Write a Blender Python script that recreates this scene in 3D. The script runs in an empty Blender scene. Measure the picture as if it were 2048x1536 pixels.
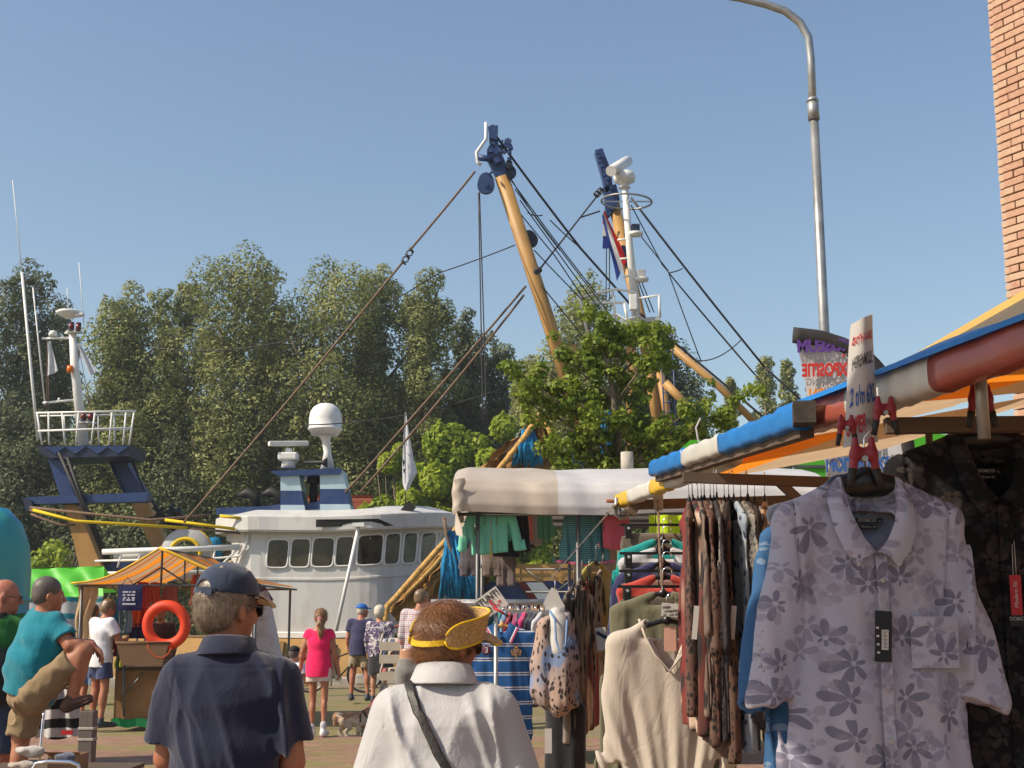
import bpy, bmesh, math, random
import numpy as np
from mathutils import Vector, Matrix, Euler
from math import sin, cos, pi, radians, atan, atan2, sqrt
random.seed(7); np.random.seed(7)
SC = bpy.context.scene
COL = SC.collection
# ---- camera -----------------------------------------------------------
FPX = 2700.0; TH = atan(462/FPX); CT, ST = cos(TH), sin(TH); EYE = 1.5
cam = bpy.data.cameras.new('camera'); camo = bpy.data.objects.new('camera', cam); COL.objects.link(camo)
cam.sensor_width = 36; cam.lens = 36*FPX/2048; cam.clip_end = 6000; cam.clip_start = .05
camo.location = (0, 0, EYE); camo.rotation_euler = (pi/2+TH, 0, 0); SC.camera = camo
# ---- sky and sun ------------------------------------------------------
SUND = Vector((-0.80, -0.31, 0.78)).normalized()
W = bpy.data.worlds.new('World'); SC.world = W; W.use_nodes = True
wn = W.node_tree; wn.nodes.clear()
sky = wn.nodes.new('ShaderNodeTexSky'); sky.sky_type = 'NISHITA'; sky.sun_disc = False
sky.sun_elevation = math.asin(SUND.z); sky.sun_rotation = atan2(SUND.x, SUND.y)
sky.air_density = 1.2; sky.dust_density = 1.4; sky.ozone_density = 1.6; sky.altitude = 0
bg = wn.nodes.new('ShaderNodeBackground'); bg.inputs[1].default_value = 0.112
wo = wn.nodes.new('ShaderNodeOutputWorld')
wn.links.new(sky.outputs[0], bg.inputs[0]); wn.links.new(bg.outputs[0], wo.inputs[0])
sl = bpy.data.lights.new('sun', 'SUN'); sl.energy = 4.3; sl.angle = radians(.6); sl.color = (1, .88, .70)
so = bpy.data.objects.new('sun', sl); COL.objects.link(so); so.rotation_euler = SUND.to_track_quat('Z', 'Y').to_euler()
SC.view_settings.view_transform = 'Standard'; SC.view_settings.look = 'None'
SC.view_settings.exposure = 0.36; SC.view_settings.gamma = 1.0
SC.render.engine = 'CYCLES'; SC.cycles.max_bounces = 6; SC.cycles.transparent_max_bounces = 6
# ---- helpers ----------------------------------------------------------
def at(px, py, Y):
    x = (px-1024)/FPX; v = (768-py)/FPX
    t = Y/(CT-v*ST)
    return Vector((x*t, Y, EYE+(ST+v*CT)*t))
def proj(p):
    d = Vector(p)-Vector((0, 0, EYE)); f = d.y*CT+d.z*ST; u = -d.y*ST+d.z*CT
    return 1024+FPX*d.x/f, 768-FPX*u/f
def thing(name, label, cat, loc=(0, 0, 0), rz=0, group=None):
    o = bpy.data.objects.new(name, None); COL.objects.link(o); o.location = loc; o.rotation_euler = (0, 0, rz)
    o.empty_display_size = .1
    o['label'] = label; o['category'] = cat
    if group: o['group'] = group
    return o
def tag(o, label, cat, group=None, kind=None):
    if label: o['label'] = label
    if cat: o['category'] = cat
    if group: o['group'] = group
    if kind: o['kind'] = kind
    return o
def link(name, me, mats, parent=None, smooth=True):
    o = bpy.data.objects.new(name, me); COL.objects.link(o)
    if not isinstance(mats, (list, tuple)): mats = [mats]
    for m in mats: me.materials.append(m)
    if parent is not None: o.parent = parent
    if smooth and len(me.polygons): me.polygons.foreach_set('use_smooth', [True]*len(me.polygons))
    return o
def frame(a, b, ref=None):
    z = (Vector(b)-Vector(a)).normalized()
    r = Vector(ref) if ref is not None else (Vector((0, 0, 1)) if abs(z.z) < .9 else Vector((1, 0, 0)))
    x = r.cross(z)
    if x.length < 1e-5: x = Vector((0, 1, 0)).cross(z)
    x.normalize(); return x, z.cross(x), z
class MB:
    def __init__(s, off=(0, 0, 0)): s.v = []; s.f = []; s.m = []; s.mi = 0; s.off = Vector(off); s.sm = []; s.smooth = False
    def add(s, vs, fs, smooth=None):
        b = len(s.v); s.v += [tuple(Vector(v)-s.off) for v in vs]
        for f in fs: s.f.append([b+i for i in f]); s.m.append(s.mi); s.sm.append(s.smooth if smooth is None else smooth)
        return s
    def box(s, c, sz, R=None, bev=0, smooth=False):
        c = Vector(c); R = R or Matrix.Identity(3)
        if bev <= 0:
            vs = [c+R@Vector((sx*sz[0]/2, sy*sz[1]/2, sq*sz[2]/2)) for sx in (-1, 1) for sy in (-1, 1) for sq in (-1, 1)]
            return s.add(vs, [(0, 1, 3, 2), (4, 6, 7, 5), (0, 4, 5, 1), (2, 3, 7, 6), (0, 2, 6, 4), (1, 5, 7, 3)], smooth)
        bm = bmesh.new(); bmesh.ops.create_cube(bm, size=1)
        for v in bm.verts: v.co = Vector((v.co.x*sz[0], v.co.y*sz[1], v.co.z*sz[2]))
        bmesh.ops.bevel(bm, geom=bm.edges[:], offset=bev, segments=2, affect='EDGES', profile=.6)
        vs = [c+R@v.co for v in bm.verts]; fs = [[v.index for v in f.verts] for f in bm.faces]; bm.free()
        return s.add(vs, fs, smooth)
    def bar(s, a, b, w, h, ref=None):
        x, y, z = frame(a, b, ref); a = Vector(a); b = Vector(b)
        vs = [p+x*sx*w/2+y*sy*h/2 for p in (a, b) for sx, sy in ((-1, -1), (1, -1), (1, 1), (-1, 1))]
        return s.add(vs, [(3, 2, 1, 0), (4, 5, 6, 7)]+[(i, (i+1) % 4, 4+(i+1) % 4, 4+i) for i in range(4)], False)
    def tube(s, pts, r, n=8, caps=True, ref=None, fl=1.0):
        pts = [Vector(p) for p in pts]; rs = r if isinstance(r, (list, tuple)) else [r]*len(pts)
        vs = []; x = None
        for i, p in enumerate(pts):
            d = (pts[min(i+1, len(pts)-1)]-pts[max(i-1, 0)]).normalized()
            if x is None: x, y, _ = frame((0, 0, 0), d, ref)
            else:
                x = (x-d*x.dot(d))
                x = x.normalized() if x.length > 1e-6 else frame((0, 0, 0), d)[0]
            y = d.cross(x)
            vs += [p+(x*cos(2*pi*k/n)+y*sin(2*pi*k/n)*fl)*rs[i] for k in range(n)]
        fs = [(i*n+k, i*n+(k+1) % n, (i+1)*n+(k+1) % n, (i+1)*n+k) for i in range(len(pts)-1) for k in range(n)]
        s.add(vs, fs, True)
        if caps:
            b = len(s.v)-len(vs)
            s.f.append([b+k for k in range(n)][::-1]); s.m.append(s.mi); s.sm.append(False)
            s.f.append([b+(len(pts)-1)*n+k for k in range(n)]); s.m.append(s.mi); s.sm.append(False)
        return s
    def lathe(s, c, prof, n=16, axis=(0, 0, 1), fy=1.0):
        x, y, z = frame((0, 0, 0), axis); c = Vector(c); vs = []
        for r, h in prof: vs += [c+z*h+(x*cos(2*pi*k/n)+y*fy*sin(2*pi*k/n))*r for k in range(n)]
        m = len(prof)
        fs = [(i*n+k, i*n+(k+1) % n, (i+1)*n+(k+1) % n, (i+1)*n+k) for i in range(m-1) for k in range(n)]
        return s.add(vs, fs, True)
    def torus(s, c, R, r, axis=(0, 1, 0), n=32, m=12):
        x, y, z = frame((0, 0, 0), axis); c = Vector(c); vs = []
        for i in range(n):
            a = 2*pi*i/n; e = x*cos(a)+y*sin(a)
            for j in range(m):
                b = 2*pi*j/m; vs.append(c+e*(R+r*cos(b))+z*r*sin(b))
        return s.add(vs, [(i*m+j, ((i+1) % n)*m+j, ((i+1) % n)*m+(j+1) % m, i*m+(j+1) % m) for i in range(n) for j in range(m)], True)
    def prism(s, poly, ext):
        n = len(poly); poly = [Vector(p) for p in poly]; e = Vector(ext)
        return s.add(poly+[p+e for p in poly], [list(range(n))[::-1], list(range(n, 2*n))]+[(i, (i+1) % n, n+(i+1) % n, n+i) for i in range(n)], False)
    def grid(s, fn, nu, nv, smooth=True, closed=False):
        vs = [fn(i/nu, j/nv) for i in range(nu+1) for j in range(nv+1)]
        return s.add(vs, [(i*(nv+1)+j, (i+1)*(nv+1)+j, (i+1)*(nv+1)+j+1, i*(nv+1)+j+1) for i in range(nu) for j in range(nv)], smooth)
    def build(s, name, mats, parent=None):
        me = bpy.data.meshes.new(name); me.from_pydata(s.v, [], s.f); 
        o = link(name, me, mats, parent, False)
        me.polygons.foreach_set('material_index', s.m); me.polygons.foreach_set('use_smooth', s.sm)
        me.update(); return o
def npmesh(name, V, Fq, mats, parent=None, smooth=True, col=None):
    me = bpy.data.meshes.new(name); n = len(V); m = len(Fq); k = Fq.shape[1]
    me.vertices.add(n); me.vertices.foreach_set('co', np.asarray(V, np.float32).ravel())
    me.loops.add(m*k); me.loops.foreach_set('vertex_index', np.asarray(Fq, np.int32).ravel())
    me.polygons.add(m); me.polygons.foreach_set('loop_start', np.arange(0, m*k, k, dtype=np.int32))
    me.update(calc_edges=True)
    if col is not None:
        a = me.color_attributes.new('lc', 'FLOAT_COLOR', 'POINT'); c = np.ones((n, 4), np.float32)
        c[:, :3] = np.asarray(col).reshape(n, -1); a.data.foreach_set('color', c.ravel())
    return link(name, me, mats, parent, smooth)
# ---- distance fields to smooth continuous meshes ----------------------
def A3(v): return np.array(v, np.float32)
def wav(P, sc, seed, n=7):
    rs = np.random.RandomState(seed); out = 0
    for i in range(n):
        k = rs.normal(size=3).astype(np.float32)*A3(sc)*(0.6+.25*i); out = out+np.sin(P[0]*k[0]+P[1]*k[1]+P[2]*k[2]+rs.uniform(0, 6.28)+1.2*out*.5)/(1+.3*i)
    return out/n*2
def cap(p0, p1, r0, r1=None, k=.02, **kw): return dict(t='c', p0=A3(p0), p1=A3(p1), r0=r0, r1=r0 if r1 is None else r1, k=k, **kw)
def ell(c, r, R=None, k=.02, **kw): return dict(t='e', c=A3(c), r=A3(r), R=R, k=k, **kw)
def ecap(p0, p1, ab0, ab1, side=(1, 0, 0), k=.03, **kw): return dict(t='x', p0=A3(p0), p1=A3(p1), ab0=ab0, ab1=ab1, side=A3(side), k=k, **kw)
def rbox(c, hs, rr=.01, R=None, k=.01, **kw): return dict(t='b', c=A3(c), r=A3(hs), rr=rr, R=R, k=k, **kw)
def bounds(q):
    if q['t'] in 'eb':
        m = float(np.linalg.norm(q['r'])) if q['R'] is not None else q['r']
        return q['c']-m, q['c']+m
    if q['t'] == 'c': r = max(q['r0'], q['r1'])
    else: r = max(*q['ab0'], *q['ab1'])
    return np.minimum(q['p0'], q['p1'])-r, np.maximum(q['p0'], q['p1'])+r
def pdist(q, X, Y, Z):
    if q['t'] in 'eb':
        x, y, z = X-q['c'][0], Y-q['c'][1], Z-q['c'][2]
        if q['R'] is not None:
            R = np.array(q['R'], np.float32); x, y, z = R[0, 0]*x+R[1, 0]*y+R[2, 0]*z, R[0, 1]*x+R[1, 1]*y+R[2, 1]*z, R[0, 2]*x+R[1, 2]*y+R[2, 2]*z
        r = q['r']
        if q['t'] == 'e':
            k0 = np.sqrt((x/r[0])**2+(y/r[1])**2+(z/r[2])**2)+1e-6; k1 = np.sqrt((x/r[0]**2)**2+(y/r[1]**2)**2+(z/r[2]**2)**2)+1e-6
            d = k0*(k0-1)/k1
        else:
            rr = q['rr']; a, b, c = np.abs(x)-r[0]+rr, np.abs(y)-r[1]+rr, np.abs(z)-r[2]+rr
            d = np.sqrt(np.maximum(a, 0)**2+np.maximum(b, 0)**2+np.maximum(c, 0)**2)+np.minimum(np.maximum(a, np.maximum(b, c)), 0)-rr
    else:
        ax = q['p1']-q['p0']; L2 = float(ax@ax)+1e-9
        x, y, z = X-q['p0'][0], Y-q['p0'][1], Z-q['p0'][2]
        t = np.clip((x*ax[0]+y*ax[1]+z*ax[2])/L2, 0, 1)
        x, y, z = x-t*ax[0], y-t*ax[1], z-t*ax[2]
        if q['t'] == 'c': d = np.sqrt(x*x+y*y+z*z)-(q['r0']+(q['r1']-q['r0'])*t)
        else:
            a = q['ab0'][0]+(q['ab1'][0]-q['ab0'][0])*t; b = q['ab0'][1]+(q['ab1'][1]-q['ab0'][1])*t; m = np.minimum(a, b)
            n = ax/sqrt(L2); s = q['side']-n*float(q['side']@n); s = s/np.linalg.norm(s); w = np.cross(n, s)
            d = (np.sqrt(((x*s[0]+y*s[1]+z*s[2])/a)**2+((x*w[0]+y*w[1]+z*w[2])/b)**2+((x*n[0]+y*n[1]+z*n[2])/m)**2)-1)*m
    for cp, cn in q.get('cut', ()):
        cn = np.array(cn, np.float32)/np.linalg.norm(cn); cp = A3(cp)
        d = np.maximum(d, (X-cp[0])*cn[0]+(Y-cp[1])*cn[1]+(Z-cp[2])*cn[2])
    return d
def sdf(prims, h, fold=None, cuts=(), shell=0, holes=(), pad=.02):
    pos = [q for q in prims if not q.get('sub')]
    lo = np.min([bounds(q)[0] for q in pos], 0)-pad-3*h; hi = np.max([bounds(q)[1] for q in pos], 0)+pad+3*h
    n = np.ceil((hi-lo)/h).astype(int)+1
    xs = [(lo[i]+h*np.arange(n[i])).astype(np.float32) for i in range(3)]
    D = np.full(n, .5, np.float32)
    for q in prims:
        a, b = bounds(q); m = q['k']+3*h+.01
        i0 = np.clip(np.floor((a-m-lo)/h).astype(int), 0, n); i1 = np.clip(np.ceil((b+m-lo)/h).astype(int)+1, 0, n)
        if np.any(i1 <= i0): continue
        sl_ = tuple(slice(i0[i], i1[i]) for i in range(3))
        X = xs[0][sl_[0]][:, None, None]; Y = xs[1][sl_[1]][None, :, None]; Z = xs[2][sl_[2]][None, None, :]
        d = pdist(q, X, Y, Z); c = D[sl_]; k = q['k']
        if q.get('sub'): d = -d; hh = np.maximum(k-np.abs(c-d), 0)/max(k, 1e-6); D[sl_] = np.maximum(c, d)+hh*hh*k*.25
        else: hh = np.maximum(k-np.abs(c-d), 0)/max(k, 1e-6); D[sl_] = np.minimum(c, d)-hh*hh*k*.25
    X = xs[0][:, None, None]; Y = xs[1][None, :, None]; Z = xs[2][None, None, :]
    if fold is not None:
        idx = np.where(np.abs(D) < .04); P = (xs[0][idx[0]], xs[1][idx[1]], xs[2][idx[2]]); D[idx] -= fold(P)
    if shell: D = np.maximum(D, -(D+shell))
    for q in holes: D = np.maximum(D, -pdist(q, X, Y, Z))
    for cp, cn in cuts:
        cn = np.array(cn, np.float32)/np.linalg.norm(cn)
        D = np.maximum(D, (X-cp[0])*cn[0]+(Y-cp[1])*cn[1]+(Z-cp[2])*cn[2])
    return nets(D, lo, h)
def nets(D, lo, h):
    S = D < 0
    c = [S[i:S.shape[0]-1+i, j:S.shape[1]-1+j, k:S.shape[2]-1+k] for i in (0, 1) for j in (0, 1) for k in (0, 1)]
    cnt = sum(x.astype(np.int8) for x in c); act = (cnt > 0) & (cnt < 8)
    I = np.argwhere(act); idm = np.full(act.shape, -1, np.int64); idm[act] = np.arange(len(I))
    acc = np.zeros((len(I), 3)); w = np.zeros(len(I)); cor = [(i, j, k) for i in (0, 1) for j in (0, 1) for k in (0, 1)]
    vals = {q: D[I[:, 0]+q[0], I[:, 1]+q[1], I[:, 2]+q[2]] for q in cor}
    for a in cor:
        for ax in range(3):
            if a[ax] == 0:
                b = list(a); b[ax] = 1; b = tuple(b); va, vb = vals[a], vals[b]; m = (va < 0) != (vb < 0)
                t = np.where(m, va/np.where(m, va-vb, 1), 0); p = np.tile(np.array(a, float), (len(I), 1)); p[:, ax] += t
                acc[m] += p[m]; w[m] += 1
    V = lo+h*(I+acc/w[:, None]); F = []
    for ax in range(3):
        o1, o2 = [(1, 2), (2, 0), (0, 1)][ax]
        sl0 = [slice(None)]*3; sl1 = [slice(None)]*3; sl0[ax] = slice(0, -1); sl1[ax] = slice(1, None)
        e = S[tuple(sl0)] != S[tuple(sl1)]; E = np.argwhere(e)
        E = E[(E[:, o1] > 0) & (E[:, o2] > 0) & (E[:, o1] < S.shape[o1]-1) & (E[:, o2] < S.shape[o2]-1)]
        ins = S[E[:, 0], E[:, 1], E[:, 2]]
        def g(d1, d2):
            Q = E.copy(); Q[:, o1] -= d1; Q[:, o2] -= d2; return idm[Q[:, 0], Q[:, 1], Q[:, 2]]
        q = np.stack([g(0, 0), g(1, 0), g(1, 1), g(0, 1)], 1); q[~ins] = q[~ins][:, ::-1]; F.append(q)
    F = np.concatenate(F); return V, F[(F >= 0).all(1)]
def blob(name, prims, mat, parent=None, h=.012, **kw):
    V, Fq = sdf(prims, h, **kw); return npmesh(name, V, Fq, mat, parent)
# ---- materials --------------------------------------------------------
def lk(nt, a, b): nt.links.new(a, b)
def newmat(name):
    m = bpy.data.materials.new(name); m.use_nodes = True; nt = m.node_tree; b = nt.nodes['Principled BSDF']
    return m, nt, b
def nd(nt, t, ins=None, **at_):
    n = nt.nodes.new(t)
    for k, v in at_.items(): setattr(n, k, v)
    for k, v in (ins or {}).items():
        if isinstance(v, bpy.types.NodeSocket): lk(nt, v, n.inputs[k])
        else: n.inputs[k].default_value = v
    return n
def c4(c): return (c[0], c[1], c[2], 1)
def mixc(nt, f, a, b, mode='MIX'):
    n = nt.nodes.new('ShaderNodeMix'); n.data_type = 'RGBA'; n.blend_type = mode
    for i, v in ((0, f), (6, a), (7, b)):
        if isinstance(v, bpy.types.NodeSocket): lk(nt, v, n.inputs[i])
        else: n.inputs[i].default_value = v if i == 0 else c4(v)
    return n.outputs[2]
def mth(nt, op, a, b=0, c=0):
    n = nt.nodes.new('ShaderNodeMath'); n.operation = op
    for i, v in enumerate((a, b, c)):
        if isinstance(v, bpy.types.NodeSocket): lk(nt, v, n.inputs[i])
        else: n.inputs[i].default_value = v
    return n.outputs[0]
def mapr(nt, v, a, b, lo=0, hi=1): return nd(nt, 'ShaderNodeMapRange', {0: v, 1: a, 2: b, 3: lo, 4: hi}).outputs[0]
def obc(nt, scale=(1, 1, 1), rot=(0, 0, 0), loc=(0, 0, 0)):
    t = nt.nodes.new('ShaderNodeTexCoord'); return nd(nt, 'ShaderNodeMapping', {0: t.outputs['Object'], 1: loc, 2: rot, 3: scale}).outputs[0]
def noise(nt, v, s, det=4, ro=.55): return nd(nt, 'ShaderNodeTexNoise', {'Vector': v, 'Scale': s, 'Detail': det, 'Roughness': ro}).outputs[0]
def addbump(nt, b, h, st=.3, dist=.01, normal=None):
    n = nd(nt, 'ShaderNodeBump', {'Height': h, 'Strength': st, 'Distance': dist})
    if normal is not None: lk(nt, normal, n.inputs['Normal'])
    lk(nt, n.outputs[0], b.inputs['Normal']); return n.outputs[0]
def transl(nt, b, col, f):
    t = nt.nodes.new('ShaderNodeBsdfTranslucent'); mx = nt.nodes.new('ShaderNodeMixShader'); mx.inputs[0].default_value = f
    if isinstance(col, bpy.types.NodeSocket): lk(nt, col, t.inputs[0])
    else: t.inputs[0].default_value = c4(col)
    lk(nt, b.outputs[0], mx.inputs[1]); lk(nt, t.outputs[0], mx.inputs[2])
    lk(nt, mx.outputs[0], nt.nodes['Material Output'].inputs[0])
def P(name, col, rough=.7, var=.12, vs=6, bump=.15, bs=90, metal=0, tr=0, sheen=0, dirt=None, bd=.004, spec=.4, sc=(1, 1, 1)):
    m, nt, b = newmat(name); v = obc(nt, sc); c = col
    n1 = noise(nt, v, vs); lo = tuple(x*(1-var) for x in col); hi = tuple(min(1, x*(1+var)) for x in col)
    c = mixc(nt, mapr(nt, n1, .3, .7), lo, hi)
    if dirt: c = mixc(nt, mapr(nt, noise(nt, v, dirt[1], 6, .65), .52, .72, 0, dirt[2]), c, dirt[0])
    lk(nt, c, b.inputs['Base Color']); b.inputs['Roughness'].default_value = rough; b.inputs['Metallic'].default_value = metal
    b.inputs['Specular IOR Level'].default_value = spec
    if sheen: b.inputs['Sheen Weight'].default_value = sheen; b.inputs['Sheen Roughness'].default_value = .5
    if bump: addbump(nt, b, noise(nt, v, bs, 3), bump, bd)
    if tr: transl(nt, b, c, tr)
    return m
def stripes(name, cols, period, axis='Z', edges=None, rough=.8, tr=0, rot=(0, 0, 0), off=0, bump=.15, bs=150, wob=0, sheen=0):
    """cols: colours, edges: start fractions of each colour within the period"""
    m, nt, b = newmat(name); v = obc(nt, rot=rot)
    s = nd(nt, 'ShaderNodeSeparateXYZ', {0: v}).outputs[axis]
    if wob: s = mth(nt, 'ADD', s, mth(nt, 'MULTIPLY', noise(nt, v, 4), wob))
    f = mth(nt, 'FRACT', mth(nt, 'DIVIDE', mth(nt, 'ADD', s, off+100*period), period))
    r = nt.nodes.new('ShaderNodeValToRGB'); r.color_ramp.interpolation = 'CONSTANT'; cr = r.color_ramp.elements
    edges = edges or [i/len(cols) for i in range(len(cols))]
    cr[0].color = c4(cols[0]); cr[0].position = 0; cr[1].position = edges[1]; cr[1].color = c4(cols[1])
    for e, c in list(zip(edges, cols))[2:]: q = cr.new(e); q.color = c4(c)
    lk(nt, f, r.inputs[0]); c = mixc(nt, mapr(nt, noise(nt, v, 9), .3, .75, 0, .3), r.outputs[0], (.25, .22, .2), 'MULTIPLY')
    lk(nt, c, b.inputs['Base Color']); b.inputs['Roughness'].default_value = rough; b.inputs['Specular IOR Level'].default_value = .3
    if sheen: b.inputs['Sheen Weight'].default_value = sheen
    addbump(nt, b, noise(nt, v, bs, 2), bump, .003)
    if tr: transl(nt, b, c, tr)
    return m
def petal_mask(nt, v2, scale, R, petals, pw=.5, seedoff=0, rnd=.85):
    """flower / leaf-spray mask in the plane: v2 vector socket (x,z on x,y)"""
    vo = nd(nt, 'ShaderNodeTexVoronoi', {'Vector': v2, 'Scale': scale, 'Randomness': rnd}, voronoi_dimensions='2D')
    sv = nd(nt, 'ShaderNodeVectorMath', {0: v2}, operation='SCALE'); sv.inputs['Scale'].default_value = scale
    # cell-local offset (Position output is in input space)
    dl = nd(nt, 'ShaderNodeVectorMath', {0: v2, 1: vo.outputs['Position']}, operation='SUBTRACT')
    xy = nd(nt, 'ShaderNodeSeparateXYZ', {0: dl.outputs[0]})
    rr = mth(nt, 'SQRT', mth(nt, 'ADD', mth(nt, 'MULTIPLY', xy.outputs[0], xy.outputs[0]), mth(nt, 'MULTIPLY', xy.outputs[1], xy.outputs[1])))
    cr = nd(nt, 'ShaderNodeSeparateColor', {0: vo.outputs['Color']})
    an = mth(nt, 'ADD', mth(nt, 'ARCTAN2', xy.outputs[1], xy.outputs[0]), mth(nt, 'MULTIPLY', cr.outputs[0], 6.28))
    pet = mth(nt, 'POWER', mth(nt, 'ABSOLUTE', mth(nt, 'COSINE', mth(nt, 'MULTIPLY', an, petals/2))), pw)
    asym = mth(nt, 'ADD', .72, mth(nt, 'MULTIPLY', mth(nt, 'SINE', mth(nt, 'ADD', an, mth(nt, 'MULTIPLY', cr.outputs[1], 6.28))), .3))
    lim = mth(nt, 'MULTIPLY', mth(nt, 'MULTIPLY', pet, asym), R)
    lim = mth(nt, 'MULTIPLY', lim, mth(nt, 'ADD', .6, mth(nt, 'MULTIPLY', cr.outputs[2], .5)))
    k = mapr(nt, mth(nt, 'SUBTRACT', lim, rr), 0, R*.04)
    return mth(nt, 'MULTIPLY', k, mth(nt, 'GREATER_THAN', rr, R*.10))
def floral(name, base, layers, mesh=0, rough=.85, scale=1, rot=0, tint=None, tr=0):
    m, nt, b = newmat(name); t = nt.nodes.new('ShaderNodeTexCoord'); s = nd(nt, 'ShaderNodeSeparateXYZ', {0: t.outputs['Object']})
    nz = noise(nt, t.outputs['Object'], 22, 2)
    vv = nd(nt, 'ShaderNodeCombineXYZ', {0: mth(nt, 'ADD', s.outputs[0], mth(nt, 'MULTIPLY', s.outputs[1], .6)), 1: mth(nt, 'ADD', s.outputs[2], mth(nt, 'MULTIPLY', nz, .012))}).outputs[0]
    c = mixc(nt, mapr(nt, noise(nt, t.outputs['Object'], 3), .35, .65), base, tint or base)
    for i, (col, sc, R, pt, pw, op) in enumerate(layers):
        v = nd(nt, 'ShaderNodeMapping', {0: vv, 1: (i*.37+.1, i*.61, 0), 2: (0, 0, rot+i*.9)}).outputs[0]
        mk = petal_mask(nt, v, sc, R, pt, pw); c = mixc(nt, mth(nt, 'MULTIPLY', mk, op), c, col)
    if mesh:
        a = mth(nt, 'MULTIPLY', mth(nt, 'SINE', mth(nt, 'MULTIPLY', s.outputs[0], mesh)), mth(nt, 'SINE', mth(nt, 'MULTIPLY', s.outputs[2], mesh)))
        c = mixc(nt, mapr(nt, a, -.2, .6, 0, .35), c, (.04, .04, .05), 'MIX')
    lk(nt, c, b.inputs['Base Color']); b.inputs['Roughness'].default_value = rough; b.inputs['Specular IOR Level'].default_value = .2
    addbump(nt, b, noise(nt, t.outputs['Object'], 160, 2), .2, .002)
    if tr: transl(nt, b, c, tr)
    return m
def animal(name, base, spot, sc=22, th=(.18, .3), base2=None, stretch=(1, 1, .6), third=None):
    m, nt, b = newmat(name); v = obc(nt, stretch); vn = nd(nt, 'ShaderNodeVectorMath', {0: v, 1: nd(nt, 'ShaderNodeVectorMath', {0: nd(nt, 'ShaderNodeTexNoise', {'Vector': v, 'Scale': 12.}).outputs[1], 1: (.05, .05, .05)}, operation='MULTIPLY').outputs[0]}, operation='ADD').outputs[0]
    vo = nd(nt, 'ShaderNodeTexVoronoi', {'Vector': vn, 'Scale': sc}).outputs[0]
    c = mixc(nt, mapr(nt, noise(nt, v, 5), .35, .65), base, base2 or base)
    if third: c = mixc(nt, mapr(nt, noise(nt, v, 7, 1), .55, .6), c, third)
    c = mixc(nt, mapr(nt, vo, th[0], th[1], 1, 0), c, spot)
    lk(nt, c, b.inputs['Base Color']); b.inputs['Roughness'].default_value = .75; addbump(nt, b, noise(nt, v, 60), .2, .004); return m
def text(s, size, mat, M, parent, name='lettering', bold=0, mirror=False, depth=.0015, sx=1, shear=0, align='CENTER'):
    cu = bpy.data.curves.new('t', 'FONT'); cu.body = s; cu.size = size; cu.align_x = align; cu.align_y = 'CENTER'; cu.offset = bold; cu.shear = shear; cu.extrude = depth/2
    cu.resolution_u = 3
    o = bpy.data.objects.new('t', cu); COL.objects.link(o); dg = bpy.context.evaluated_depsgraph_get()
    me = bpy.data.meshes.new_from_object(o.evaluated_get(dg)); bpy.data.objects.remove(o); bpy.data.curves.remove(cu)
    me.materials.clear()
    if mirror or sx != 1: me.transform(Matrix.Diagonal((-sx if mirror else sx, 1, 1, 1)))
    me.transform(M); me.name = name
    return link(name, me, mat, parent, False)
def plane_M(o, xdir, up):
    """matrix placing text: x along xdir, y along up"""
    x = Vector(xdir).normalized(); y = Vector(up).normalized(); z = x.cross(y)
    return Matrix(((x.x, y.x, z.x, o[0]), (x.y, y.y, z.y, o[1]), (x.z, y.z, z.z, o[2]), (0, 0, 0, 1)))
def recolor(o, mats):
    for i, m in enumerate(mats): o.material_slots[i].link = 'OBJECT'; o.material_slots[i].material = m
def dup(root, loc, rz=None, label=None, scale=None, mats=None):
    r = root.copy(); COL.objects.link(r); r.location = loc
    if rz is not None: r.rotation_euler = (0, 0, rz)
    if label: r['label'] = label
    if scale: r.scale = scale
    for ch in root.children:
        c = ch.copy(); COL.objects.link(c); c.parent = r
        if mats and c.name.split('.')[0] in mats: recolor(c, mats[c.name.split('.')[0]])
        for g in ch.children:
            d = g.copy(); COL.objects.link(d); d.parent = c
    return r
# ---- setting ----------------------------------------------------------
def pave_mat(name, c1, c2, mortar, bw, bh, rot, moss=None, mossamt=.5):
    m, nt, b = newmat(name); v = obc(nt, rot=(0, 0, rot))
    vn = nd(nt, 'ShaderNodeVectorMath', {0: v, 1: nd(nt, 'ShaderNodeVectorMath', {0: nd(nt, 'ShaderNodeTexNoise', {'Vector': v, 'Scale': 3.}).outputs[1], 1: (.03, .03, 0)}, operation='MULTIPLY').outputs[0]}, operation='ADD').outputs[0]
    br = nd(nt, 'ShaderNodeTexBrick', {'Vector': vn, 'Color1': c4(c1), 'Color2': c4(c2), 'Mortar': c4(mortar), 'Scale': 1., 'Mortar Size': .006, 'Mortar Smooth': .4, 'Bias': 0., 'Brick Width': bw, 'Row Height': bh})
    c = mixc(nt, mapr(nt, noise(nt, v, .9, 6, .7), .35, .65, 0, .6), br.outputs[0], tuple(x*.55 for x in c1))
    c = mixc(nt, mapr(nt, noise(nt, v, 5, 5), .5, .75, 0, .35), c, tuple(min(1, x*1.6) for x in c2))
    if moss:
        mm = mth(nt, 'MULTIPLY', mapr(nt, noise(nt, v, .55, 7, .75), .5-.25*mossamt, .62-.1*mossamt), mapr(nt, noise(nt, v, 14, 3), .3, .6, .3, 1))
        c = mixc(nt, mm, c, moss)
    lk(nt, c, b.inputs['Base Color']); b.inputs['Roughness'].default_value = .9; b.inputs['Specular IOR Level'].default_value = .2
    h = mth(nt, 'ADD', mth(nt, 'MULTIPLY', br.outputs[1], -1), mth(nt, 'MULTIPLY', noise(nt, v, 60), .5))
    addbump(nt, b, h, .6, .01); return m
m_pave = pave_mat('brick_paving', (.30, .165, .115), (.38, .225, .16), (.16, .12, .09), .21, .068, .25, (.20, .20, .06), .12)
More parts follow.
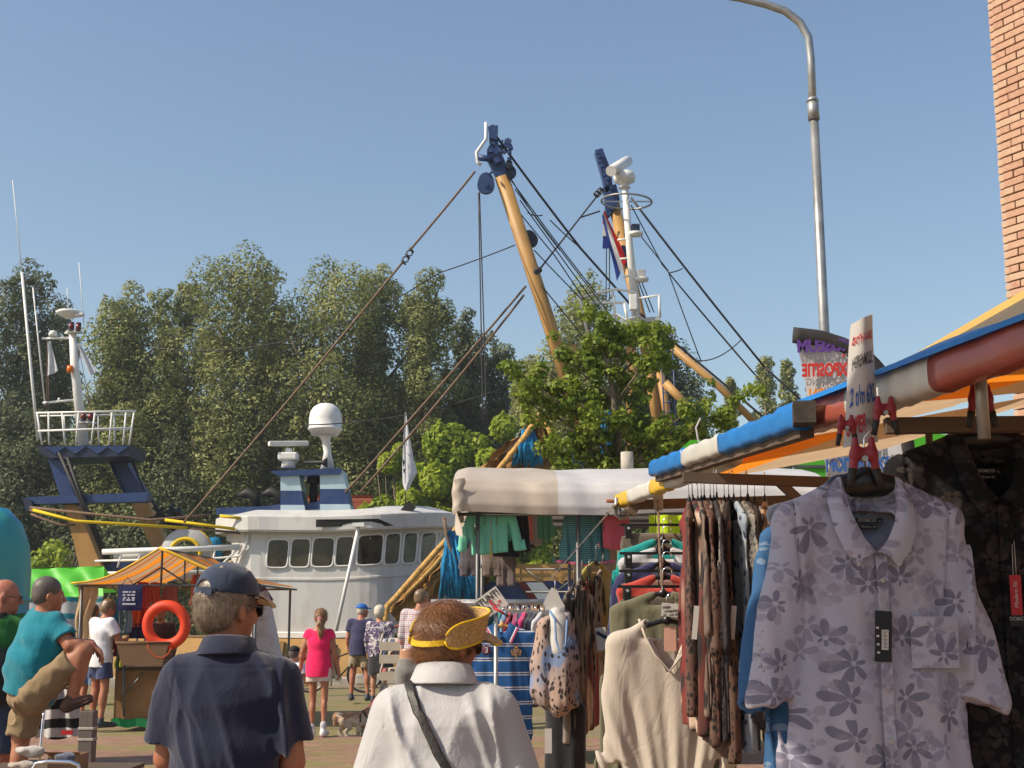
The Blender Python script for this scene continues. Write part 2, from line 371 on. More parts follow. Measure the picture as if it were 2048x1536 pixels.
m_cob = pave_mat('mossy_paving', (.25, .18, .12), (.32, .24, .16), (.17, .16, .08), .2, .1, 0, (.20, .18, .065), .5)
g = MB(); g.box((0, -2, -.65), (120, 38.8, 1.3)); o = g.build('road', m_pave); o['kind'] = 'structure'
g = MB(); g.box((0, 24.2, -.71), (120, 13.6, 1.3)); o = g.build('ground', m_cob); o['kind'] = 'structure'
m_conc = P('concrete', (.42, .38, .32), .9, .25, 3, .3, 40, dirt=((.14, .13, .11), 4, .7))
g = MB()
for i in range(60): g.box((-30+i+.5, 30.85, -.02), (.985, .35, .3), bev=.03)
g.build('quay_kerb', m_conc)['kind'] = 'structure'
m, nt, b = newmat('water'); b.inputs['Base Color'].default_value = (.03, .05, .045, 1); b.inputs['Roughness'].default_value = .08
addbump(nt, b, noise(nt, obc(nt, (1, 2.5, 1)), 1.4, 4), .5, .1)
g = MB(); g.box((0, 46, -2.5), (260, 30.2, 1.4)); g.build('water', m)['kind'] = 'structure'
m_grass = P('bank_grass', (.10, .13, .03), .95, .5, .8, .6, 12, dirt=((.16, .14, .06), 1.5, .8))
g = MB(); rs = random.Random(3)
g.grid(lambda u, v: (-1500+3000*u, 60+2940*v**3, -1.9+min(1, v**3*300)*2.0+.25*sin(u*900+v*40)*min(1, v*4)), 120, 40)
g.build('far_bank', m_grass)['kind'] = 'structure'
# ---- leaves -----------------------------------------------------------
def leafmat(name, c, c2, tr=.38, rough=.55):
    m, nt, b = newmat(name); a = nt.nodes.new('ShaderNodeVertexColor'); a.layer_name = 'lc'
    col = mixc(nt, a.outputs[0], c, c2); lk(nt, col, b.inputs['Base Color']); b.inputs['Roughness'].default_value = rough
    b.inputs['Specular IOR Level'].default_value = .35; transl(nt, b, col, tr); return m
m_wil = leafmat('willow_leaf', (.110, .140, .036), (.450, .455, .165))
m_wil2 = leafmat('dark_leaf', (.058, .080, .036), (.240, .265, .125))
m_lime = leafmat('young_leaf', (.100, .165, .012), (.340, .400, .050), .45)
m_bush = leafmat('bush_leaf', (.170, .260, .015), (.480, .540, .050), .45)
m_bark = P('bark', (.16, .12, .08), .95, .3, 3, .8, 14, bd=.03)
def leaves(centers, radii, n, ll, lw, rs, up=.3, shellf=.75):
    """leaf quads on and inside ellipsoid clumps"""
    w = np.array([r[0]*r[2] for r in radii]); k = rs.choice(len(centers), n, p=w/w.sum())
    C = np.array(centers)[k]; R = np.array(radii)[k]
    d = rs.normal(size=(n, 3)); d /= np.linalg.norm(d, axis=1)[:, None]
    rad = shellf+(1-shellf)*rs.rand(n)*1.25; rad = np.where(rs.rand(n) < .15, rad*rs.rand(n)**.5, rad)
    P0 = C+d*R*rad[:, None]
    nr = d*1.0+rs.normal(size=(n, 3))*.42+np.array([0, 0, up]); nr /= np.linalg.norm(nr, axis=1)[:, None]
    t = np.cross(nr, rs.normal(size=(n, 3))); t /= np.linalg.norm(t, axis=1)[:, None]; b = np.cross(nr, t)
    s = (0.7+.6*rs.rand(n))[:, None]; a = t*ll*.5*s; c = b*lw*.5*s
    V = np.stack([P0-a, P0-c*1+a*.1, P0+a, P0+c+a*.1], 1).reshape(-1, 3)
    F = np.arange(n*4).reshape(n, 4)
    cl = np.clip(rs.normal(.45, .20, n)+.5*(rs.rand(len(centers))[k]-.5), 0, 1)
    return V, F, np.repeat(cl, 4)[:, None].repeat(3, 1)
def make_tree(px, top, hw, Y, kind, n, ll, lw, seed, mat, name, label, group, z0=0, trunk=True, bottom=.08):
    rs = np.random.RandomState(seed); base = at(px, 1230, Y); base.z = z0
    H = at(px, top, Y).z-z0; rad = hw/FPX*Y; C = []; R = []
    SPK = [(0, 0, 1), (rs.uniform(.2, .36), rs.uniform(-.3, .3), rs.uniform(.88, .97)), (rs.uniform(-.36, -.2), rs.uniform(-.3, .3), rs.uniform(.86, .96)), (rs.uniform(-.15, .15), -.4, rs.uniform(.78, .88))]
    N = 95 if kind == 'willow' else 120
    for i in range(N):
        z = (i+rs.rand())/N
        if kind == 'willow':
            prof = .95 if z < .6 else max(.0, (1-z)/.40)**.38*.95
            prof *= .86+.16*sin(z*9+seed)
            s = (.20+.22*rs.rand())*(1 if z < .75 else .85)
        else: prof = (1-z)**.7*.95+.04; s = .15+.16*rs.rand()*(1.1-z)
        a = rs.rand()*2*pi; q = rs.rand()**.35*.82*prof; ox = oy = 0; hh = 1
        if kind == 'willow' and z > .35: j = i % 4; ox, oy, hh = SPK[j]; q *= .70; z = z*hh
        C.append(((q*cos(a)+ox)*rad, (q*sin(a)+oy)*rad, (bottom+(1-bottom)*z*.96)*H)); R.append((s*rad*1.1, s*rad*1.1, s*rad*1.15*rs.uniform(.7, 1.3)))
    # dangling and rising sprigs so that the outline is uneven
    for i in range(150):
        j = rs.randint(N); d = rs.normal(size=3); d[2] = abs(d[2])*1.1; d /= np.linalg.norm(d)
        c = np.array(C[j])+d*np.array(R[j]); s = .045+.05*rs.rand()
        if c[2] > H*.97: c[2] = H*.97
        C.append(tuple(c)); R.append((s*rad, s*rad, s*rad*1.3))
    V, F, c = leaves(C, R, n, ll, lw, rs)
    t = thing(name, label, 'tree', base, 0, group)
    npmesh('crown', V, F, mat, t, False, c)
    if trunk:
        m = MB(); pts = [(0, 0, 0), (.05*rad, 0, H*.25), (-.05*rad, .02, H*.55), (0, 0, H*.85)]
        m.tube(pts, [H*.022, H*.017, H*.010, H*.003], 8)
        for i in range(9):
            z = rs.uniform(.12, .7)*H; a = rs.rand()*6.28; e = (cos(a)*rad*.6, sin(a)*rad*.6, z+rad*.7)
            m.tube([(0, 0, z), (e[0]*.45, e[1]*.45, z+rad*.25), e], [H*.008, H*.006, H*.002], 5)
        m.build('trunk', m_bark, t)
    return t
# ---- trees across the water ------------------------------------------
WL = 'willows across the water'
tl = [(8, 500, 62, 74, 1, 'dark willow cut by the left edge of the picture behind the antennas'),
 (88, 588, 45, 78, 1, 'low dark willow just right of the leftmost one, behind the thin antennas'),
 (232, 548, 72, 72, 0, 'rounded pale olive willow standing right of the radar mast'),
 (338, 530, 58, 76, 0, 'willow between the rounded one and the tallest one in the left half'),
 (452, 478, 86, 73, 0, 'tallest willow of the row, broad and pale, above the white wheelhouse'),
 (516, 528, 34, 80, 1, 'narrow dark willow tucked against the right side of the tallest willow'),
 (632, 494, 92, 74, 0, 'broad willow behind the satellite dome with a wide dark right flank'),
 (745, 503, 58, 77, 0, 'willow crossed by the long slanting stay of the boat, second right of the dome'),
 (850, 518, 52, 75, 0, 'willow with an even round top just left of the pair of hanging ropes'),
 (925, 588, 38, 78, 1, 'slim shorter willow directly left of the pair of hanging ropes'),
 (984, 640, 38, 80, 1, 'short dark willow behind the hanging ropes, left of the street maple'),
 (1185, 522, 88, 70, 0, 'big pale willow rising behind the leaning yellow booms'),
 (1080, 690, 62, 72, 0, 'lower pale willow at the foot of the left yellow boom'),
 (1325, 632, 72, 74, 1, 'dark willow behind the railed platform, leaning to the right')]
for i, (px, top, hw, Y, k, lab) in enumerate(tl):
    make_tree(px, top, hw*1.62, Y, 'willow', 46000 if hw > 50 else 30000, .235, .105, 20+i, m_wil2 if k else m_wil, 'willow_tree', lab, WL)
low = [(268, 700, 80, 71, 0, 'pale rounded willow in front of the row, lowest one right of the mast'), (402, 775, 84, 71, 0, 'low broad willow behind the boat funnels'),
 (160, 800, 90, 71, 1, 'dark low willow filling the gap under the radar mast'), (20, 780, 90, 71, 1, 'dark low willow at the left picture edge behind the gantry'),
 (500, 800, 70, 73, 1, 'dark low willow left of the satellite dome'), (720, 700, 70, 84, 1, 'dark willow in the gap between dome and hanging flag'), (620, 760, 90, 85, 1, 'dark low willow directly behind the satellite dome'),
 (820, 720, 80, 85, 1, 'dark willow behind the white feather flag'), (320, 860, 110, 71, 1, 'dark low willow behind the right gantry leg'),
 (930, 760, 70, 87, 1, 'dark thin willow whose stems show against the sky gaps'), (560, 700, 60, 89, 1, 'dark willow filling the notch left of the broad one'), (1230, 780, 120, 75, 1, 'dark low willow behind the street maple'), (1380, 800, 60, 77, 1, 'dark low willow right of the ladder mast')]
for i, (px, top, hw, Y, k, lab) in enumerate(low):
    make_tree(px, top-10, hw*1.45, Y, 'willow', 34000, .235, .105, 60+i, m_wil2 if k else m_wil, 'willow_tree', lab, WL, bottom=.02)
sp = [(1475, 742, 30, 88, 'short spiky poplar, leftmost of the group behind the blue and white beam'), (1545, 700, 42, 88, 'tallest spiky poplar of the group behind the blue and white beam'), (1592, 706, 34, 90, 'spiky poplar touching the dark end of the feather banner'), (1640, 760, 34, 90, 'spiky poplar hidden mostly by the feather banner')]
for i, (px, top, hw, Y, lab) in enumerate(sp): make_tree(px, top, hw*1.7, Y, 'spire', 15000, .25, .11, 90+i, m_wil, 'poplar_tree', lab, 'poplars behind the stalls')
# bright bushes
def bush(px, top, hw, Y, n, seed, lab, z0=-1.7):
    rs = np.random.RandomState(seed); base = at(px, 1230, Y); base.z = z0; H = (at(px, top, Y).z-z0)*1.2; rad = hw/FPX*Y*1.25; C = []; R = []
    for i in range(60):
        a = rs.rand()*6.28; q = sqrt(rs.rand()); z = (.25+.75*rs.rand())*sqrt(max(.05, 1-q*q*.8)); s = .20+.14*rs.rand(); C.append((q*cos(a)*rad, q*sin(a)*rad*.6, z*H*.92)); R.append((s*rad, s*rad, s*rad*1.0))
    for i in range(60):
        j = rs.randint(60); d = rs.normal(size=3); d[2] = abs(d[2])+.4; d /= np.linalg.norm(d); C.append(tuple(np.array(C[j])+d*R[j][0]*1.05)); R.append((.035*rad, .035*rad, .10*rad))
    V, F, c = leaves(C, R, n, .26, .17, rs); t = thing('shrub', lab, 'shrub', base, 0, 'shrubs on the far bank'); npmesh('crown', V, F, m_bush, t, False, c)
    m = MB(); [m.tube([(0, 0, 0), (rs.normal()*.2*rad, 0, H*.4), (rs.normal()*.4*rad, 0, H*.8)], [.07, .05, .02], 5) for k in range(5)]; m.build('stem', m_bark, t)
bush(915, 862, 96, 61.5, 44000, 5, 'tall bright green shrub behind the end of the white stall roof')
bush(795, 925, 66, 61, 28000, 6, 'lower bright green shrub behind the white feather flag')
bush(1010, 900, 70, 61, 28000, 8, 'bright green shrub behind the hanging brown net')
bush(95, 1095, 60, 61, 5000, 9, 'scruffy low shrub behind the green market tarp at the left')
# street maple
def maple():
    Y = 24.5; base = at(1240, 1230, Y); base.z = 0; rs = np.random.RandomState(4); t = thing('street_tree', 'young leafy street tree in front of the yellow booms behind the white stall', 'tree', base)
    loc = lambda px, py: at(px, py, Y)-base
    tips = [(1175, 615), (1200, 660), (1250, 650), (1300, 640), (1345, 640), (1110, 690), (1060, 720), (1015, 740), (1025, 770), (1080, 760), (1130, 740), (1190, 720), (1240, 710), (1300, 700), (1340, 690), (1150, 790), (1200, 780), (1250, 770), (1290, 750), (1105, 800), (1180, 840), (1240, 840), (1295, 810), (1100, 910), (1160, 890), (1215, 900), (1280, 880), (1340, 870), (1390, 850), (1430, 830), (1475, 800), (1490, 790), (1420, 790), (1385, 890), (1440, 870), (1085, 905), (1130, 850), (1060, 780), (1320, 850), (1230, 930), (1190, 930), (1130, 920)]
    C = []; R = []; m = MB(); trunk = [(0, 0, 0), (.03, 0, 1.6), tuple(loc(1240, 930)), tuple(loc(1225, 780)), tuple(loc(1205, 690))]
    m.tube(trunk, [.09, .08, .07, .05, .02], 10)
    for px, py in tips:
        e = loc(px, py); e.y = rs.normal()*.45; d = Vector(e); zb = max(1.9, e.z-.25*abs(e.x)-.8); s = Vector((0, 0, zb)); mid = s.lerp(e, .5)+Vector((0, 0, -.06))
        m.tube([s, mid, e], [.028, .018, .006], 5)
        for k in range(7): 
            q = e.lerp(mid, rs.rand()*.8)+Vector(rs.normal(size=3)*.13); C.append(tuple(q)); sr = rs.uniform(.09, .19); R.append((sr*1.2, sr*1.2, sr))
    V, F, c = leaves(C, R, 15000, .100, .075, rs, up=.5, shellf=.45)
    npmesh('crown', V, F, m_lime, t, False, c); m.build('trunk', m_bark, t)
maple()
# small house with red roof, brick wall, lamp post
m_tile = stripes('roof_tile', [(.42, .12, .06), (.30, .08, .04)], .34, 'Z', [0, .75]); m_brk = P('house_brick', (.32, .15, .10), .9, .25, 8)
hp = at(690, 1230, 62); hp.z = 0; t = thing('house', 'small house with a red tiled roof peeping out behind the boat funnels', 'house', hp)
g = MB(); g.box((-1, 2, 2.3), (5, 4, 4.6)); g.build('wall', m_brk, t)
g = MB(); g.prism([(-3.8, -.4, 4.5), (1.75, -.4, 4.5), (.9, 2, 6.9), (-3.0, 2, 6.9)], (0, .12, .12)); g.prism([(-3.8, 4.4, 4.5), (1.75, 4.4, 4.5), (.9, 2.1, 7.0), (-3.0, 2.1, 7.0)], (0, -.1, .1)); g.build('roof', m_tile, t)
g = MB(); g.box((-1, -.03, 2.2), (.9, .1, 1.3)); g.build('window', P('pane', (.03, .04, .05), .1), t)
def brick_wall():
    Y0 = 9.3; x0 = at(2034, 620, Y0).x; t = thing('brick_building', 'tall orange brick building corner rising at the right picture edge', 'building', (x0, Y0, 0), radians(-62))
    g = MB(); g.box((3.02, 1.06, 4.5), (6, 2, 9)); m, nt, b_ = newmat('far_brick'); vv = obc(nt, rot=(pi/2, 0, 0)); br = nd(nt, 'ShaderNodeTexBrick', {'Vector': vv, 'Color1': (.42, .2, .1, 1), 'Color2': (.55, .32, .16, 1), 'Mortar': (.35, .29, .21, 1), 'Scale': 1., 'Mortar Size': .006, 'Brick Width': .22, 'Row Height': .0635})
    lk(nt, mixc(nt, mapr(nt, nd(nt, 'ShaderNodeSeparateXYZ', {0: obc(nt)}).outputs[0], 1.28, 1.29), (.42, .31, .22), br.outputs[0]), b_.inputs[0]); b_.inputs['Roughness'].default_value = .95; g.build('mortar', m, t)
    rs = random.Random(2); b = MB(); bw, bh, bd = .195, .057, .10; cols = []
    z = 1.2; row = 0
    while z < 6.4:
        x = 0 if row % 2 else 0
        hd = row % 2; quoin = .07 if row % 2 else .07
        yb = 3.03
        # front face (towards the viewer)
        xx = 0.0; first = True
        while xx < 1.3:
            w = (.19 if not hd else .095) if first else .19
            first = False
            pj = rs.uniform(-.003, .004) + (.012 if 0 else 0)
            b.box((xx+w/2+.0, .05-.055-pj, z+bh/2-.005), (w-.009, .11, bh-.010), Matrix.Rotation(rs.uniform(-.006, .006), 3, 'Y'), bev=.004)
            cols.append(rs.random()); xx += w
        yy = -.06; first = True
        while yy < 1.2:
            w = (.095 if not hd else .19) if first else .19
            first = False
            b.box((-.012-rs.uniform(0, .006)-.0, yy+w/2, z+bh/2-.005), (.05, w-.012, bh-.010), bev=.004); cols.append(rs.random()*.6+.4); yy += w
        z += bh; row += 1
    m, nt, bb = newmat('orange_brick'); v = obc(nt); a = nt.nodes.new('ShaderNodeVertexColor'); a.layer_name = 'lc'
    r = nt.nodes.new('ShaderNodeValToRGB'); lk(nt, a.outputs[0], r.inputs[0]); e = r.color_ramp.elements; e[0].color = (.40, .215, .145, 1); e[1].color = (.47, .33, .225, 1); q = e.new(.55); q.color = (.45, .27, .18, 1)
    c = mixc(nt, mapr(nt, noise(nt, v, 30, 5), .4, .7, 0, .4), r.outputs[0], (.62, .42, .28)); lk(nt, c, bb.inputs['Base Color']); bb.inputs['Roughness'].default_value = .9
    addbump(nt, bb, noise(nt, v, 120), .5, .004)
    o = b.build('brickwork', m, t); me = o.data; nv = len(me.vertices)//len(cols); at_ = me.color_attributes.new('lc', 'FLOAT_COLOR', 'POINT')
    arr = np.repeat(np.array(cols), nv); cc = np.ones((len(me.vertices), 4), np.float32); cc[:, :3] = arr[:, None]; at_.data.foreach_set('color', cc.ravel())
brick_wall()
m_galv = P('galvanised_steel', (.34, .34, .33), .42, .25, 5, .12, 40, metal=.6)
lp = at(1650, 700, 16); base = Vector((lp.x+.03, 16, 0)); t = thing('street_lamp', 'grey galvanised lamp post with an arm curving out to the left above the stalls', 'street lamp', base)
def lq(px, py): return at(px, py, 16)-base
g = MB(); b0 = lq(1649, 670); b0y = b0.x
g.tube([(0, 0, 0), (0, 0, .9)], .085, 14); g.tube([(0, 0, .9), lq(1649, 670), lq(1628, 235)], [.062, .062, .055], 14); g.build('pole', m_galv, t)
g = MB(); g.tube([lq(1628, 240), lq(1625, 200)], [.072, .07], 14); g.tube([lq(1625, 203), lq(1624, 196)], [.078, .06], 14); g.build('collar', m_galv, t)
g = MB(); pts = [lq(*q) for q in ((1627, 240), (1622, 120), (1617, 75), (1600, 45), (1570, 22), (1530, 8), (1480, -3), (1420, -12))]
g.tube(pts, [.05]*6+[.042, .04], 12); g.build('arm', m_galv, t)
g = MB(); e = lq(1400, -14); g.lathe(e, [(.001, -.3), (.09, -.25), (.12, 0), (.10, .25), (.001, .33)], 14, (-1, 0, -.03), .55); g.build('lamp_head', m_galv, t)
# ---- the two trawlers -------------------------------------------------
m_white = P('white_paint', (.60, .585, .56), .42, .08, 1.2, .22, 2.2, dirt=((.34, .26, .18), 2.6, .4), bd=.04, sc=(1, 1, .35))
m_whrail = P('white_rail_paint', (.74, .73, .70), .45, .06, 5, .05)
m_grey = P('grey_paint', (.42, .42, .42), .45, .1, 2, .05)
m_ochre = P('ochre_paint', (.42, .235, .075), .5, .14, 2, .15, 12, dirt=((.26, .13, .06), 3, .35), bd=.01)
m_blue = P('dark_blue_paint', (.022, .050, .150), .42, .2, 2, .15, 15, dirt=((.10, .09, .09), 4, .4))
m_navy = P('navy_paint', (.020, .028, .060), .5, .2, 3, .2, 15)
m_lblue = P('light_blue_paint', (.42, .55, .62), .4, .08, 2, .05)
m_black = P('black_rubber', (.018, .017, .016), .6, .3, 5, .2)
m_rope = P('rope', (.17, .11, .075), .9, .3, 20, .4, 80)
m_wire = P('steel_wire', (.045, .042, .045), .6, .2)
m_yrope = P('yellow_rope', (.72, .50, .01), .8, .1, 10, .4, 60)
m_net = P('brown_net', (.36, .19, .055), .95, .45, 5, .9, 40, bd=.05, sc=(1, 1, .35), dirt=((.12, .07, .03), 6, .9))
m_netblue = P('blue_net', (.010, .20, .42), .9, .5, 9, .9, 40, bd=.05, sc=(1, 1, .25))
m_redg = P('red_lamp', (.14, .008, .006), .2, .1); m_redg.node_tree.nodes['Principled BSDF'].inputs['Coat Weight'].default_value = .6
m_org = P('orange_lamp', (.75, .16, .01), .25, .1)
m_glass, nt, b = newmat('cabin_glass'); v = obc(nt); lk(nt, mixc(nt, mapr(nt, noise(nt, v, 1.6, 3), .4, .6), (.006, .007, .007), (.05, .042, .028)), b.inputs['Base Color']); b.inputs['Roughness'].default_value = .06
B1 = thing('fishing_trawler', 'white fishing trawler with raked wheelhouse windows and an aft gantry mast, moored along the quay', 'boat', (-5, 35.5, 0))
Lw = lambda p: Vector(p)-B1.location
# wheelhouse footprint (plan) with rising sheer
path = []
pL = at(452, 1100, 35.6)
for px, y in ((452, 36.4), (487, 35.5), (560, 35.45), (650, 35.4), (740, 35.45), (790, 35.75), (830, 36.25), (865, 36.95), (890, 37.8), (903, 38.8), (895, 40)): path.append(Vector((at(px, 1100, y).x, y, 0)))
path += [Vector((path[0].x, 41, 0))]
def tz(px): # px -> sheer offset of wheelhouse in metres
    return (max(0, px-640)/260)**1.6*.30 + (px-640)*-.0001
def lvl(p, py, Yref=35.5): return at(1024, py, Yref).z+tz(proj((p.x, p.y, 3))[0])
def wallring(off, py_list, extra=None):
    rows = []; c = sum((p for p in path), Vector())/len(path)
    for r, (py, o) in enumerate(py_list):
        row = []
        for i, p in enumerate(path):
            a = path[i-1]; b = path[(i+1) % len(path)]; t = (b-a).normalized(); n = Vector((t.y, -t.x, 0))
            q = p+n*(off+o); row.append(Vector((q.x, q.y, lvl(p, py))))
        rows.append(row)
    return rows
def ringmesh(g, rows, cap=True, closed=True):
    n = len(rows[0]); vs = [v for r in rows for v in r]; fs = []
    for i in range(len(rows)-1):
        for k in range(n): fs.append((i*n+k, i*n+(k+1) % n, (i+1)*n+(k+1) % n, (i+1)*n+k))
    if cap: fs.append([(len(rows)-1)*n+k for k in range(n)])
    g.add([Lw(v) for v in vs], fs, False)
# subdivide path for roundness
def subd(pts, k=3):
    out = []
    for i in range(len(pts)-1):
        for j in range(k): out.append(pts[i].lerp(pts[i+1], j/k))
    out.append(pts[-1]); return out
def crom(P, k=4):
    out = []
    for i in range(len(P)-1):
        a, b, c, d = P[max(0, i-1)], P[i], P[i+1], P[min(len(P)-1, i+2)]
        for j in range(k): t = j/k; out.append(.5*((2*b)+(c-a)*t+(2*a-5*b+4*c-d)*t*t+(3*b-a-3*c+d)*t**3))
    return out+[P[-1]]
path = crom(path[:11], 4)+[path[11]]
g = MB(); ringmesh(g, wallring(0, [(1272, 0), (1162, 0), (1161, .025), (1157, .025), (1156, 0), (1100, 0), (1060, 0)])); wh = g.build('wheelhouse_wall', m_white, B1)
g = MB(); ringmesh(g, wallring(0, [(1276, -.02), (1276, .05), (1266, .05), (1264, 0)]), False); g.build('deck_edge', m_whrail, B1)
def roof():
    g = MB(); R0 = wallring(.28, [(1066, 0), (1062, .03), (1036, .02), (1034, 0)]); R1 = wallring(0, [(1018, -.55), (1016, -1.2)])
    # aft part of the fascia stays lower and upright
    ringmesh(g, [wallring(.0, [(1063, 0)])[0]]+R0+R1); return g.build('wheelhouse_roof', m_white, B1)
roof()
def onpath(px, py, o=0):
    best = None
    for i in range(len(path)-1):
        a, b = path[i], path[i+1]
        za = Vector((a.x, a.y, lvl(a, py))); zb = Vector((b.x, b.y, lvl(b, py))); pa, pb = proj(za)[0], proj(zb)[0]
        if pa <= px <= pb and pb > pa:
            f = (px-pa)/(pb-pa); t = (b-a).normalized(); n = Vector((t.y, -t.x, 0)); q = a.lerp(b, f)+n*o; return Vector((q.x, q.y, lvl(a.lerp(b, f), py))), n
    return None, None
def window(pxa, pxb, pya, pyb, sk=4):
    """rounded window between pixel columns, following the curved wall; parts frame > pane"""
    N = 28; ring = []; W_, H_ = pxb-pxa, pyb-pya; r = min(W_*.28, 11)
    for k in range(N):
        a = 2*pi*(k+.5)/N; cx = max(-1, min(1, cos(a)*1.6)); cy = max(-1, min(1, sin(a)*1.6))
        ca, sa = cos(a), sin(a); e = .32; x = math.copysign(abs(ca)**e, ca)*W_/2; y = math.copysign(abs(sa)**e, sa)*H_/2
        ring.append(((pxa+pxb)/2+x-y*sk/H_*1.2, (pya+pyb)/2+y))
    def off(s, o):
        out = []; cx, cy = (pxa+pxb)/2, (pya+pyb)/2
        for x, y in ring:
            q, n = onpath(cx+(x-cx)*(1+s/W_*2), cy+(y-cy)*(1+s/H_*2)+tz((pxa+pxb)/2)*76*0, o)
            out.append(Lw(q))
        return out
    o0, o1, i1, i0 = off(3.2, .004), off(2.6, .045), off(0, .045), off(-.3, .02)
    g = MB(); n = N; g.add(o0+o1+i1+i0, [(j*n+k, j*n+(k+1) % n, (j+1)*n+(k+1) % n, (j+1)*n+k) for j in range(3) for k in range(n)], True); f = g.build('window', m_whrail, B1)
    g = MB(); g.add(off(0, .026), [list(range(n))]); g.build('pane', m_glass, f)
TZ = lambda px, py: py
for a, b, c, d in ((536, 576, 1079, 1135), (583, 619, 1077, 1134), (626, 667, 1075, 1133), (673, 706, 1074, 1132), (716, 764, 1073, 1133), (770, 798, 1073, 1135), (806, 831, 1073, 1135), (840, 868, 1074, 1137), (876, 890, 1076, 1140)):
    window(a, b, c+2, d)
def aft_door():
    a = Lw(at(448, 1084, 36.1)); g = MB(); p = [Lw(at(x, y, 36.05)) for x, y in ((452, 1138), (466, 1138), (468, 1090), (456, 1082), (450, 1092))]; g.prism(p, (-.02, -.05, 0)); g.build('aft_window', m_glass, B1)
aft_door()
g = MB(); g.prism([Lw(Vector((*onpath(x, 1040, .40)[0].xy, at(x, y, 35.2).z))) for x, y in ((637, 1055), (775, 1051), (752, 1038), (637, 1040))], (0, .03, .0)); g.build('roof_grille', m_black, B1)
# upper house, funnels, radar
def wb(px0, px1, py0, py1, Y, D, g, lean=0, taper=0):
    """box from pixel rectangle at depth Y with depth D; lean shifts the top in px"""
    a, b, c, d = at(px0, py1, Y), at(px1, py1, Y), at(px1-taper+lean, py0, Y), at(px0+taper+lean, py0, Y)
    g.prism([Lw(q) for q in (a, b, c, d)], (0, D, 0))
g = MB(); wb(438, 700, 1018, 1046, 36.2, 2.2, g, 0, 2); g.build('upper_house', m_lblue, B1)
g = MB(); g.prism([Lw(at(x, y, 36.17)) for x, y in ((432, 1028), (536, 1026), (560, 1020), (560, 1008), (532, 1012), (432, 1016))], (0, 2.3, 0)); g.build('blue_coaming', m_blue, B1)
g = MB(); g.prism([Lw(at(x, y, 36.17)) for x, y in ((598, 1020), (645, 1018), (645, 985), (634, 1004), (600, 1008))], (0, 2.3, 0)); g.build('blue_coaming', m_blue, B1)
for x0, x1, y0, dy in ((561, 612, 946, 4), (640, 704, 940, 0)):
    f = MB(); w = x1-x0; H = 1030-y0
    def band(t0, t1, mi, o=0):
        f.mi = mi; l0, l1 = 14*(1-t0), 14*(1-t1); n0, n1 = w*.42*t0*0, 0
        xa0 = x0+10*(t0-.0)*.0; wa = lambda t: (x0-0+(0)*t, x0+w*.70+w*.30*t)
        (a, b), (c, d) = wa(t0), wa(t1)
        f.prism([Lw(at(x, y0+t*H, 36.0-o)) for x, t in ((c, t1), (d, t1), (b, t0), (a, t0))], (0, .9+2*o, 0))
    band(0, .42, 0); band(.42, .76, 1); band(.76, 1.0, 0); f.build('funnel', [m_lblue, m_blue], B1)
g = MB(); g.prism([Lw(at(x, y, 35.9)) for x, y in ((540, 942), (682, 936), (680, 948), (556, 952))], (0, 1.3, 0)); g.build('radar_platform', m_blue, B1)
g = MB(); g.tube([Lw(at(627, 1012, 36.6)), Lw(at(627, 968, 36.6))], .11, 12); g.tube([Lw(at(627, 968, 36.6)), Lw(at(627, 950, 36.6))], .17, 12); g.build('exhaust_pipe', m_black, B1)
c = Lw(at(651, 840, 36.4)); g = MB(); r = 33/74.; g.lathe(c, [(.001, -.50*r), (.45*r, -.48*r), (.80*r, -.95*r), (.98*r, -.62*r), (1.06*r, -.60*r), (1.06*r, -.54*r), (r, -.50*r), (r, .05*r), (.94*r, .45*r), (.75*r, .78*r), (.45*r, .98*r), (.001, 1.06*r)], 28); g.build('satellite_dome', m_whrail, B1)
g = MB(); b0 = Lw(at(655, 938, 36.4)); g.tube([b0, Lw(at(655, 905, 36.4)), Lw(at(652, 880, 36.4)), Lw(at(651, 862, 36.4))], [.20, .10, .12, .27], 14); g.build('dome_stem', m_whrail, B1)
g = MB(); p = Lw(at(577, 915, 36.3)); g.box(p+Vector((0, 0, .02)), (.52, .45, .22), bev=.05); g.tube([p+Vector((0, 0, -.28)), p], [.20, .14], 12); g.tube([p+Vector((0, 0, .1)), p+Vector((0, 0, .25))], .09, 10); g.build('radar_base', m_whrail, B1)
g = MB(); g.box(Lw(at(577, 887, 36.3)), (1.12, .16, .13), Matrix.Rotation(-.08, 3, 'Y')@Matrix.Rotation(.5, 3, 'Z'), .03); g.build('radar_scanner', m_whrail, B1)
g = MB(); p = Lw(at(645, 925, 36.0)); g.tube([p+Vector((-.5, 0, 0)), p, p+Vector((.12, 0, 0))], [.04, .06, .14], 12); g.build('horn', m_black, B1)
for px, py in ((500, 992), (548, 990)):
    g = MB(); p = Lw(at(px, py, 36.8)); g.tube([p+Vector((.2, 0, -.35)), p+Vector((.15, 0, 0)), p+Vector((-.1, 0, .08)), p+Vector((-.35, 0, .02))], [.12, .14, .15, .03], 10); g.build('ventilator', m_black, B1)
g = MB(); p = Lw(at(815, 1020, 36.0)); g.bar(p+Vector((-.12, 0, -.13)), p+Vector((.13, 0, .16)), .2, .25); g.build('searchlight', m_black, B1)
g = MB(); g.tube([Lw(at(718, 1050, 34.9)), Lw(at(672, 1262, 34.6))], .048, 10); g.box(Lw(at(718, 1050, 34.9)), (.3, .3, .1)); g.build('stay_pole', m_whrail, B1)
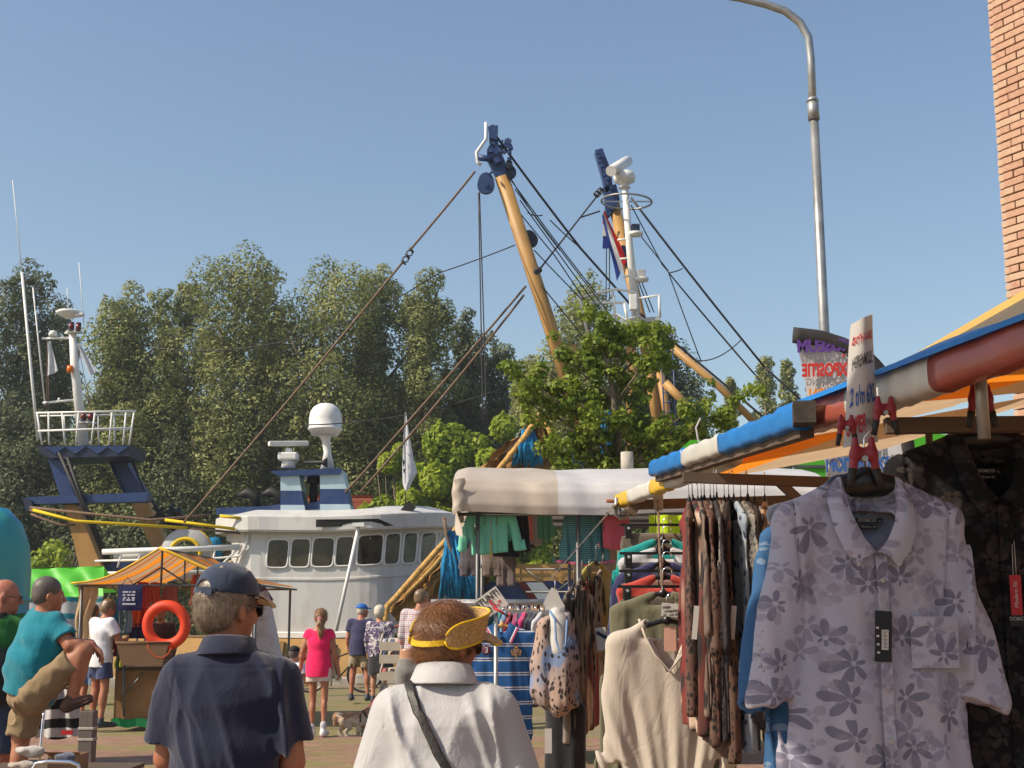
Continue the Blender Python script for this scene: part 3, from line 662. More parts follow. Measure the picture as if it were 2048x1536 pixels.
# hull below
hp = [(at(95, 1268, 35.2).x, 0), (at(452, 1268, 35.2).x, 0)]
hx0 = at(60, 1268, 35).x; hx1 = at(960, 1268, 36).x
g = MB(); y0 = 34.95
def hull(g, z0, z1, o, x0=hx0, x1=hx1):
    sec = []
    for i in range(21):
        f = i/20; x = x0+(x1-x0)*f; bow = max(0, f-.8)/.2; yy = y0+3.2*bow**2; sec.append((x, yy-o))
    vs = [Lw((x, y, z)) for z in (z0, z1) for x, y in sec]+[Lw((x, 42-y+y0-.5, z)) for z in (z0, z1) for x, y in sec]
    n = 21; fs = [(k, k+1, n+k+1, n+k) for k in range(n-1)]+[(2*n+k, 3*n+k, 3*n+k+1, 2*n+k+1) for k in range(n-1)]+[(n+k, n+k+1, 3*n+k+1, 3*n+k) for k in range(n-1)]+[(0, n, 3*n, 2*n), (n-1, 3*n-1, 4*n-1, 2*n-1)]
    g.add(vs, fs, True)
g = MB(); hull(g, -.35, at(600, 1278, 35).z, 0); g.build('hull', m_ochre, B1)
g = MB(); hull(g, -1.75, -.35, .03); g.build('hull_boot', m_blue, B1)
for px in range(470, 960, 95):
    g = MB(); g.bar(Lw(at(px, 1282, 34.9)), Lw(at(px-10, 1345, 34.9)), .08, .1); g.build('hull_rib', m_ochre, B1)
# aft: rails, drum, deck gear
def wtube(pts, r, name, mat, parent, Y, n=8, L=Lw):
    for s in pts: g = MB(); g.tube([L(at(q[0], q[1], q[2] if len(q) > 2 else Y)) for q in s], r, n); g.build(name, mat, parent)
wtube([[(205, 1104), (480, 1094)]], .075, 'rail_pipe', m_whrail, B1, 35.4)
wtube([[(190, 1122), (440, 1116), (478, 1112), (492, 1095), (497, 1068)], [(245, 1102), (235, 1135)], [(282, 1101), (275, 1128)], [(430, 1096), (424, 1140)], [(480, 1094), (430, 1142)]], .028, 'rail', m_whrail, B1, 35.4)
wtube([[(215, 1146), (460, 1142)], [(330, 1104), (330, 1150)]], .04, 'rail', m_whrail, B1, 35.5)
g = MB(); c = Lw(at(372, 1108, 36.2)); g.lathe(c, [(.36, -.1), (.66, -.1), (.70, 0), (.66, .16), (.36, .16), (.36, -.1)], 32, (0, 1, .0)); g.build('net_drum', m_grey, B1)
g = MB(); g.torus(c+Vector((0, -.12, 0)), .40, .05, (0, 1, 0), 28, 8); g.torus(c+Vector((0, .1, 0)), .69, .03, (0, 1, 0), 28, 6); g.build('drum_rim', m_yrope, B1)
g = MB(); g.lathe(Lw(at(262, 1112, 35.9)), [(.001, -.45), (.13, -.43), (.15, -.2), (.15, .2), (.13, .43), (.001, .45)], 14, (1, 0, .05)); g.build('life_raft', m_whrail, B1)
g = MB(); wb(205, 330, 1118, 1160, 36.3, 2, g); g.build('deckhouse', m_blue, B1)
for px in (412, 428):
    g = MB(); g.lathe(Lw(at(px, 1122, 36.8)), [(.001, 0), (.2, 0), (.22, .3), (.22, .5), (.19, .62), (.001, .66)], 14); g.build('blue_barrel', m_netblue, B1)
g = MB(); g.tube([Lw(at(355, 1060, 37)), Lw(at(355, 1030, 37))], .2, 12); g.tube([Lw(at(355, 1030, 37)), Lw(at(355, 1018, 37))], [.13, .1], 12); g.build('bollard_post', m_navy, B1)
g = MB(); rs = random.Random(5)
for k in range(9): a = at(rs.uniform(300, 345), rs.uniform(1015, 1050), 36.5); g.tube([Lw(a), Lw(a+Vector((rs.uniform(-.4, .4), .1, rs.uniform(-.3, .1)))), Lw(a+Vector((rs.uniform(-.5, .5), .3, -.3)))], .05, 6)
g.build('cable_bundle', m_black, B1)
# gantry
def slab(g, q, Y, D): g.prism([Lw(at(x, y, Y)) for x, y in q], (0, D, 0))
for q, mt in ((((128, 1008), (153, 1010), (206, 1140), (160, 1140)), m_ochre), (((92, 905), (124, 905), (153, 1008), (126, 1010)), m_blue), (((252, 985), (290, 990), (332, 1095), (305, 1100)), m_ochre), (((212, 905), (238, 905), (298, 995), (252, 990)), m_blue)):
    g = MB(); slab(g, q, 36.0 if q[0][0] < 200 else 37.2, .5); g.build('gantry_leg', mt, B1)
g = MB(); slab(g, ((44, 997), (62, 1008), (292, 1003), (297, 984), (60, 994)), 35.7, .45); g.build('crossbeam', m_blue, B1)
g = MB(); slab(g, ((44, 995), (62, 1000), (66, 1015), (52, 1024)), 35.6, .6); g.build('crossbeam_end', m_navy, B1)
g = MB(); slab(g, ((74, 893), (262, 890), (256, 912), (100, 916), (82, 908)), 35.8, 1.6); g.build('gantry_platform', m_navy, B1)
g = MB()
for px in (110, 150, 195, 235): slab(g, ((px-22, 893), (px+22, 893), (px, 908)), 35.76, .04)
g.build('platform_bracket', m_blue, B1)
wtube([[(72, 826), (272, 822)], [(76, 862), (262, 856)]], .03, 'platform_rail', m_whrail, B1, 35.8)
wtube([[(x, 825), (x2, 890)] for x, x2 in ((74, 84), (97, 98), (124, 130), (157, 152), (190, 182), (224, 218), (252, 246), (268, 258))], .026, 'platform_rail', m_whrail, B1, 35.8)
wtube([[(80, 832, 37.3), (262, 829, 37.3)], [(82, 862, 37.3), (258, 859, 37.3)]]+[[(x, 830, 37.3), (x+2, 890, 37.3)] for x in (128, 196, 228)], .022, 'platform_rail', m_whrail, B1, 37.3)
g = MB(); g.tube([Lw(at(168, 892, 36.6)), Lw(at(150, 740, 36.6)), Lw(at(145, 660, 36.6))], [.15, .12, .10], 12); g.build('mast', m_whrail, B1)
wtube([[(84, 677), (145, 676)], [(86, 806), (150, 800)], [(118, 804), (118, 796)], [(160, 665), (130, 666)]], .035, 'mast_arm', m_whrail, B1, 36.6)
wtube([[(76, 880), (64, 760), (44, 545)]], .04, 'antenna', m_whrail, B1, 36.4); wtube([[(44, 545), (25, 360)]], .012, 'antenna', m_whrail, B1, 36.4)
wtube([[(90, 810), (66, 575)]], .022, 'antenna', m_whrail, B1, 36.7); wtube([[(168, 650), (158, 525)]], .012, 'antenna', m_whrail, B1, 36.7); wtube([[(137, 625), (134, 575)]], .01, 'antenna', m_whrail, B1, 36.7)
g = MB(); p = Lw(at(138, 628, 36.6)); g.lathe(p, [(.001, -.14), (.12, -.12), (.34, .0), (.36, .05), (.30, .09), (.001, .10)], 24); g.build('radar_disc', m_whrail, B1)
g = MB(); p = Lw(at(160, 630, 36.5)); g.box(p, (.22, .2, .08), Matrix.Rotation(-.2, 3, 'Y'), .02); g.build('camera_unit', m_whrail, B1)
g = MB(); g.lathe(Lw(at(106, 668, 36.6)), [(.001, -.08), (.11, -.07), (.12, 0), (.09, .08), (.001, .11)], 14); g.build('small_dome', m_whrail, B1)
for px, py in ((143, 653), (157, 654), (167, 833), (181, 834)):
    g = MB(); p = Lw(at(px, py, 36.4)); g.mi = 1; g.tube([p+Vector((0, 0, -.13)), p+Vector((0, 0, -.09))], .085, 12); g.tube([p+Vector((0, 0, .09)), p+Vector((0, 0, .12))], .07, 12); g.mi = 0; g.tube([p+Vector((0, 0, -.09)), p+Vector((0, 0, .09))], .075, 14); g.build('navigation_lamp', [m_redg, m_navy], B1)
[MB().box(Lw(at(x, y, 36.5)), (.4, .3, .05)).build('lamp_bracket', m_whrail, B1) for x, y in ((150, 664), (175, 845))]
g = MB(); p = Lw(at(140, 738, 36.4)); g.tube([p+Vector((0, 0, -.09)), p+Vector((0, 0, .09))], [.09, .08], 12); g.build('warning_lamp', m_org, B1)
def flag(B, L, q, Y, mat, name='flag', fold=.05, nu=8, nv=12):
    g = MB(); A = [L(at(x, y, Y)) for x, y in q]
    g.grid(lambda u, v: A[0].lerp(A[1], u).lerp(A[3].lerp(A[2], u), v)+Vector((0, fold*sin(u*9+v*3), 0)), nu, nv); o = g.build(name, mat, B); return o
m_cloth = P('white_flag_cloth', (.66, .66, .70), .8, .06, 5, .2, 30, tr=.35)
flag(B1, Lw, ((95, 685), (101, 681), (117, 742), (95, 752)), 36.4, m_cloth); flag(B1, Lw, ((153, 688), (161, 690), (193, 742), (180, 754)), 36.4, m_cloth)
wtube([[(97, 685), (97, 890)], [(156, 690), (196, 888)], [(95, 680), (93, 890)]], .010, 'halyard', m_rope, B1, 36.5)
wtube([[(118, 905), (160, 1000), (215, 1130)], [(135, 915), (165, 1000), (222, 1128)]], .05, 'ladder_stile', m_black, B1, 35.6)
for k in range(17):
    g = MB()
    f = k/16; a = at(126+90*f, 915+213*f, 35.6); b = at(142+84*f, 920+205*f, 35.6); g.tube([Lw(a), Lw(b)], .02, 5); g.build('ladder_rung', m_black, B1)
wtube([[(212, 905), (235, 960), (262, 1010)], [(260, 912), (290, 985), (318, 1020)]], .03, 'rigging', m_navy, B1, 37.1)
wtube([[(66, 1020), (150, 1042), (375, 1056)], [(440, 1032), (480, 1036)], [(330, 1040), (470, 1058)]], .04, 'mooring_rope', m_yrope, B1, 35.2)
wtube([[(60, 1020), (140, 1038)], [(62, 1028), (120, 1050), (150, 1050)], [(375, 1056), (480, 1066)], [(60, 1015), (300, 1040), (420, 1030)]], .035, 'rope', m_rope, B1, 35.25)
# feather flag on the bow (its own thing, hung on a staff on the roof)
FF = thing('boat_flag', 'white feather shaped flag on a thin staff above the wheelhouse roof', 'flag', at(811, 1030, 36))
Lf = lambda p: Vector(p)-FF.location
g = MB(); L_ = [(810, 825), (806, 880), (804, 930), (805, 968), (811, 982)]; R_ = [(812, 825), (819, 870), (828, 920), (834, 944), (815, 982)]
def ffn(u, v):
    i = min(3, int(u*4)); f = u*4-i; a = Lf(at(L_[i][0]+(L_[i+1][0]-L_[i][0])*f, L_[i][1]+(L_[i+1][1]-L_[i][1])*f, 36)); b = Lf(at(R_[i][0]+(R_[i+1][0]-R_[i][0])*f, R_[i][1]+(R_[i+1][1]-R_[i][1])*f, 36)); return a.lerp(b, v)+Vector((0, .06*sin(v*5+u*3), 0))
g.grid(ffn, 20, 6); g.build('cloth', m_cloth, FF)
g = MB(); g.tube([Lf(at(811, 1032, 36)), Lf(at(811, 980, 36)), Lf(at(809, 880, 36.02)), Lf(at(811, 820, 36.02))], [.02, .014, .01, .006], 6); g.build('staff', m_wire, FF)
g = MB(); 
for q in (((805, 915), (810, 925), (806, 935)), ((806, 938), (812, 938), (808, 948)), ((813, 905), (821, 912), (820, 914)), ((812, 880), (814, 890), (813, 893))): g.prism([Lf(at(x, y, 35.9)) for x, y in q], (0, -.004, 0))
g.build('print', m_navy, FF)
# ---------------- second trawler ----------------
B2 = thing('beam_trawler', 'beam trawler with two yellow derrick booms and railed mast platform, behind the street tree', 'boat', (3, 34.5, 0))
L2 = lambda p: Vector(p)-B2.location
w2 = lambda pts, r, name, mat, Y, n=8: wtube(pts, r, name, mat, B2, Y, n, L2)
def s2(g, q, Y, D, L=L2): g.prism([L(at(x, y, Y)) for x, y in q], (0, D, 0))
w2([[(1003, 352, 34.5), (1112, 690, 35.5), (1180, 905, 36.3)]], .19, 'boom', m_ochre, 35, 20)
w2([[(1226, 400, 37.5), (1290, 680, 37), (1330, 890, 36.5)]], .17, 'boom', m_ochre, 36, 20)
def head(cx, cy, s, Y):
    g = MB(); T = lambda x, y: (cx+x*s, cy+y*s)
    s2(g, [T(*q) for q in ((-8, 0), (14, -2), (10, -30), (-2, -58), (-8, -98), (-14, -104), (-24, -98), (-18, -68), (-26, -52), (-26, -36))], Y-.15, .32)
    s2(g, [T(*q) for q in ((-22, -100), (-4, -102), (-6, -72), (-22, -78))], Y-.25, .5)
    for k in range(14):
        a, b = rs.uniform(-20, 22), rs.uniform(-70, -5); p = L2(at(*T(a, b), Y-.25)); g.box(p, (rs.uniform(.06, .16),)*3, Matrix.Rotation(rs.random()*3, 3, 'Y'), .01)
    g.build('boom_head', m_blue, B2)
head(1000, 352, 1, 34.5)
w2([[(972, 245), (972, 278), (953, 305), (955, 325), (962, 330)]], .045, 'head_bracket', m_whrail, 34.3)
w2([[(956, 315), (985, 318)]], .09, 'head_pin', m_blue, 34.3)
g = MB(); s2(g, ((1190, 300), (1205, 296), (1222, 340), (1226, 378), (1212, 385), (1203, 345)), 37.3, .4); s2(g, ((1206, 375), (1232, 368), (1240, 398), (1220, 430), (1212, 432), (1210, 400)), 37.3, .3)
for k in range(10): p = L2(at(1195+28*k/9+rs.uniform(-3, 3), 305+80*k/9, 37.2)); g.box(p, (.1, .1, .1), Matrix.Rotation(k, 3, 'Y'), .01)
g.build('boom_head', m_blue, B2)
g = MB(); s2(g, ((1243, 490), (1258, 492), (1262, 530), (1246, 528)), 37, .3); g.build('boom_collar', m_blue, B2)
def block(px, py, r, Y, mat=m_blue, a=0):
    g = MB(); c = at(px, py, Y); pts = []
    for k in range(20):
        t = 2*pi*k/20; rr = r*(1+.55*max(0, cos(t))**3); pts.append(L2(c+Vector((rr*sin(t+a), 0, rr*cos(t+a)))))
    g.prism(pts, (0, .12, 0)); g.tube([L2(c+Vector((0, -.04, 0))), L2(c+Vector((0, .16, 0)))], r*.3, 10); g.build('pulley', mat, B2)
block(972, 370, .23, 34.4); block(1020, 344, .17, 34.4, m_navy, -.5); block(1062, 480, .19, 35.0, m_navy, -.4); block(1018, 330, .1, 34.3, m_navy); block(1225, 410, .14, 37.2)
block(1000, 300, .1, 34.4, m_navy)
# mast
w2([[(1274, 645), (1258, 480), (1250, 375)]], [.13, .10, .09], 'mast', m_whrail, 36)
g = MB(); p = L2(at(1249, 362, 36)); g.lathe(p, [(.001, -.22), (.17, -.20), (.10, -.12), (.12, -.10), (.28, -.02), (.31, .10), (.27, .24), (.10, .27), (.001, .28)], 20); g.build('radar_base', m_whrail, B2)
g = MB(); g.tube([L2(at(1222, 342, 35.4)), L2(at(1255, 322, 36.8))], .15, 14); g.build('radar_scanner', m_whrail, B2)
g = MB(); c = L2(at(1253, 403, 36)); g.torus(c, .70, .028, (.05, 0, 1), 36, 6); g.bar(c+Vector((-.7, 0, 0)), c+Vector((.7, 0, .0)), .03, .03); g.bar(c+Vector((0, -.7, 0)), c+Vector((0, .7, .0)), .03, .03); g.build('ring_antenna', m_galv, B2)
for px, py, m_ in ((1271, 457, m_navy), (1282, 548, m_grey)):
    g = MB(); p = L2(at(px, py, 36)); g.box(p, (.22, .22, .22), bev=.02); g.build('lamp', m_, B2); g = MB(); g.lathe(p+Vector((0, 0, -.2)), [(.001, -.05), (.2, 0), (.22, .08), (.001, .08)], 14); g.bar(p+Vector((0, 0, -.15)), p+Vector((-.25, 0, -.15)), .06, .05); g.build('lamp_bracket', m_whrail, B2)
w2([[(1235, 480), (1258, 478)], [(1240, 518), (1260, 516)], [(1246, 553), (1264, 552)]], .03, 'mast_rung', m_whrail, 36)
# platform with rails
w2([[(1160, 595), (1232, 578), (1272, 585)], [(1178, 605), (1252, 606)], [(1272, 598), (1318, 590), (1320, 628)], [(1205, 635), (1232, 628), (1250, 640), (1280, 632)], [(1215, 650), (1265, 648)]], .035, 'platform_rail', m_whrail, 35.6)
w2([[(1160, 595), (1175, 670)], [(1225, 582), (1232, 645)], [(1203, 605), (1210, 635)], [(1248, 606), (1256, 645)], [(1272, 585), (1276, 640)], [(1318, 590), (1320, 635)]], .035, 'platform_post', m_whrail, 35.6)
g = MB(); s2(g, ((1205, 645), (1320, 632), (1320, 640), (1205, 655)), 35.6, 1.4); g.build('platform_floor', m_grey, B2)
g = MB(); g.box(L2(at(1266, 605, 35.5)), (.2, .2, .42), bev=.02); g.build('junction_box', m_whrail, B2)
# A-frame posts, ladder, braces
w2([[(1318, 740), (1345, 895)], [(1292, 700), (1320, 895)]], .12, 'frame_leg', m_ochre, 36, 12)
w2([[(1262, 655), (1262, 930)]], .14, 'frame_leg', m_ochre, 36, 12)
w2([[(1345, 695), (1440, 775), (1515, 850)]], .10, 'brace', m_ochre, 35.6, 12); w2([[(1330, 765), (1388, 826)]], .11, 'brace', m_ochre, 35.2, 12)
w2([[(1322, 700), (1332, 895)], [(1345, 700), (1355, 895)]], .02, 'ladder_stile', m_blue, 35.3)
[MB().tube([L2(at(1322+10*k/9, 705+20*k, 35.3)), L2(at(1346+9*k/9, 703+20*k, 35.3))], .018, 5).build('ladder_rung', m_blue, B2) for k in range(10)]
g = MB(); s2(g, ((1098, 700), (1152, 688), (1156, 720), (1130, 730)), 35.6, .3); g.build('boom_bracket', m_ochre, B2)
g = MB(); s2(g, ((1296, 895), (1420, 893), (1420, 935), (1296, 935)), 35, 2); s2(g, ((1300, 900), (1416, 898), (1416, 904), (1300, 906)), 34.95, .05); g.build('deckhouse', P('brown_paint', (.11, .075, .055), .6, .2), B2)
g = MB(); s2(g, ((1000, 1128), (1400, 1128), (1400, 1168), (1000, 1168)), 35, 3); g.build('superstructure', m_ochre, B2)
g = MB(); s2(g, ((945, 1165), (1620, 1150), (1620, 1330), (960, 1330)), 34, 5); g.build('hull', m_blue, B2)
for q, mt in ((((1052, 1165), (1085, 1165), (1150, 1235), (1105, 1240)), m_whrail), (((1035, 1165), (1052, 1165), (1105, 1240), (1092, 1245)), m_redg), (((1150, 1170), (1166, 1170), (1230, 1235), (1215, 1240)), P('orange_paint', (.6, .12, .03), .5))):
    g = MB(); s2(g, q, 33.9, .06); g.build('bow_stripe', mt, B2)
g = MB(); 
for k in range(7):
    x = 1000+k*42; g.bar(L2(at(x, 1132, 34)), L2(at(x+42, 1168, 34)), .05, .05); g.bar(L2(at(x+42, 1132, 34)), L2(at(x+42, 1168, 34)), .06, .06)
g.bar(L2(at(995, 1133, 34)), L2(at(1300, 1130, 34)), .1, .1); g.bar(L2(at(995, 1152, 34)), L2(at(1300, 1148, 34)), .1, .1)
g.build('lattice_rail', m_ochre, B2)
# rigging
def sag(a, b, s, Y0, Y1=None, n=9):
    Y1 = Y1 or Y0; A, B = at(*a, Y0), at(*b, Y1); return [A.lerp(B, i/n)-Vector((0, 0, s*4*(i/n)*(1-i/n))) for i in range(n+1)]
def rig(items, r, mat, name='wire'):
    for a, b, s, Y0, Y1 in items:
        g = MB(); g.tube([L2(p) for p in sag(a, b, s, Y0, Y1)], r, 5); g.build(name, mat, B2)
rig([((950, 343), (820, 500), .02, 34.4, 34.2), ((805, 525), (368, 1045), .06, 34.2, 33.9), ((1052, 572), (775, 890), .03, 34.9, 34.4), ((775, 890), (690, 985), .02, 34.4, 34.2), ((1048, 590), (720, 985), .1, 34.9, 34.2)], .032, m_rope, 'stay')
rig([((1205, 378), (1078, 540), .0, 37, 35), ((1160, 435), (1200, 422), .0, 37, 37)], .026, m_wire, 'stay')
rig([((957, 385), (966, 850), 0, 34.4, 34.6), ((959, 385), (974, 850), 0, 34.5, 34.7)], .018, m_wire, 'fall')
rig([((985, 262), (1160, 495), .03, 34.4, 35.5), ((1160, 495), (1278, 628), .0, 35.5, 36), ((1262, 395), (1530, 735), .05, 37, 38), ((1530, 735), (1625, 820), .0, 38, 38), ((1278, 625), (1540, 845), .0, 36, 36)], .034, m_wire, 'wire')
rig([((1015, 350), (1195, 590), .05, 34.5, 35.6), ((1030, 378), (1240, 655), .03, 34.6, 35.6), ((1012, 340), (1120, 500), .1, 34.5, 35), ((1040, 400), (1215, 640), .02, 34.7, 35.6), ((1068, 500), (1220, 655), .02, 35, 35.6), ((1000, 378), (1110, 512), 0, 34.5, 35), ((1110, 512), (1230, 690), 0, 35, 35.7), ((1262, 410), (1325, 530), 0, 36, 36.6), ((1325, 530), (1520, 760), .02, 36.6, 37), ((1280, 470), (1337, 542), 0, 36.4, 36.6), ((1337, 545), (1510, 750), .03, 36.6, 37), ((1337, 545), (1402, 722), .02, 36.6, 37), ((1402, 722), (1482, 680), .14, 37, 37.6), ((1340, 545), (1365, 537), .02, 36.6, 36.8), ((1213, 490), (1212, 600), 0, 37, 37), ((1219, 490), (1219, 600), 0, 37, 37), ((1082, 570), (1180, 690), 0, 35, 35.6), ((1100, 440), (1160, 495), .02, 35, 35.4), ((1055, 425), (1085, 430), .05, 34.9, 35.1), ((1276, 560), (1300, 625), 0, 36, 36.1), ((1282, 560), (1308, 625), 0, 36, 36.1), ((880, 545), (1030, 490), .02, 35, 35), ((300, 695), (880, 545), .8, 36, 35.2), ((600, 850), (1020, 772), .25, 34.2, 34.8), ((1085, 830), (1060, 800), 0, 33.5, 33.5), ((1110, 800), (1000, 920), 0, 33.5, 33.5)], .017, m_wire, 'wire')
g = MB()
for a, b in (((805, 528), (825, 497)), ((1071, 545), (1080, 538)), ((1190, 392), (1205, 378))):
    A, B = L2(at(*a, 34.2)), L2(at(*b, 34.3)); n = 5
    for k in range(n): c = A.lerp(B, (k+.5)/n); g.torus(c, .075, .02, (0, 1, 0) if k % 2 else (.5, 0, .5), 10, 5)
g.build('shackle_chain', m_wire, B2)
# dutch flag
m_flag = stripes('tricolour', [(.60, .60, .62), (.02, .05, .25), (.62, .02, .02)], 3.0, 'Z', [0, .34, .67]); 
FL = thing('national_flag', 'red, white and blue flag drooping from the ring antenna of the mast', 'flag', at(1206, 420, 36.8)); Lg = lambda p: Vector(p)-FL.location
def ribbon(cols, P0, Q0, P1, Q1, P2=None, Q2=None, Y=36.8):
    for k, mt in enumerate(cols):
        g = MB()
        def f(u, v, k=k):
            t = (k+v)/3; A = at(*(P0[0]+(Q0[0]-P0[0])*t, P0[1]+(Q0[1]-P0[1])*t), Y); B = at(*(P1[0]+(Q1[0]-P1[0])*t, P1[1]+(Q1[1]-P1[1])*t), Y)
            return Lg(A.lerp(B, u))+Vector((0, .06*sin(u*7+t*6), 0))
        g.grid(f, 12, 3); g.build('stripe', mt, FL)
mr, mw, mb = P('flag_red', (.60, .02, .02), .8, .1, 5, .1, tr=.3), P('flag_white', (.70, .70, .70), .8, .05, 5, .1, tr=.3), P('flag_blue', (.02, .05, .28), .8, .1, 5, .1, tr=.3)
g_ = [mr, mw, mb]
ribbon(g_, (1209, 420), (1204, 432), (1254, 520), (1234, 562)); 
for k, (mt, y0, y1) in enumerate(((mr, 425, 447), (mw, 447, 472), (mb, 472, 497))):
    g = MB(); g.prism([Lg(at(x, y, 36.85+.02*k)) for x, y in ((1206, y0), (1207+(y0-425)*.16, y0), (1207+(y1-425)*.16+2, y1), (1205, y1))], (0, .02, 0)); g.build('stripe', mt, FL)
# net hung from the second boat
NT = thing('fishing_net', 'brown and gold fishing net hung slanting in front of the white wheelhouse bow', 'net', at(900, 1290, 33)); Ln = lambda p: Vector(p)-NT.location
def netsheet(g, A, B, C, D, Y, n=26, amp=.18, seed=1, thick=.12):
    r = np.random.RandomState(seed).uniform(0, 6, 6); P = [Ln(at(*q, Y)) for q in (A, B, C, D)]
    for sgn in (0, 1):
        g.grid(lambda u, v: P[0].lerp(P[1], u).lerp(P[3].lerp(P[2], u), v)+Vector((.05*sin(v*30+r[0]), sgn*thick+amp*sin(u*17+r[1]+2*sin(v*4))*.6+amp*.5*sin(u*41+r[2]), .05*sin(u*22+v*13))), n, n)
g = MB(); netsheet(g, (1084, 828), (1098, 828), (1120, 940), (945, 945), 33.5); netsheet(g, (1050, 880), (1085, 835), (1110, 1000), (905, 1080), 33.6, seed=3)
netsheet(g, (905, 1065), (1010, 1060), (960, 1215), (772, 1222), 33.4, seed=5); netsheet(g, (940, 1040), (1010, 1100), (860, 1290), (780, 1225), 33.3, seed=7, amp=.1); g.build('mesh_sheet', m_net, NT)
m_gold = P('gold_rope', (.55, .32, .10), .9, .35, 12, .9, 50, bd=.03)
g = MB(); rr = lambda pts, r: g.tube([Ln(at(x+rs.uniform(-1.5, 1.5), y, 33.1)) for x, y in pts], r, 8)
rr([(1080, 830), (1040, 885), (990, 950), (940, 1020), (905, 1066), (870, 1105), (830, 1150), (793, 1195), (775, 1212), (772, 1232), (775, 1260)], .075); rr([(915, 1075), (870, 1130), (835, 1165), (810, 1190)], .06); rr([(1085, 830), (1105, 880), (1115, 930)], .05)
g.build('edge_rope', m_gold, NT)
BN = thing('blue_net', 'tangle of bright blue netting hanging beside the brown net', 'net', at(1000, 1200, 33)); Lb = lambda p: Vector(p)-BN.location
g = MB()
def strands(g, c, w, y0, y1, n, Y, conv=None):
    for k in range(n):
        x0 = c+rs.uniform(-w, w)*.35; x1 = c+rs.uniform(-w, w); m_ = (x0+x1)/2+rs.uniform(-8, 8); g.tube([Lb(at(x0, y0+rs.uniform(0, 8), Y)), Lb(at(m_, (y0+y1)/2, Y+rs.uniform(-.2, .2))), Lb(at(x1, y1-rs.uniform(0, 14), Y))], [.03, .055, .02], 5)
strands(g, 1055, 32, 858, 935, 50, 33.2); g.build('netting', m_netblue, BN)
g = MB(); strands(g, 920, 45, 1070, 1210, 70, 33.0); strands(g, 900, 22, 1060, 1200, 30, 32.9); g.build('netting', m_netblue, BN)
g = MB(); strands(g, 1145, 30, 905, 935, 16, 33.4); strands(g, 1215, 16, 800, 920, 16, 35.4); g.build('netting', m_netblue, BN)
g = MB(); g.tube([Lb(at(x, y, 32.8)) for x, y in ((888, 1035), (893, 1070), (900, 1095), (905, 1110), (925, 1125))], .05, 6); g.build('chain', m_rope, BN)
# ---- people -----------------------------------------------------------
def skinmat(name, c):
    m, nt, b = newmat(name); v = obc(nt); k = mixc(nt, mapr(nt, noise(nt, v, 14, 5), .35, .7), c, (c[0]*.82, c[1]*.62, c[2]*.58))
    k = mixc(nt, mapr(nt, noise(nt, v, 90, 3), .6, .75, 0, .25), k, (c[0]*.6, c[1]*.4, c[2]*.35))
    lk(nt, k, b.inputs['Base Color']); b.inputs['Roughness'].default_value = .52; b.inputs['Subsurface Weight'].default_value = .12
    b.inputs['Subsurface Radius'].default_value = (.012, .005, .003); b.inputs['Specular IOR Level'].default_value = .4
    addbump(nt, b, noise(nt, v, 240, 3), .25, .002); return m
sk_tan = skinmat('skin_tanned', (.40, .185, .105)); sk_red = skinmat('skin_reddish', (.42, .18, .11)); sk_fair = skinmat('skin_fair', (.50, .28, .18))
m_eye = P('eye_white', (.6, .58, .55), .2, .05, 5, 0); m_iris = P('iris', (.03, .03, .03), .1, .05, 5, 0)
def Vn(*a): return np.array(a, float)
def rotm(yaw=0, pitch=0, roll=0): return np.array(Euler((pitch, roll, yaw), 'XYZ').to_matrix())
def headprims(c, R, s=1, sub=True):
    """head facing +y in its own frame"""
    g = lambda *p: c+s*(R@Vn(*p))
    E = lambda p, r, R2=None, **k: ell(g(*p), s*Vn(*r), R if R2 is None else R@R2, **k)
    p = [E((0, -.016, .035), (.075, .096, .088), k=.02), E((0, .020, -.030), (.062, .072, .078), k=.025), E((0, .045, -.075), (.038, .042, .034), k=.025),
         cap(g(-.034, .080, .028), g(.034, .080, .028), .012*s, k=.015), cap(g(0, .090, .018), g(0, .114, -.022), .009*s, .013*s, k=.012), E((.012, .100, -.026), (.009, .011, .008), k=.008), E((-.012, .100, -.026), (.009, .011, .008), k=.008),
         E((-.043, .055, -.018), (.022, .026, .026), k=.02), E((.043, .055, -.018), (.022, .026, .026), k=.02),
         cap(g(-.018, .086, -.053), g(.018, .086, -.053), .0075*s, k=.007), cap(g(-.016, .085, -.064), g(.016, .085, -.064), .008*s, k=.007), E((0, .076, -.090), (.020, .020, .016), k=.015)]
    for sg in (-1, 1):
        r2 = np.array(Euler((-.15, 0, sg*.35)).to_matrix())
        p += [E((sg*.078, -.010, -.006), (.011, .021, .034), r2, k=.008), E((sg*.076, -.004, -.034), (.008, .011, .014), r2, k=.008)]
        if sub: p += [E((sg*.090, -.002, .0), (.009, .010, .018), r2, k=.006, sub=1), E((sg*.031, .098, .008), (.015, .013, .010), k=.012, sub=1), ]
    return p
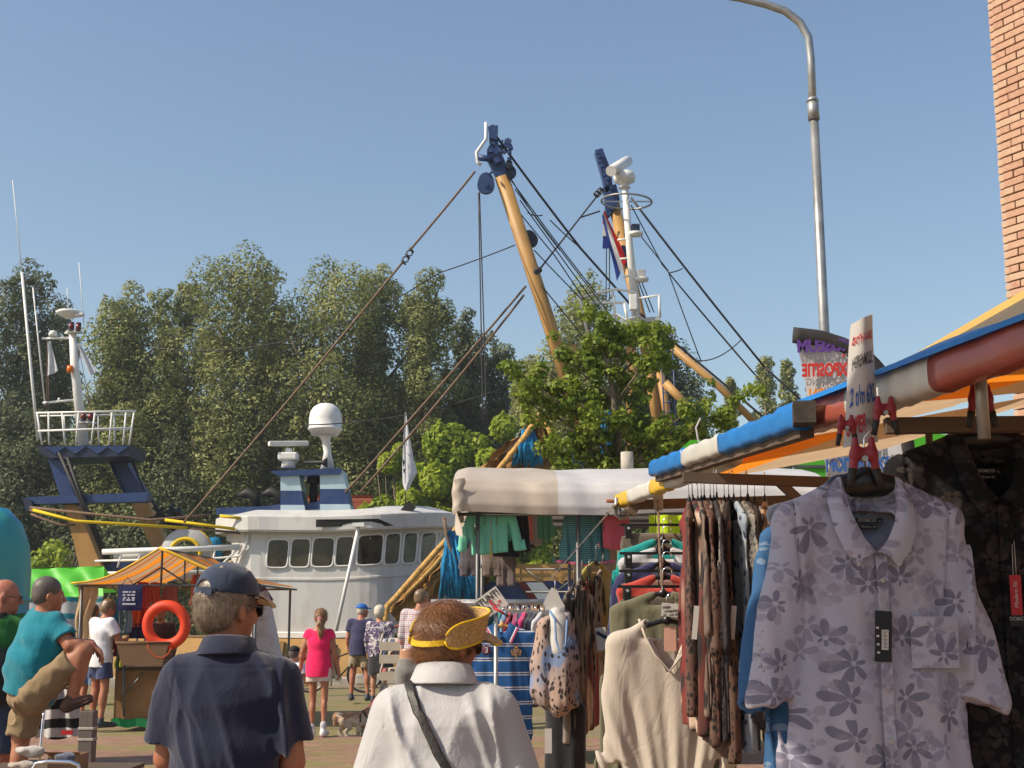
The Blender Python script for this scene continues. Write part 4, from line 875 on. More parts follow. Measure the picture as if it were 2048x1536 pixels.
def hand(w, d, palm_n, s=1, curl=.5, side=1, spread=.12, point=False):
    """w wrist, d finger direction, palm_n normal the palm faces; side=+1 puts the thumb on d x n"""
    d = np.array(d, float); d /= np.linalg.norm(d); n = np.array(palm_n, float); n -= d*(n@d); n /= np.linalg.norm(n); t = np.cross(d, n)*side
    p = [ecap(w, w+d*.085*s, (.030*s, .020*s), (.041*s, .014*s), t, k=.012)]
    for i, (o, L, r) in enumerate(((-.030, .062, .0078), (-.010, .076, .0085), (.010, .080, .0088), (.029, .072, .0086))):
        b = w+d*.088*s+t*o*s; dd = d+t*(o*spread*8); dd /= np.linalg.norm(dd); c1 = curl*(1.15-.1*i)
        e1 = b+(dd*cos(c1)+n*sin(c1))*L*.45*s; e2 = e1+(dd*cos(c1*2.1)+n*sin(c1*2.1))*L*.32*s; e3 = e2+(dd*cos(c1*2.8)+n*sin(c1*2.8))*L*.26*s
        p += [cap(b-d*.02*s, e1, r*s*1.1, r*s, k=.004), cap(e1, e2, r*s, r*.92*s, k=.003), cap(e2, e3, r*.92*s, r*.75*s, k=.003)]
    b = w+d*.025*s+t*.026*s; e1 = b+(t*.55+d*.75+n*.3)*.042*s; e2 = e1+(t*.2+d*.85+n*.45)*.034*s
    p += [cap(b, e1, .014*s, .011*s, k=.008), cap(e1, e2, .0105*s, .008*s, k=.004)]
    return p
JD = dict(pel=(0, 0, .93), wst=(0, 0, 1.06), chs=(0, 0, 1.27), nk=(0, -.015, 1.44), hd=(0, .015, 1.605),
          sL=(-.185, 0, 1.395), eL=(-.235, -.03, 1.115), wL=(-.235, .05, .875), sR=(.185, 0, 1.395), eR=(.235, -.03, 1.115), wR=(.235, .05, .875),
          hL=(-.092, 0, .90), kL=(-.10, .015, .49), aL=(-.10, -.03, .085), tL=(-.12, .13, .03), hR=(.092, 0, .90), kR=(.10, .015, .49), aR=(.10, -.03, .085), tR=(.12, .13, .03))
def joints(s=1, **o):
    j = {k: np.array(v, float) for k, v in JD.items()}
    for k, v in o.items(): j[k] = np.array(v, float)
    return {k: v*s for k, v in j.items()}
def torso(J, s, inf=0, belly=0, fem=0, k=.05, shw=1, drop=None):
    i = inf; dr = (.02 if inf <= 0 else .055)*s if drop is None else drop*s; u = J['nk']-J['pel']; sd = J['sR']-J['sL']; sd = sd/np.linalg.norm(sd); h = J['hR']-J['hL']; h = h/np.linalg.norm(h)
    p = [ecap(J['pel']-Vn(0, 0, .03)*s, J['wst'], ((.158+.01*fem)*s+i, .110*s+i), (.140*s+i+belly*.6, .105*s+i+belly), h, k=k),
         ecap(J['wst'], J['chs'], (.140*s+i+belly*.6, .105*s+i+belly), (.162*s*shw+i, .112*s+i), sd, k=k),
         ecap(J['chs'], J['nk']-u/np.linalg.norm(u)*.07*s, (.162*s*shw+i, .112*s+i), (.125*s*shw+i*.8, .082*s+i*.6), sd, k=k),
         cap(J['sL']*.9+J['sR']*.1, J['nk']*1-u/np.linalg.norm(u)*dr, .055*s+i*.7, .055*s+i*.5, k=k*.8), cap(J['sR']*.9+J['sL']*.1, J['nk']-u/np.linalg.norm(u)*dr, .055*s+i*.7, .055*s+i*.5, k=k*.8)]
    return p
def legs(J, s, r=1, child=0):
    p = []
    for q in 'LR':
        h, kn, a, t = (J[x+q] for x in 'hkat'); 
        p += [cap(h, kn, .086*s*r, .054*s*r, k=.03), cap(kn, a, .052*s*r, .034*s*r, k=.015)]
        d = a-kn; L = np.linalg.norm(d); back = np.cross(d/L, Vn(1, 0, 0)); back = -back if back[1] > 0 else back
        p += [ell(kn+d*.30+back*.016*s, Vn(.046, .050, .11)*s*r, k=.03)]
        p += [cap(a-Vn(0, 0, .03)*s, t, .034*s, .028*s, k=.02)]
    return p
def arms(J, s, r=1):
    p = []
    for q in 'LR':
        a, b, c = J['s'+q], J['e'+q], J['w'+q]
        p += [cap(a, b, .052*s*r, .040*s*r, k=.02), cap(b, c, .042*s*r, .027*s*r, k=.008), ell(b+(c-b)*.28, Vn(.044, .044, .05)*s*r, k=.02)]
    return p
def foldfn(amp, sc, seed, ridge=.6):
    def f(P):
        n = wav(P, sc, seed); m = wav(P, tuple(x*.45 for x in sc), seed+9)
        return 1.7*amp*((1-ridge)*n+ridge*(1-2*np.abs(n)**.7))*(.45+.55*np.clip(m, -1, 1))-amp*.25
    return f
def person(name_label, loc, rz, J, s, skin, h=.012, hy=0, hp=0, hr=0, group='people at the market', hands=None, armr=1, legr=1, torso_kw=None, hs=1.0, feet=True):
    t = thing('person', name_label, 'person', loc, rz, group)
    R = rotm(hy, hp, hr); tk = torso_kw or {}
    pr = torso(J, s, -.004, **tk)+legs(J, s, legr)+arms(J, s, armr)
    hb = J['hd']-R@Vn(0, .02, .05)*s
    pr += [cap(J['nk']-Vn(0, 0, .02)*s, hb, .058*s, .054*s, k=.03)]
    pr += headprims(J['hd'], R, s*hs)
    for q in 'LR':
        a, b = J['e'+q], J['w'+q]; hd = dict(d=(b-a), n=(Vn(.8, 0, 0) if q == 'L' else Vn(-.8, 0, 0))+Vn(0, .2, .3), curl=.45, side=(1 if q == 'R' else -1)); 
        if hands and q in hands: hd.update(hands[q])
        pr += hand(b, hd['d'], hd['n'], s, hd['curl'], hd['side'])
    V, F = sdf(pr, h); npmesh('body', V, F, skin, t)
    # eyes
    for sg in (-1, 1):
        g = MB(); c = J['hd']+s*hs*(R@Vn(sg*.031, .0745, .008)); d = R@Vn(0, 1, 0); g.mi = 0; g.lathe(c, [(.001, -.011*s), (.008*s, -.008*s), (.0115*s, 0), (.008*s, .008*s), (.001, .0112*s)], 12, d); g.mi = 1; g.lathe(c+d*.0095*s, [(.0055*s, 0), (.001, .0025*s)], 10, d)
        g.build('eye', [m_eye, m_iris], t)
    return t, R
def shirt(t, J, s, mat, h=.012, hem=.84, sleeve=.62, inf=.022, belly=0, amp=.010, seed=1, sc=(16, 16, 6), name='shirt', collar=None, body_kw=None, long=False, slr=.066, hemn=None, sdn=None, flare=0.0):
    kw = body_kw or {}; pr = torso(J, s, inf, belly, k=.05, **kw)
    pel = J['pel']; pr += [ecap(pel+Vn(0, 0, .02)*s, pel*1.0+Vn(0, 0, hem-.93-.05)*s, (.165*s+inf+belly*.5, .120*s+inf+belly*.7), (.168*s+inf+flare+belly*.4, .122*s+inf+flare+belly*.6), (1, 0, 0), k=.04)]
    holes = []
    for q in 'LR':
        a, b, c = J['s'+q], J['e'+q], J['w'+q]
        if long: pr += [cap(a, b, (slr)*s, .052*s, k=.03), cap(b, b+(c-b)*.94, .052*s, .036*s, k=.02, cut=[(b+(c-b)*.93, c-b)])]
        else:
            e = a+(b-a)*sleeve; n = b-a
            pr += [cap(a, e+n*.25, slr*s, (slr+.012)*s, k=.035, cut=[(e, n)])]
            u = n/np.linalg.norm(n); holes += [cap(e-u*.035*s, e+n, (slr-.017)*s, (slr-.008)*s, k=.01)]
    z0 = hem*s if sdn is None else sdn
    cuts = [((0, 0, z0), hemn or (0, 0, -1))]
    return blob(name, pr, mat, t, h, fold=foldfn(amp, sc, seed), cuts=cuts, holes=holes)
def shorts(t, J, s, mat, h=.012, top=.98, leg=.75, inf=.02, amp=.006, seed=3, name='shorts', wide=.10, sc=(14, 14, 10)):
    pel = J['pel']; pr = [ecap(pel-Vn(0, 0, .05)*s, pel+Vn(0, 0, top-.93)*s, (.160*s+inf, .115*s+inf), (.150*s+inf, .108*s+inf), J['hR']-J['hL'], k=.04)]
    holes = []
    for q in 'LR':
        a, b = J['h'+q], J['k'+q]; n = b-a; e = a+n*leg; u = n/np.linalg.norm(n)
        if leg <= 1: pr += [cap(a, e+n*.15, .098*s, wide*s, k=.03, cut=[(e, n)])]; holes += [cap(e-u*.03, e+n*.5, (wide-.019)*s, (wide-.019)*s, k=.01)]
        else:
            c = J['a'+q]; pr += [cap(a, b, .10*s, .078*s, k=.03), cap(b, c, .076*s, .062*s, k=.02, cut=[(c-Vn(0, 0, .01)*s, (0, 0, -1))])]
    return blob(name, pr, mat, t, h, fold=foldfn(amp, sc, seed), holes=holes, cuts=[((0, 0, (pel[2]+(top-.93)*s)), (0, 0, 1))])
def shoes(t, J, s, mat, h=.012, sole=None, yaw=0):
    for q in 'LR':
        a, tt = J['a'+q], J['t'+q]; d = tt-a; d[2] = 0; d /= np.linalg.norm(d)+1e-9; m = (a+tt)/2
        zb = min(a[2]-.055*s, tt[2]); 
        pr = [ecap(Vn(a[0], a[1], zb)+Vn(0, 0, .012)-d*.03*s, Vn(tt[0], tt[1], zb)+Vn(0, 0, .0)+d*.035*s, (.044*s, .05*s), (.048*s, .038*s), np.cross(d, Vn(0, 0, 1)), k=.01), cap(a-Vn(0, 0, .03)*s, a-Vn(0, 0, -.02)*s, .043*s, k=.02)]
        blob('shoe', pr, mat, t, h, cuts=[((0, 0, zb-.03*s), (0, 0, -1))])
def hairs(t, J, R, s, mat, kind='short', h=.010, hs=1, seed=1, amp=.004, length=0, bald=0):
    c = J['hd']; g = lambda *p: c+s*hs*(R@Vn(*p)); E = lambda p, r, **k: ell(g(*p), s*hs*Vn(*r), R, **k)
    pr = [E((0, -.022, .042), (.083, .100, .093), k=.02)]; cut = [(g(0, .066, .05), R@Vn(0, .85, -.5))]
    if kind in ('short', 'curly'): pr += [E((0, -.055, -.015), (.072, .058, .055), k=.03)]; cut += [(g(0, -.03, -.050), R@Vn(0, .55, -.85))]
    if kind == 'bald': pr = [E((0, -.028, .005), (.081, .084, .055), k=.02)]; cut += [(g(0, .01, .0), R@Vn(0, .9, .25)), (g(0, 0, -.045), R@Vn(0, .4, -.9))]
    if kind == 'curly': pr += [E((0, -.02, .06), (.095, .105, .09), k=.02), E((0, -.075, .0), (.08, .055, .075), k=.02)]
    if kind == 'pony':
        pr += [E((0, -.05, -.01), (.072, .055, .055), k=.02), cap(g(0, -.115, .0), g(0, -.135, -.06), .026*s, .034*s, k=.02), cap(g(0, -.135, -.06), g(.012, -.125, -.17), .034*s, .032*s, k=.02), cap(g(.012, -.125, -.17), g(.005, -.11, -.30), .032*s, .010*s, k=.02)]; cut = [(g(0, .062, .05), R@Vn(0, .85, -.5))]
    # keep ears and face free
    pr += [dict(ell(g(sg*.097, .016, -.026), s*hs*Vn(.035, .052, .052), R, k=.01), sub=1) for sg in (-1, 1)]
    for q in pr: 
        if kind != 'pony' or q['t'] == 'e': q.setdefault('cut', [])
    sc = (60, 60, 22) if kind != 'curly' else (55, 55, 55)
    return blob('hair', pr, mat, t, h, fold=foldfn(amp, sc, seed, .3), cuts=cut if kind != 'pony' else [(g(0, .062, .05), R@Vn(0, 1, -.35))])
def hairmat(name, c, c2, gl=.35):
    m, nt, b = newmat(name); v = obc(nt, (1, 1, .12)); a_ = nt.nodes.new('ShaderNodeVertexColor'); a_.layer_name = 'lc'; k = mixc(nt, mth(nt, 'ADD', a_.outputs[0], mapr(nt, noise(nt, v, 130, 3), .4, .7, 0, .35)), c, c2); k = mixc(nt, mapr(nt, noise(nt, obc(nt), 20, 2), .3, .7, 0, .5), k, c)
    lk(nt, k, b.inputs['Base Color']); b.inputs['Roughness'].default_value = gl; b.inputs['Specular IOR Level'].default_value = .45; addbump(nt, b, noise(nt, v, 160, 2), .5, .003); return m
def strandmesh(t, src, n, L, mat, comb, w=.0022, seed=1, lift=.25, seg=5, curl=.2, region=None):
    """real hair strands (thin ribbons) rooted on mesh src; comb(p, nrm)->direction"""
    rs = np.random.RandomState(seed); me = src.data; nv = len(me.vertices); co = np.empty(nv*3, np.float32); me.vertices.foreach_get('co', co); co = co.reshape(-1, 3)
    no = np.empty(nv*3, np.float32); me.vertex_normals.foreach_get('vector', no); no = no.reshape(-1, 3)
    idx = np.arange(nv)
    if region is not None: idx = idx[[region(c) for c in co]]
    k = rs.choice(idx, n); Pp = co[k]-no[k]*.004; N = no[k]; D = np.array([comb(p, q) for p, q in zip(Pp, N)]); D -= N*(D*N).sum(1)[:, None]; D /= np.linalg.norm(D, axis=1)[:, None]+1e-6
    B = np.cross(N, D); l = L*(.6+.7*rs.rand(n))[:, None]; bend = rs.normal(0, curl, (n, 1)); pts = []; lf = lift*(.5+rs.rand(n))[:, None]
    for j in range(seg+1):
        f = j/seg; pts.append(Pp+l*f*(D+N*lf*(1-f*.8)+B*bend*f)+N*.003)
    V = []; 
    for j, p in enumerate(pts): ww = w*(1-.75*j/seg); V += [p-B*ww/2, p+B*ww/2]
    V = np.stack(V, 1).reshape(-1, 3); m = 2*(seg+1); F = np.concatenate([np.arange(n)[:, None]*m+np.array([[2*j, 2*j+1, 2*j+3, 2*j+2]]) for j in range(seg)])
    cl = np.clip(rs.beta(1.6, 2.2, n), 0, 1); o = npmesh('strands', V, F, mat, t, True, np.repeat(cl, m)[:, None].repeat(3, 1)); return o
# ---- foreground man ---------------------------------------------------
h_grey = hairmat('grey_brown_hair', (.07, .045, .028), (.55, .45, .34)); h_aub = hairmat('auburn_hair', (.10, .038, .015), (.46, .22, .09)); h_white = hairmat('white_hair', (.50, .45, .36), (.75, .70, .60), .5)
h_fair = hairmat('fair_brown_hair', (.20, .10, .045), (.50, .30, .14)); h_sand = hairmat('sandy_hair', (.16, .10, .055), (.42, .30, .18)); h_dk = hairmat('grey_short_hair', (.08, .065, .055), (.28, .25, .22), .5)
def clothmat(name, c, bs=420, fuzz=.3, var=.08, bump=.25, tr=0):
    m = P(name, c, .88, var, 4, 0, bs, tr=tr, sheen=fuzz, spec=.2); nt = m.node_tree; b = nt.nodes['Principled BSDF']; v = obc(nt, (1, 1, .45))
    w = nd(nt, 'ShaderNodeTexNoise', {'Vector': v, 'Scale': 11., 'Detail': 5., 'Roughness': .5, 'Distortion': 1.2}).outputs[0]
    addbump(nt, b, mth(nt, 'ADD', mth(nt, 'ABSOLUTE', mth(nt, 'SUBTRACT', w, .5)), mth(nt, 'MULTIPLY', noise(nt, obc(nt), 300, 2), .04)), .38, .024); return m
def man_cap():
    Y = 4.7; b = at(464, 1230, Y); b.z = 0
    s = .965
    J = joints(s, sL=(-.178, 0, 1.330), sR=(.184, .0, 1.330), eL=(-.214, .02, 1.06), wL=(-.10, .22, .99), eR=(.230, -.02, 1.05), wR=(.10, .20, .97), nk=(-.01, -.01, 1.415), hd=(-.020, .05, 1.575), hL=(-.095, 0, .9), hR=(.095, 0, .9))
    t, R = person('man in navy polo shirt and navy cap with tan peak, back turned, in the foreground', b, radians(2), J, s, sk_tan, .0085, hy=radians(-40), hp=radians(-6), hs=1.10, torso_kw=dict(belly=.03, shw=1.1), armr=1.08, hands={'L': dict(d=(.9, .3, .1), n=(0, -1, 0)), 'R': dict(d=(-.9, .3, .1), n=(0, -1, 0))})
    mt = clothmat('navy_pique', (.010, .0135, .038), 500)
    def fold(P):
        x, y, z = P; back = np.clip(-y*10, 0, 1)
        n = foldfn(.026, (15, 10, 6), 4, .7)(P); 
        d1 = .011*np.exp(-((x*.8-.10-(1.30-z)*.30+.02*np.sin(z*9))/.017)**2)+.010*np.exp(-((x+.015-(1.22-z)*.35)/.014)**2)*np.clip((1.26-z)*6, 0, 1)+.010*np.exp(-((x+.13+(1.25-z)*-.28)/.015)**2)*np.clip((1.22-z)*6, 0, 1)+.010*np.exp(-((x-.20-(1.2-z)*.1)/.012)**2)
        return n+back*d1*1.5+.0013*wav(P, (46, 30, 40), 77)-.004*np.exp(-((np.abs(x)-.168-(1.30-z)*.10)/.004)**2)*(z > 1.14)-.003*np.exp(-((z-1.325)/.003)**2)*(y < 0)*(np.abs(x) < .16)
    pr = torso(J, s, .026, .03, k=.06, shw=1.04); pel = J['pel']; pr += [ecap(pel+Vn(0, 0, .02), pel-Vn(0, 0, .15), (.19, .15), (.195, .155), k=.05)]; holes = []
    for q in 'LR':
        a, e_ = J['s'+q], J['e'+q]; n = e_-a; e = a+n*.80; u = n/np.linalg.norm(n); pr += [cap(a, e+n*.3, .072, .088, k=.045, cut=[(e, n)])]; holes += [cap(e-u*.04, e+n, .062, .066, k=.01)]
    holes += [ell(J['nk']+Vn(0, .03, .05), (.068, .075, .06))]
    blob('polo_shirt', pr, mt, t, .0075, fold=fold, cuts=[((0, 0, .78), (0, 0, -1))], holes=holes)
    # folded collar: band and turned-down leaf
    nk = J['nk']; g = MB(); N = 40
    def ring(rx, ry, z, fz=0, n=N): return [Vector(nk)+Vector((rx*1.08*sin(2*pi*k/n), -ry*1.15*cos(2*pi*k/n)+.008+z*.25, z+.030-fz*(1+cos(2*pi*k/n))*.5+.018*(1-cos(2*pi*k/n))*-.5)) for k in range(n)]
    rows = [ring(.072, .076, -.015), ring(.069, .072, .030), ring(.071, .074, .040), ring(.079, .084, .036), ring(.097, .100, -.006, .012), ring(.099, .101, -.012, .012), ring(.095, .097, -.010, .01)]
    V = [v for r in rows for v in r]; g.add(V, [(i*N+k, i*N+(k+1) % N, (i+1)*N+(k+1) % N, (i+1)*N+k) for i in range(len(rows)-1) for k in range(N)], True); g.build('collar', clothmat('navy_rib', (.010, .014, .038), 200, bump=.5), t)
    shorts(t, J, s, clothmat('dark_shorts', (.05, .05, .06)), .014, leg=.95); shoes(t, J, s, m_black, .014)
    src = hairs(t, J, R, s, h_grey, 'short', .009, 1.10, 3, .004); c = J['hd']
    Rn = R
    def comb(p, n): q = (p-c)@Rn; return Rn@Vn(q[0]*1.0, -.35-.5*max(0, q[1]), -1.0)+0
    strandmesh(t, src, 15000, .036, h_grey, comb, .0024, 2, .50, curl=.6, region=lambda p: (lambda q: q[2] < .055 and not (abs(q[0]) > .045 and q[1] > -.045 and q[2] < .02))((p-c)@Rn/s/1.1))
    # cap
    g_ = lambda *p: c+s*1.1*(Rn@Vn(*p)); sc = s*1.1
    Ecap = [ell(g_(0, -.015, .048), sc*Vn(.092, .110, .105), Rn, k=.02)]
    ct = [(g_(0, 0, .047), Rn@Vn(0, .05, -1))]
    mc = P('navy_cap_cotton', (.016, .030, .066), .9, .2, 9, .4, 300, sheen=.3, dirt=((.04, .06, .10), 12, .4))
    o = blob('cap', Ecap, mc, t, .006, fold=lambda P: .0025*wav(P, (30, 30, 20), 5)-.0035*np.exp(-(np.sin(3*np.arctan2(P[0]-c[0], P[1]-c[1])+.4)/.035)**2), cuts=ct, shell=.014, holes=[ell(g_(0, -.118, .055), sc*Vn(.032, .05, .026), Rn)])
    # back strap of the cap, eyelets, button, peak
    g = MB(); arc = [g_(.108*sin(a)*.9, -.014-.112*cos(a), .042+.006*cos(a)) for a in np.linspace(-.55, .55, 14)]
    for i in range(13): g.bar(arc[i], arc[i+1], .005, .020, ref=Rn@Vn(0, 0, 1))
    m_ = g.build('cap_strap', mc, o); g = MB(); a = g_(.03, -.130, .042); g.bar(a, g_(.055, -.124, .042), .009, .025, ref=Rn@Vn(0, 0, 1)); g.build('buckle', mc, o)
    for a in (-2.6, -1.2, 1.2, 2.6, .6, -.6):
        d = Rn@Vn(sin(a)*.62, cos(a)*.62, .75); g = MB(); q = c+sc*(Rn@Vn(0, -.015, .048)); pp = q+sc*(Rn@Vn(.092*sin(a)*.66, .110*cos(a)*.66, .105*.755)); g.torus(pp, .0045, .0018, d, 12, 6); g.build('eyelet', P('eyelet_thread', (.5, .42, .3), .8), o)
    g = MB(); g.lathe(g_(0, -.015, .150), [(.001, .008), (.008, .006), (.010, 0), (.009, -.004)], 12, Rn@Vn(0, 0, 1)); g.build('button', P('tan_twill', (.50, .36, .22), .85, .1, 6, .3, 300), o)
    g = MB()
    def pk(u, v, dz=0):
        a = (u-.5)*2*1.15; r0 = Vn(.092*sin(a), -.012+.108*cos(a), .045); r1 = Vn(.085*sin(a)*1.0, .072+.105*cos(a)*1.0, .040-.004*cos(a)+.0); 
        q = r0*(1-v)+r1*v; q[2] += -.022*abs(sin(a))**2*v+.012*v*(1-v)*4+dz; return Vector(g_(*q))
    g.grid(lambda u, v: pk(u, v), 24, 8); g.grid(lambda u, v: pk(u, 1-v, -.006), 24, 8); g.grid(lambda u, v: pk(u, 1, -.006*v), 24, 1); g.build('cap_peak', P('tan_peak', (.52, .37, .22), .85, .1, 6, .3, 250), o)
    # sunglasses
    md = P('dark_lens', (.02, .018, .015), .08, .1, 5, 0); g = MB()
    for sg in (-1, 1):
        pts = [Vector(g_(sg*(.032+.029*math.copysign(abs(cos(a))**.7, cos(a))), .106-.012*abs(cos(a)), .006+.021*math.copysign(abs(sin(a))**.7, sin(a)))) for a in np.linspace(0, 2*pi, 20, endpoint=False)]; g.prism(pts, Vector(Rn@Vn(0, -.006, 0)))
    gl = g.build('sunglasses', md, t); g = MB()
    for sg in (-1, 1): g.tube([g_(sg*.062, .095, .012), g_(sg*.080, .07, .014), g_(sg*.084, 0, .012), g_(sg*.080, -.02, -.002)], .003, 6)
    g.build('temple', md, gl)
    return t
man_cap()
# ---- foreground woman with visor -------------------------------------
def woman():
    Y = 4.55; b = at(888, 1230, Y); b.z = 0; s = .895
    J = joints(s, sL=(-.182, -.005, 1.320), sR=(.197, .0, 1.320), eL=(-.250, .0, 1.05), wL=(-.18, .20, .96), eR=(.275, .0, 1.05), wR=(.20, .22, .98), nk=(.0, .01, 1.425), hd=(.014, .065, 1.570), hL=(-.1, 0, .88), hR=(.1, 0, .88))
    t, R = person('woman in white polo shirt with yellow edged straw visor and shoulder strap, back turned', b, radians(0), J, s, sk_red, .0085, hy=radians(-42), hp=radians(-12), hr=radians(4), hs=1.17, torso_kw=dict(belly=.05, shw=1.1), armr=1.1, hands={'L': dict(d=(.6, .7, .1), n=(.5, -1, 0)), 'R': dict(d=(-.6, .7, .1), n=(-.5, -1, 0))})
    mt = clothmat('white_pique', (.44, .435, .445), 500, .2, .04)
    def fold(P):
        x, y, z = P; back = np.clip(-y*10, 0, 1); n = foldfn(.028, (13, 9, 6), 11, .65)(P)
        d1 = .014*np.exp(-((x-.145-(1.30-z)*.16)/.016)**2)*np.clip((1.33-z)*8, 0, 1)+.012*np.exp(-((x-.085-(1.25-z)*.33)/.017)**2)*np.clip((1.3-z)*8, 0, 1)+.014*np.exp(-((x+.15+(z-1.16)*.5)/.018)**2)*np.clip((1.24-z)*7, 0, 1)+.012*np.exp(-((x+.19-(1.32-z)*.25)/.014)**2)*np.clip((1.33-z)*7, 0, 1)
        return n+back*d1*1.5+.0013*wav(P, (46, 30, 40), 77)-.004*np.exp(-((np.abs(x)-.168-(1.30-z)*.10)/.004)**2)*(z > 1.14)-.003*np.exp(-((z-1.325)/.003)**2)*(y < 0)*(np.abs(x) < .16)
    pr = torso(J, s, .030, .055, k=.06, shw=1.08); pel = J['pel']; pr += [ecap(pel+Vn(0, 0, .02), pel-Vn(0, 0, .15), (.215, .19), (.225, .195), k=.05)]; holes = []
    for q in 'LR':
        a, e_ = J['s'+q], J['e'+q]; n = e_-a; e = a+n*.85; u = n/np.linalg.norm(n); pr += [cap(a, e+n*.3, .080, .096, k=.05, cut=[(e, n)])]; holes += [cap(e-u*.04, e+n, .070, .076, k=.01)]
    shirt_o = blob('polo_shirt', pr, mt, t, .0075, fold=fold, cuts=[((0, 0, .74), (0, 0, -1))], holes=holes+[ell(J['nk']+Vn(0, .03, .05), (.068, .078, .06))])
    nk = J['nk']; g = MB(); N = 40
    def ring(rx, ry, z, fz=0, n=N): return [Vector(nk)+Vector((rx*1.06*sin(2*pi*k/n), -ry*1.12*cos(2*pi*k/n)+.014+z*.25, z+.034-fz*(1+cos(2*pi*k/n))*.5-.012*(1-cos(2*pi*k/n)))) for k in range(n)]
    rows = [ring(.080, .080, -.02), ring(.076, .078, .032), ring(.078, .080, .042), ring(.086, .090, .038), ring(.108, .112, -.010, .012), ring(.110, .112, -.016, .012), ring(.104, .106, -.012, .01)]
    V = [v for r in rows for v in r]; g.add(V, [(i*N+k, i*N+(k+1) % N, (i+1)*N+(k+1) % N, (i+1)*N+k) for i in range(len(rows)-1) for k in range(N)], True); g.build('collar', clothmat('white_rib', (.44, .435, .445), 200, .2, .04, .5), t)
    shorts(t, J, s, clothmat('beige_trousers', (.35, .3, .24)), .014, leg=1.5); shoes(t, J, s, m_black, .014)
    src = hairs(t, J, R, s, h_aub, 'short', .009, 1.17, 7, .003); c = J['hd']; 
    crown = c+s*1.17*(R@Vn(.0, -.06, .12))
    def comb(p, n): d = p-crown; return d/np.linalg.norm(d)+Vn(.0, 0, -.35)
    strandmesh(t, src, 26000, .046, h_aub, comb, .0021, 5, .20, curl=.75, region=lambda p: (lambda q: not (abs(q[0]) > .045 and q[1] > -.040 and q[2] < .015) and q[1] < .05)((p-c)@R/s/1.17))
    # cross-body strap lying on the back
    g = MB(); mb = P('black_leather', (.025, .022, .020), .5, .2, 8, .6, 60)
    path_ = [(-.128, -.07, 1.33), (-.120, -.118, 1.29), (-.10, -.160, 1.25), (-.05, -.187, 1.15), (.01, -.205, 1.05), (.07, -.215, .95), (.13, -.20, .85), (.19, -.12, .80)]
    pts = [Vector(p) for p in path_]; fine = []
    for i in range(len(pts)-1): fine += [pts[i].lerp(pts[i+1], k/4) for k in range(4)]
    fine += [pts[-1]]
    # press onto the shirt
    me = shirt_o.data; import mathutils
    bv = mathutils.bvhtree.BVHTree.FromPolygons([v.co for v in me.vertices], [tuple(p.vertices) for p in me.polygons])
    snap = []; nr = []
    for p in fine:
        q, n_, _, _ = bv.find_nearest(p); n_ = n_ if n_.length else Vector((0, -1, 0)); snap.append(q); nr.append(n_)
    for it in range(16): snap = [snap[0]]+[(snap[i-1]+snap[i]*2+snap[i+1])/4 for i in range(1, len(snap)-1)]+[snap[-1]]
    rows = []
    for i, (q, n_) in enumerate(zip(snap, nr)):
        d = (snap[min(i+1, len(snap)-1)]-snap[max(0, i-1)]).normalized(); sd = d.cross(n_).normalized()
        if rows and sd.dot(last) < 0: sd = -sd
        last = sd; o = q+n_*.019; rows.append([o-sd*.014-n_*.016, o-sd*.0135, o-sd*.010+n_*.001, o+sd*.010+n_*.001, o+sd*.0135, o+sd*.014-n_*.016])
    k = 6; g.add([v for r in rows for v in r], [(i*k+j, i*k+j+1, (i+1)*k+j+1, (i+1)*k+j) for i in range(len(rows)-1) for j in range(k-1)], True)
    g.build('bag_strap', mb, t)
    # visor
    sc = s*1.17; g_ = lambda *p: Vector(c+sc*(R@Vn(*p))); yel = P('yellow_trim', (.72, .46, .01), .6, .1, 20, .6, 120, bd=.003)
    m, nt, bb = newmat('woven_straw'); v = obc(nt); wv = nd(nt, 'ShaderNodeTexWave', {'Vector': obc(nt, rot=(.5, .3, 0)), 'Scale': 85., 'Distortion': 1.5, 'Detail': 2., 'Detail Scale': 6.}).outputs[1]
    cc = mixc(nt, mapr(nt, noise(nt, v, 150, 2), .35, .65), (.48, .25, .07), (.86, .56, .22)); lk(nt, cc, bb.inputs['Base Color']); bb.inputs['Roughness'].default_value = .55; addbump(nt, bb, mth(nt, 'ADD', wv, noise(nt, v, 160, 2)), .8, .004)
    def bandp(a, v):   # a angle from the front, v across the height
        wd = .030 if abs(a) < 1.6 else .030; rr = 1.0
        x, y = .092*sin(a), -.012+.112*cos(a); tilt = .058+.060*cos(a)*.7
        hgt = .034*(1 if abs(a) < 1.62 else max(.12, 1-(abs(a)-1.62)*4)); return g_(x*1.03, y*1.03, tilt-.032+(v-.5)*2*hgt)
    g = MB(); A = 2.30
    def rnd(u): a = (u-.5)*2*A; return a
    def bh(a): return .036*(sqrt(max(0, 1-((abs(a)-1.85)/.46)**2)) if abs(a) > 1.85 else 1)
    def band(u, v, o=1.0): a = rnd(u); o = o*1.09+.03; x, y = .092*sin(a)*o, -.012+.112*cos(a)*o; return g_(x, y, .042+.058*cos(a)+(v-.5)*2*bh(a)*1.15)
    g.grid(lambda u, v: band(u, v, 1.05), 60, 6); g.grid(lambda u, v: band(1-u, v, 1.01), 60, 6)
    def brim(u, v, dz=0):
        a = (u-.5)*2*1.35; r0 = Vn(.096*sin(a), -.012+.117*cos(a), .042+.058*cos(a)-.040); r1 = Vn(.118*sin(a), .060+.135*cos(a), .040+.020*cos(a)); q = r0*(1-v)+r1*v; q[2] += -.020*abs(sin(a))**1.5*v+.010*sin(pi*v)+dz+.03*cos(a)*0; return g_(*q)
    g.grid(lambda u, v: brim(u, v), 40, 10); g.grid(lambda u, v: brim(1-u, v, -.005), 40, 10); vis = g.build('straw_visor', m, t)
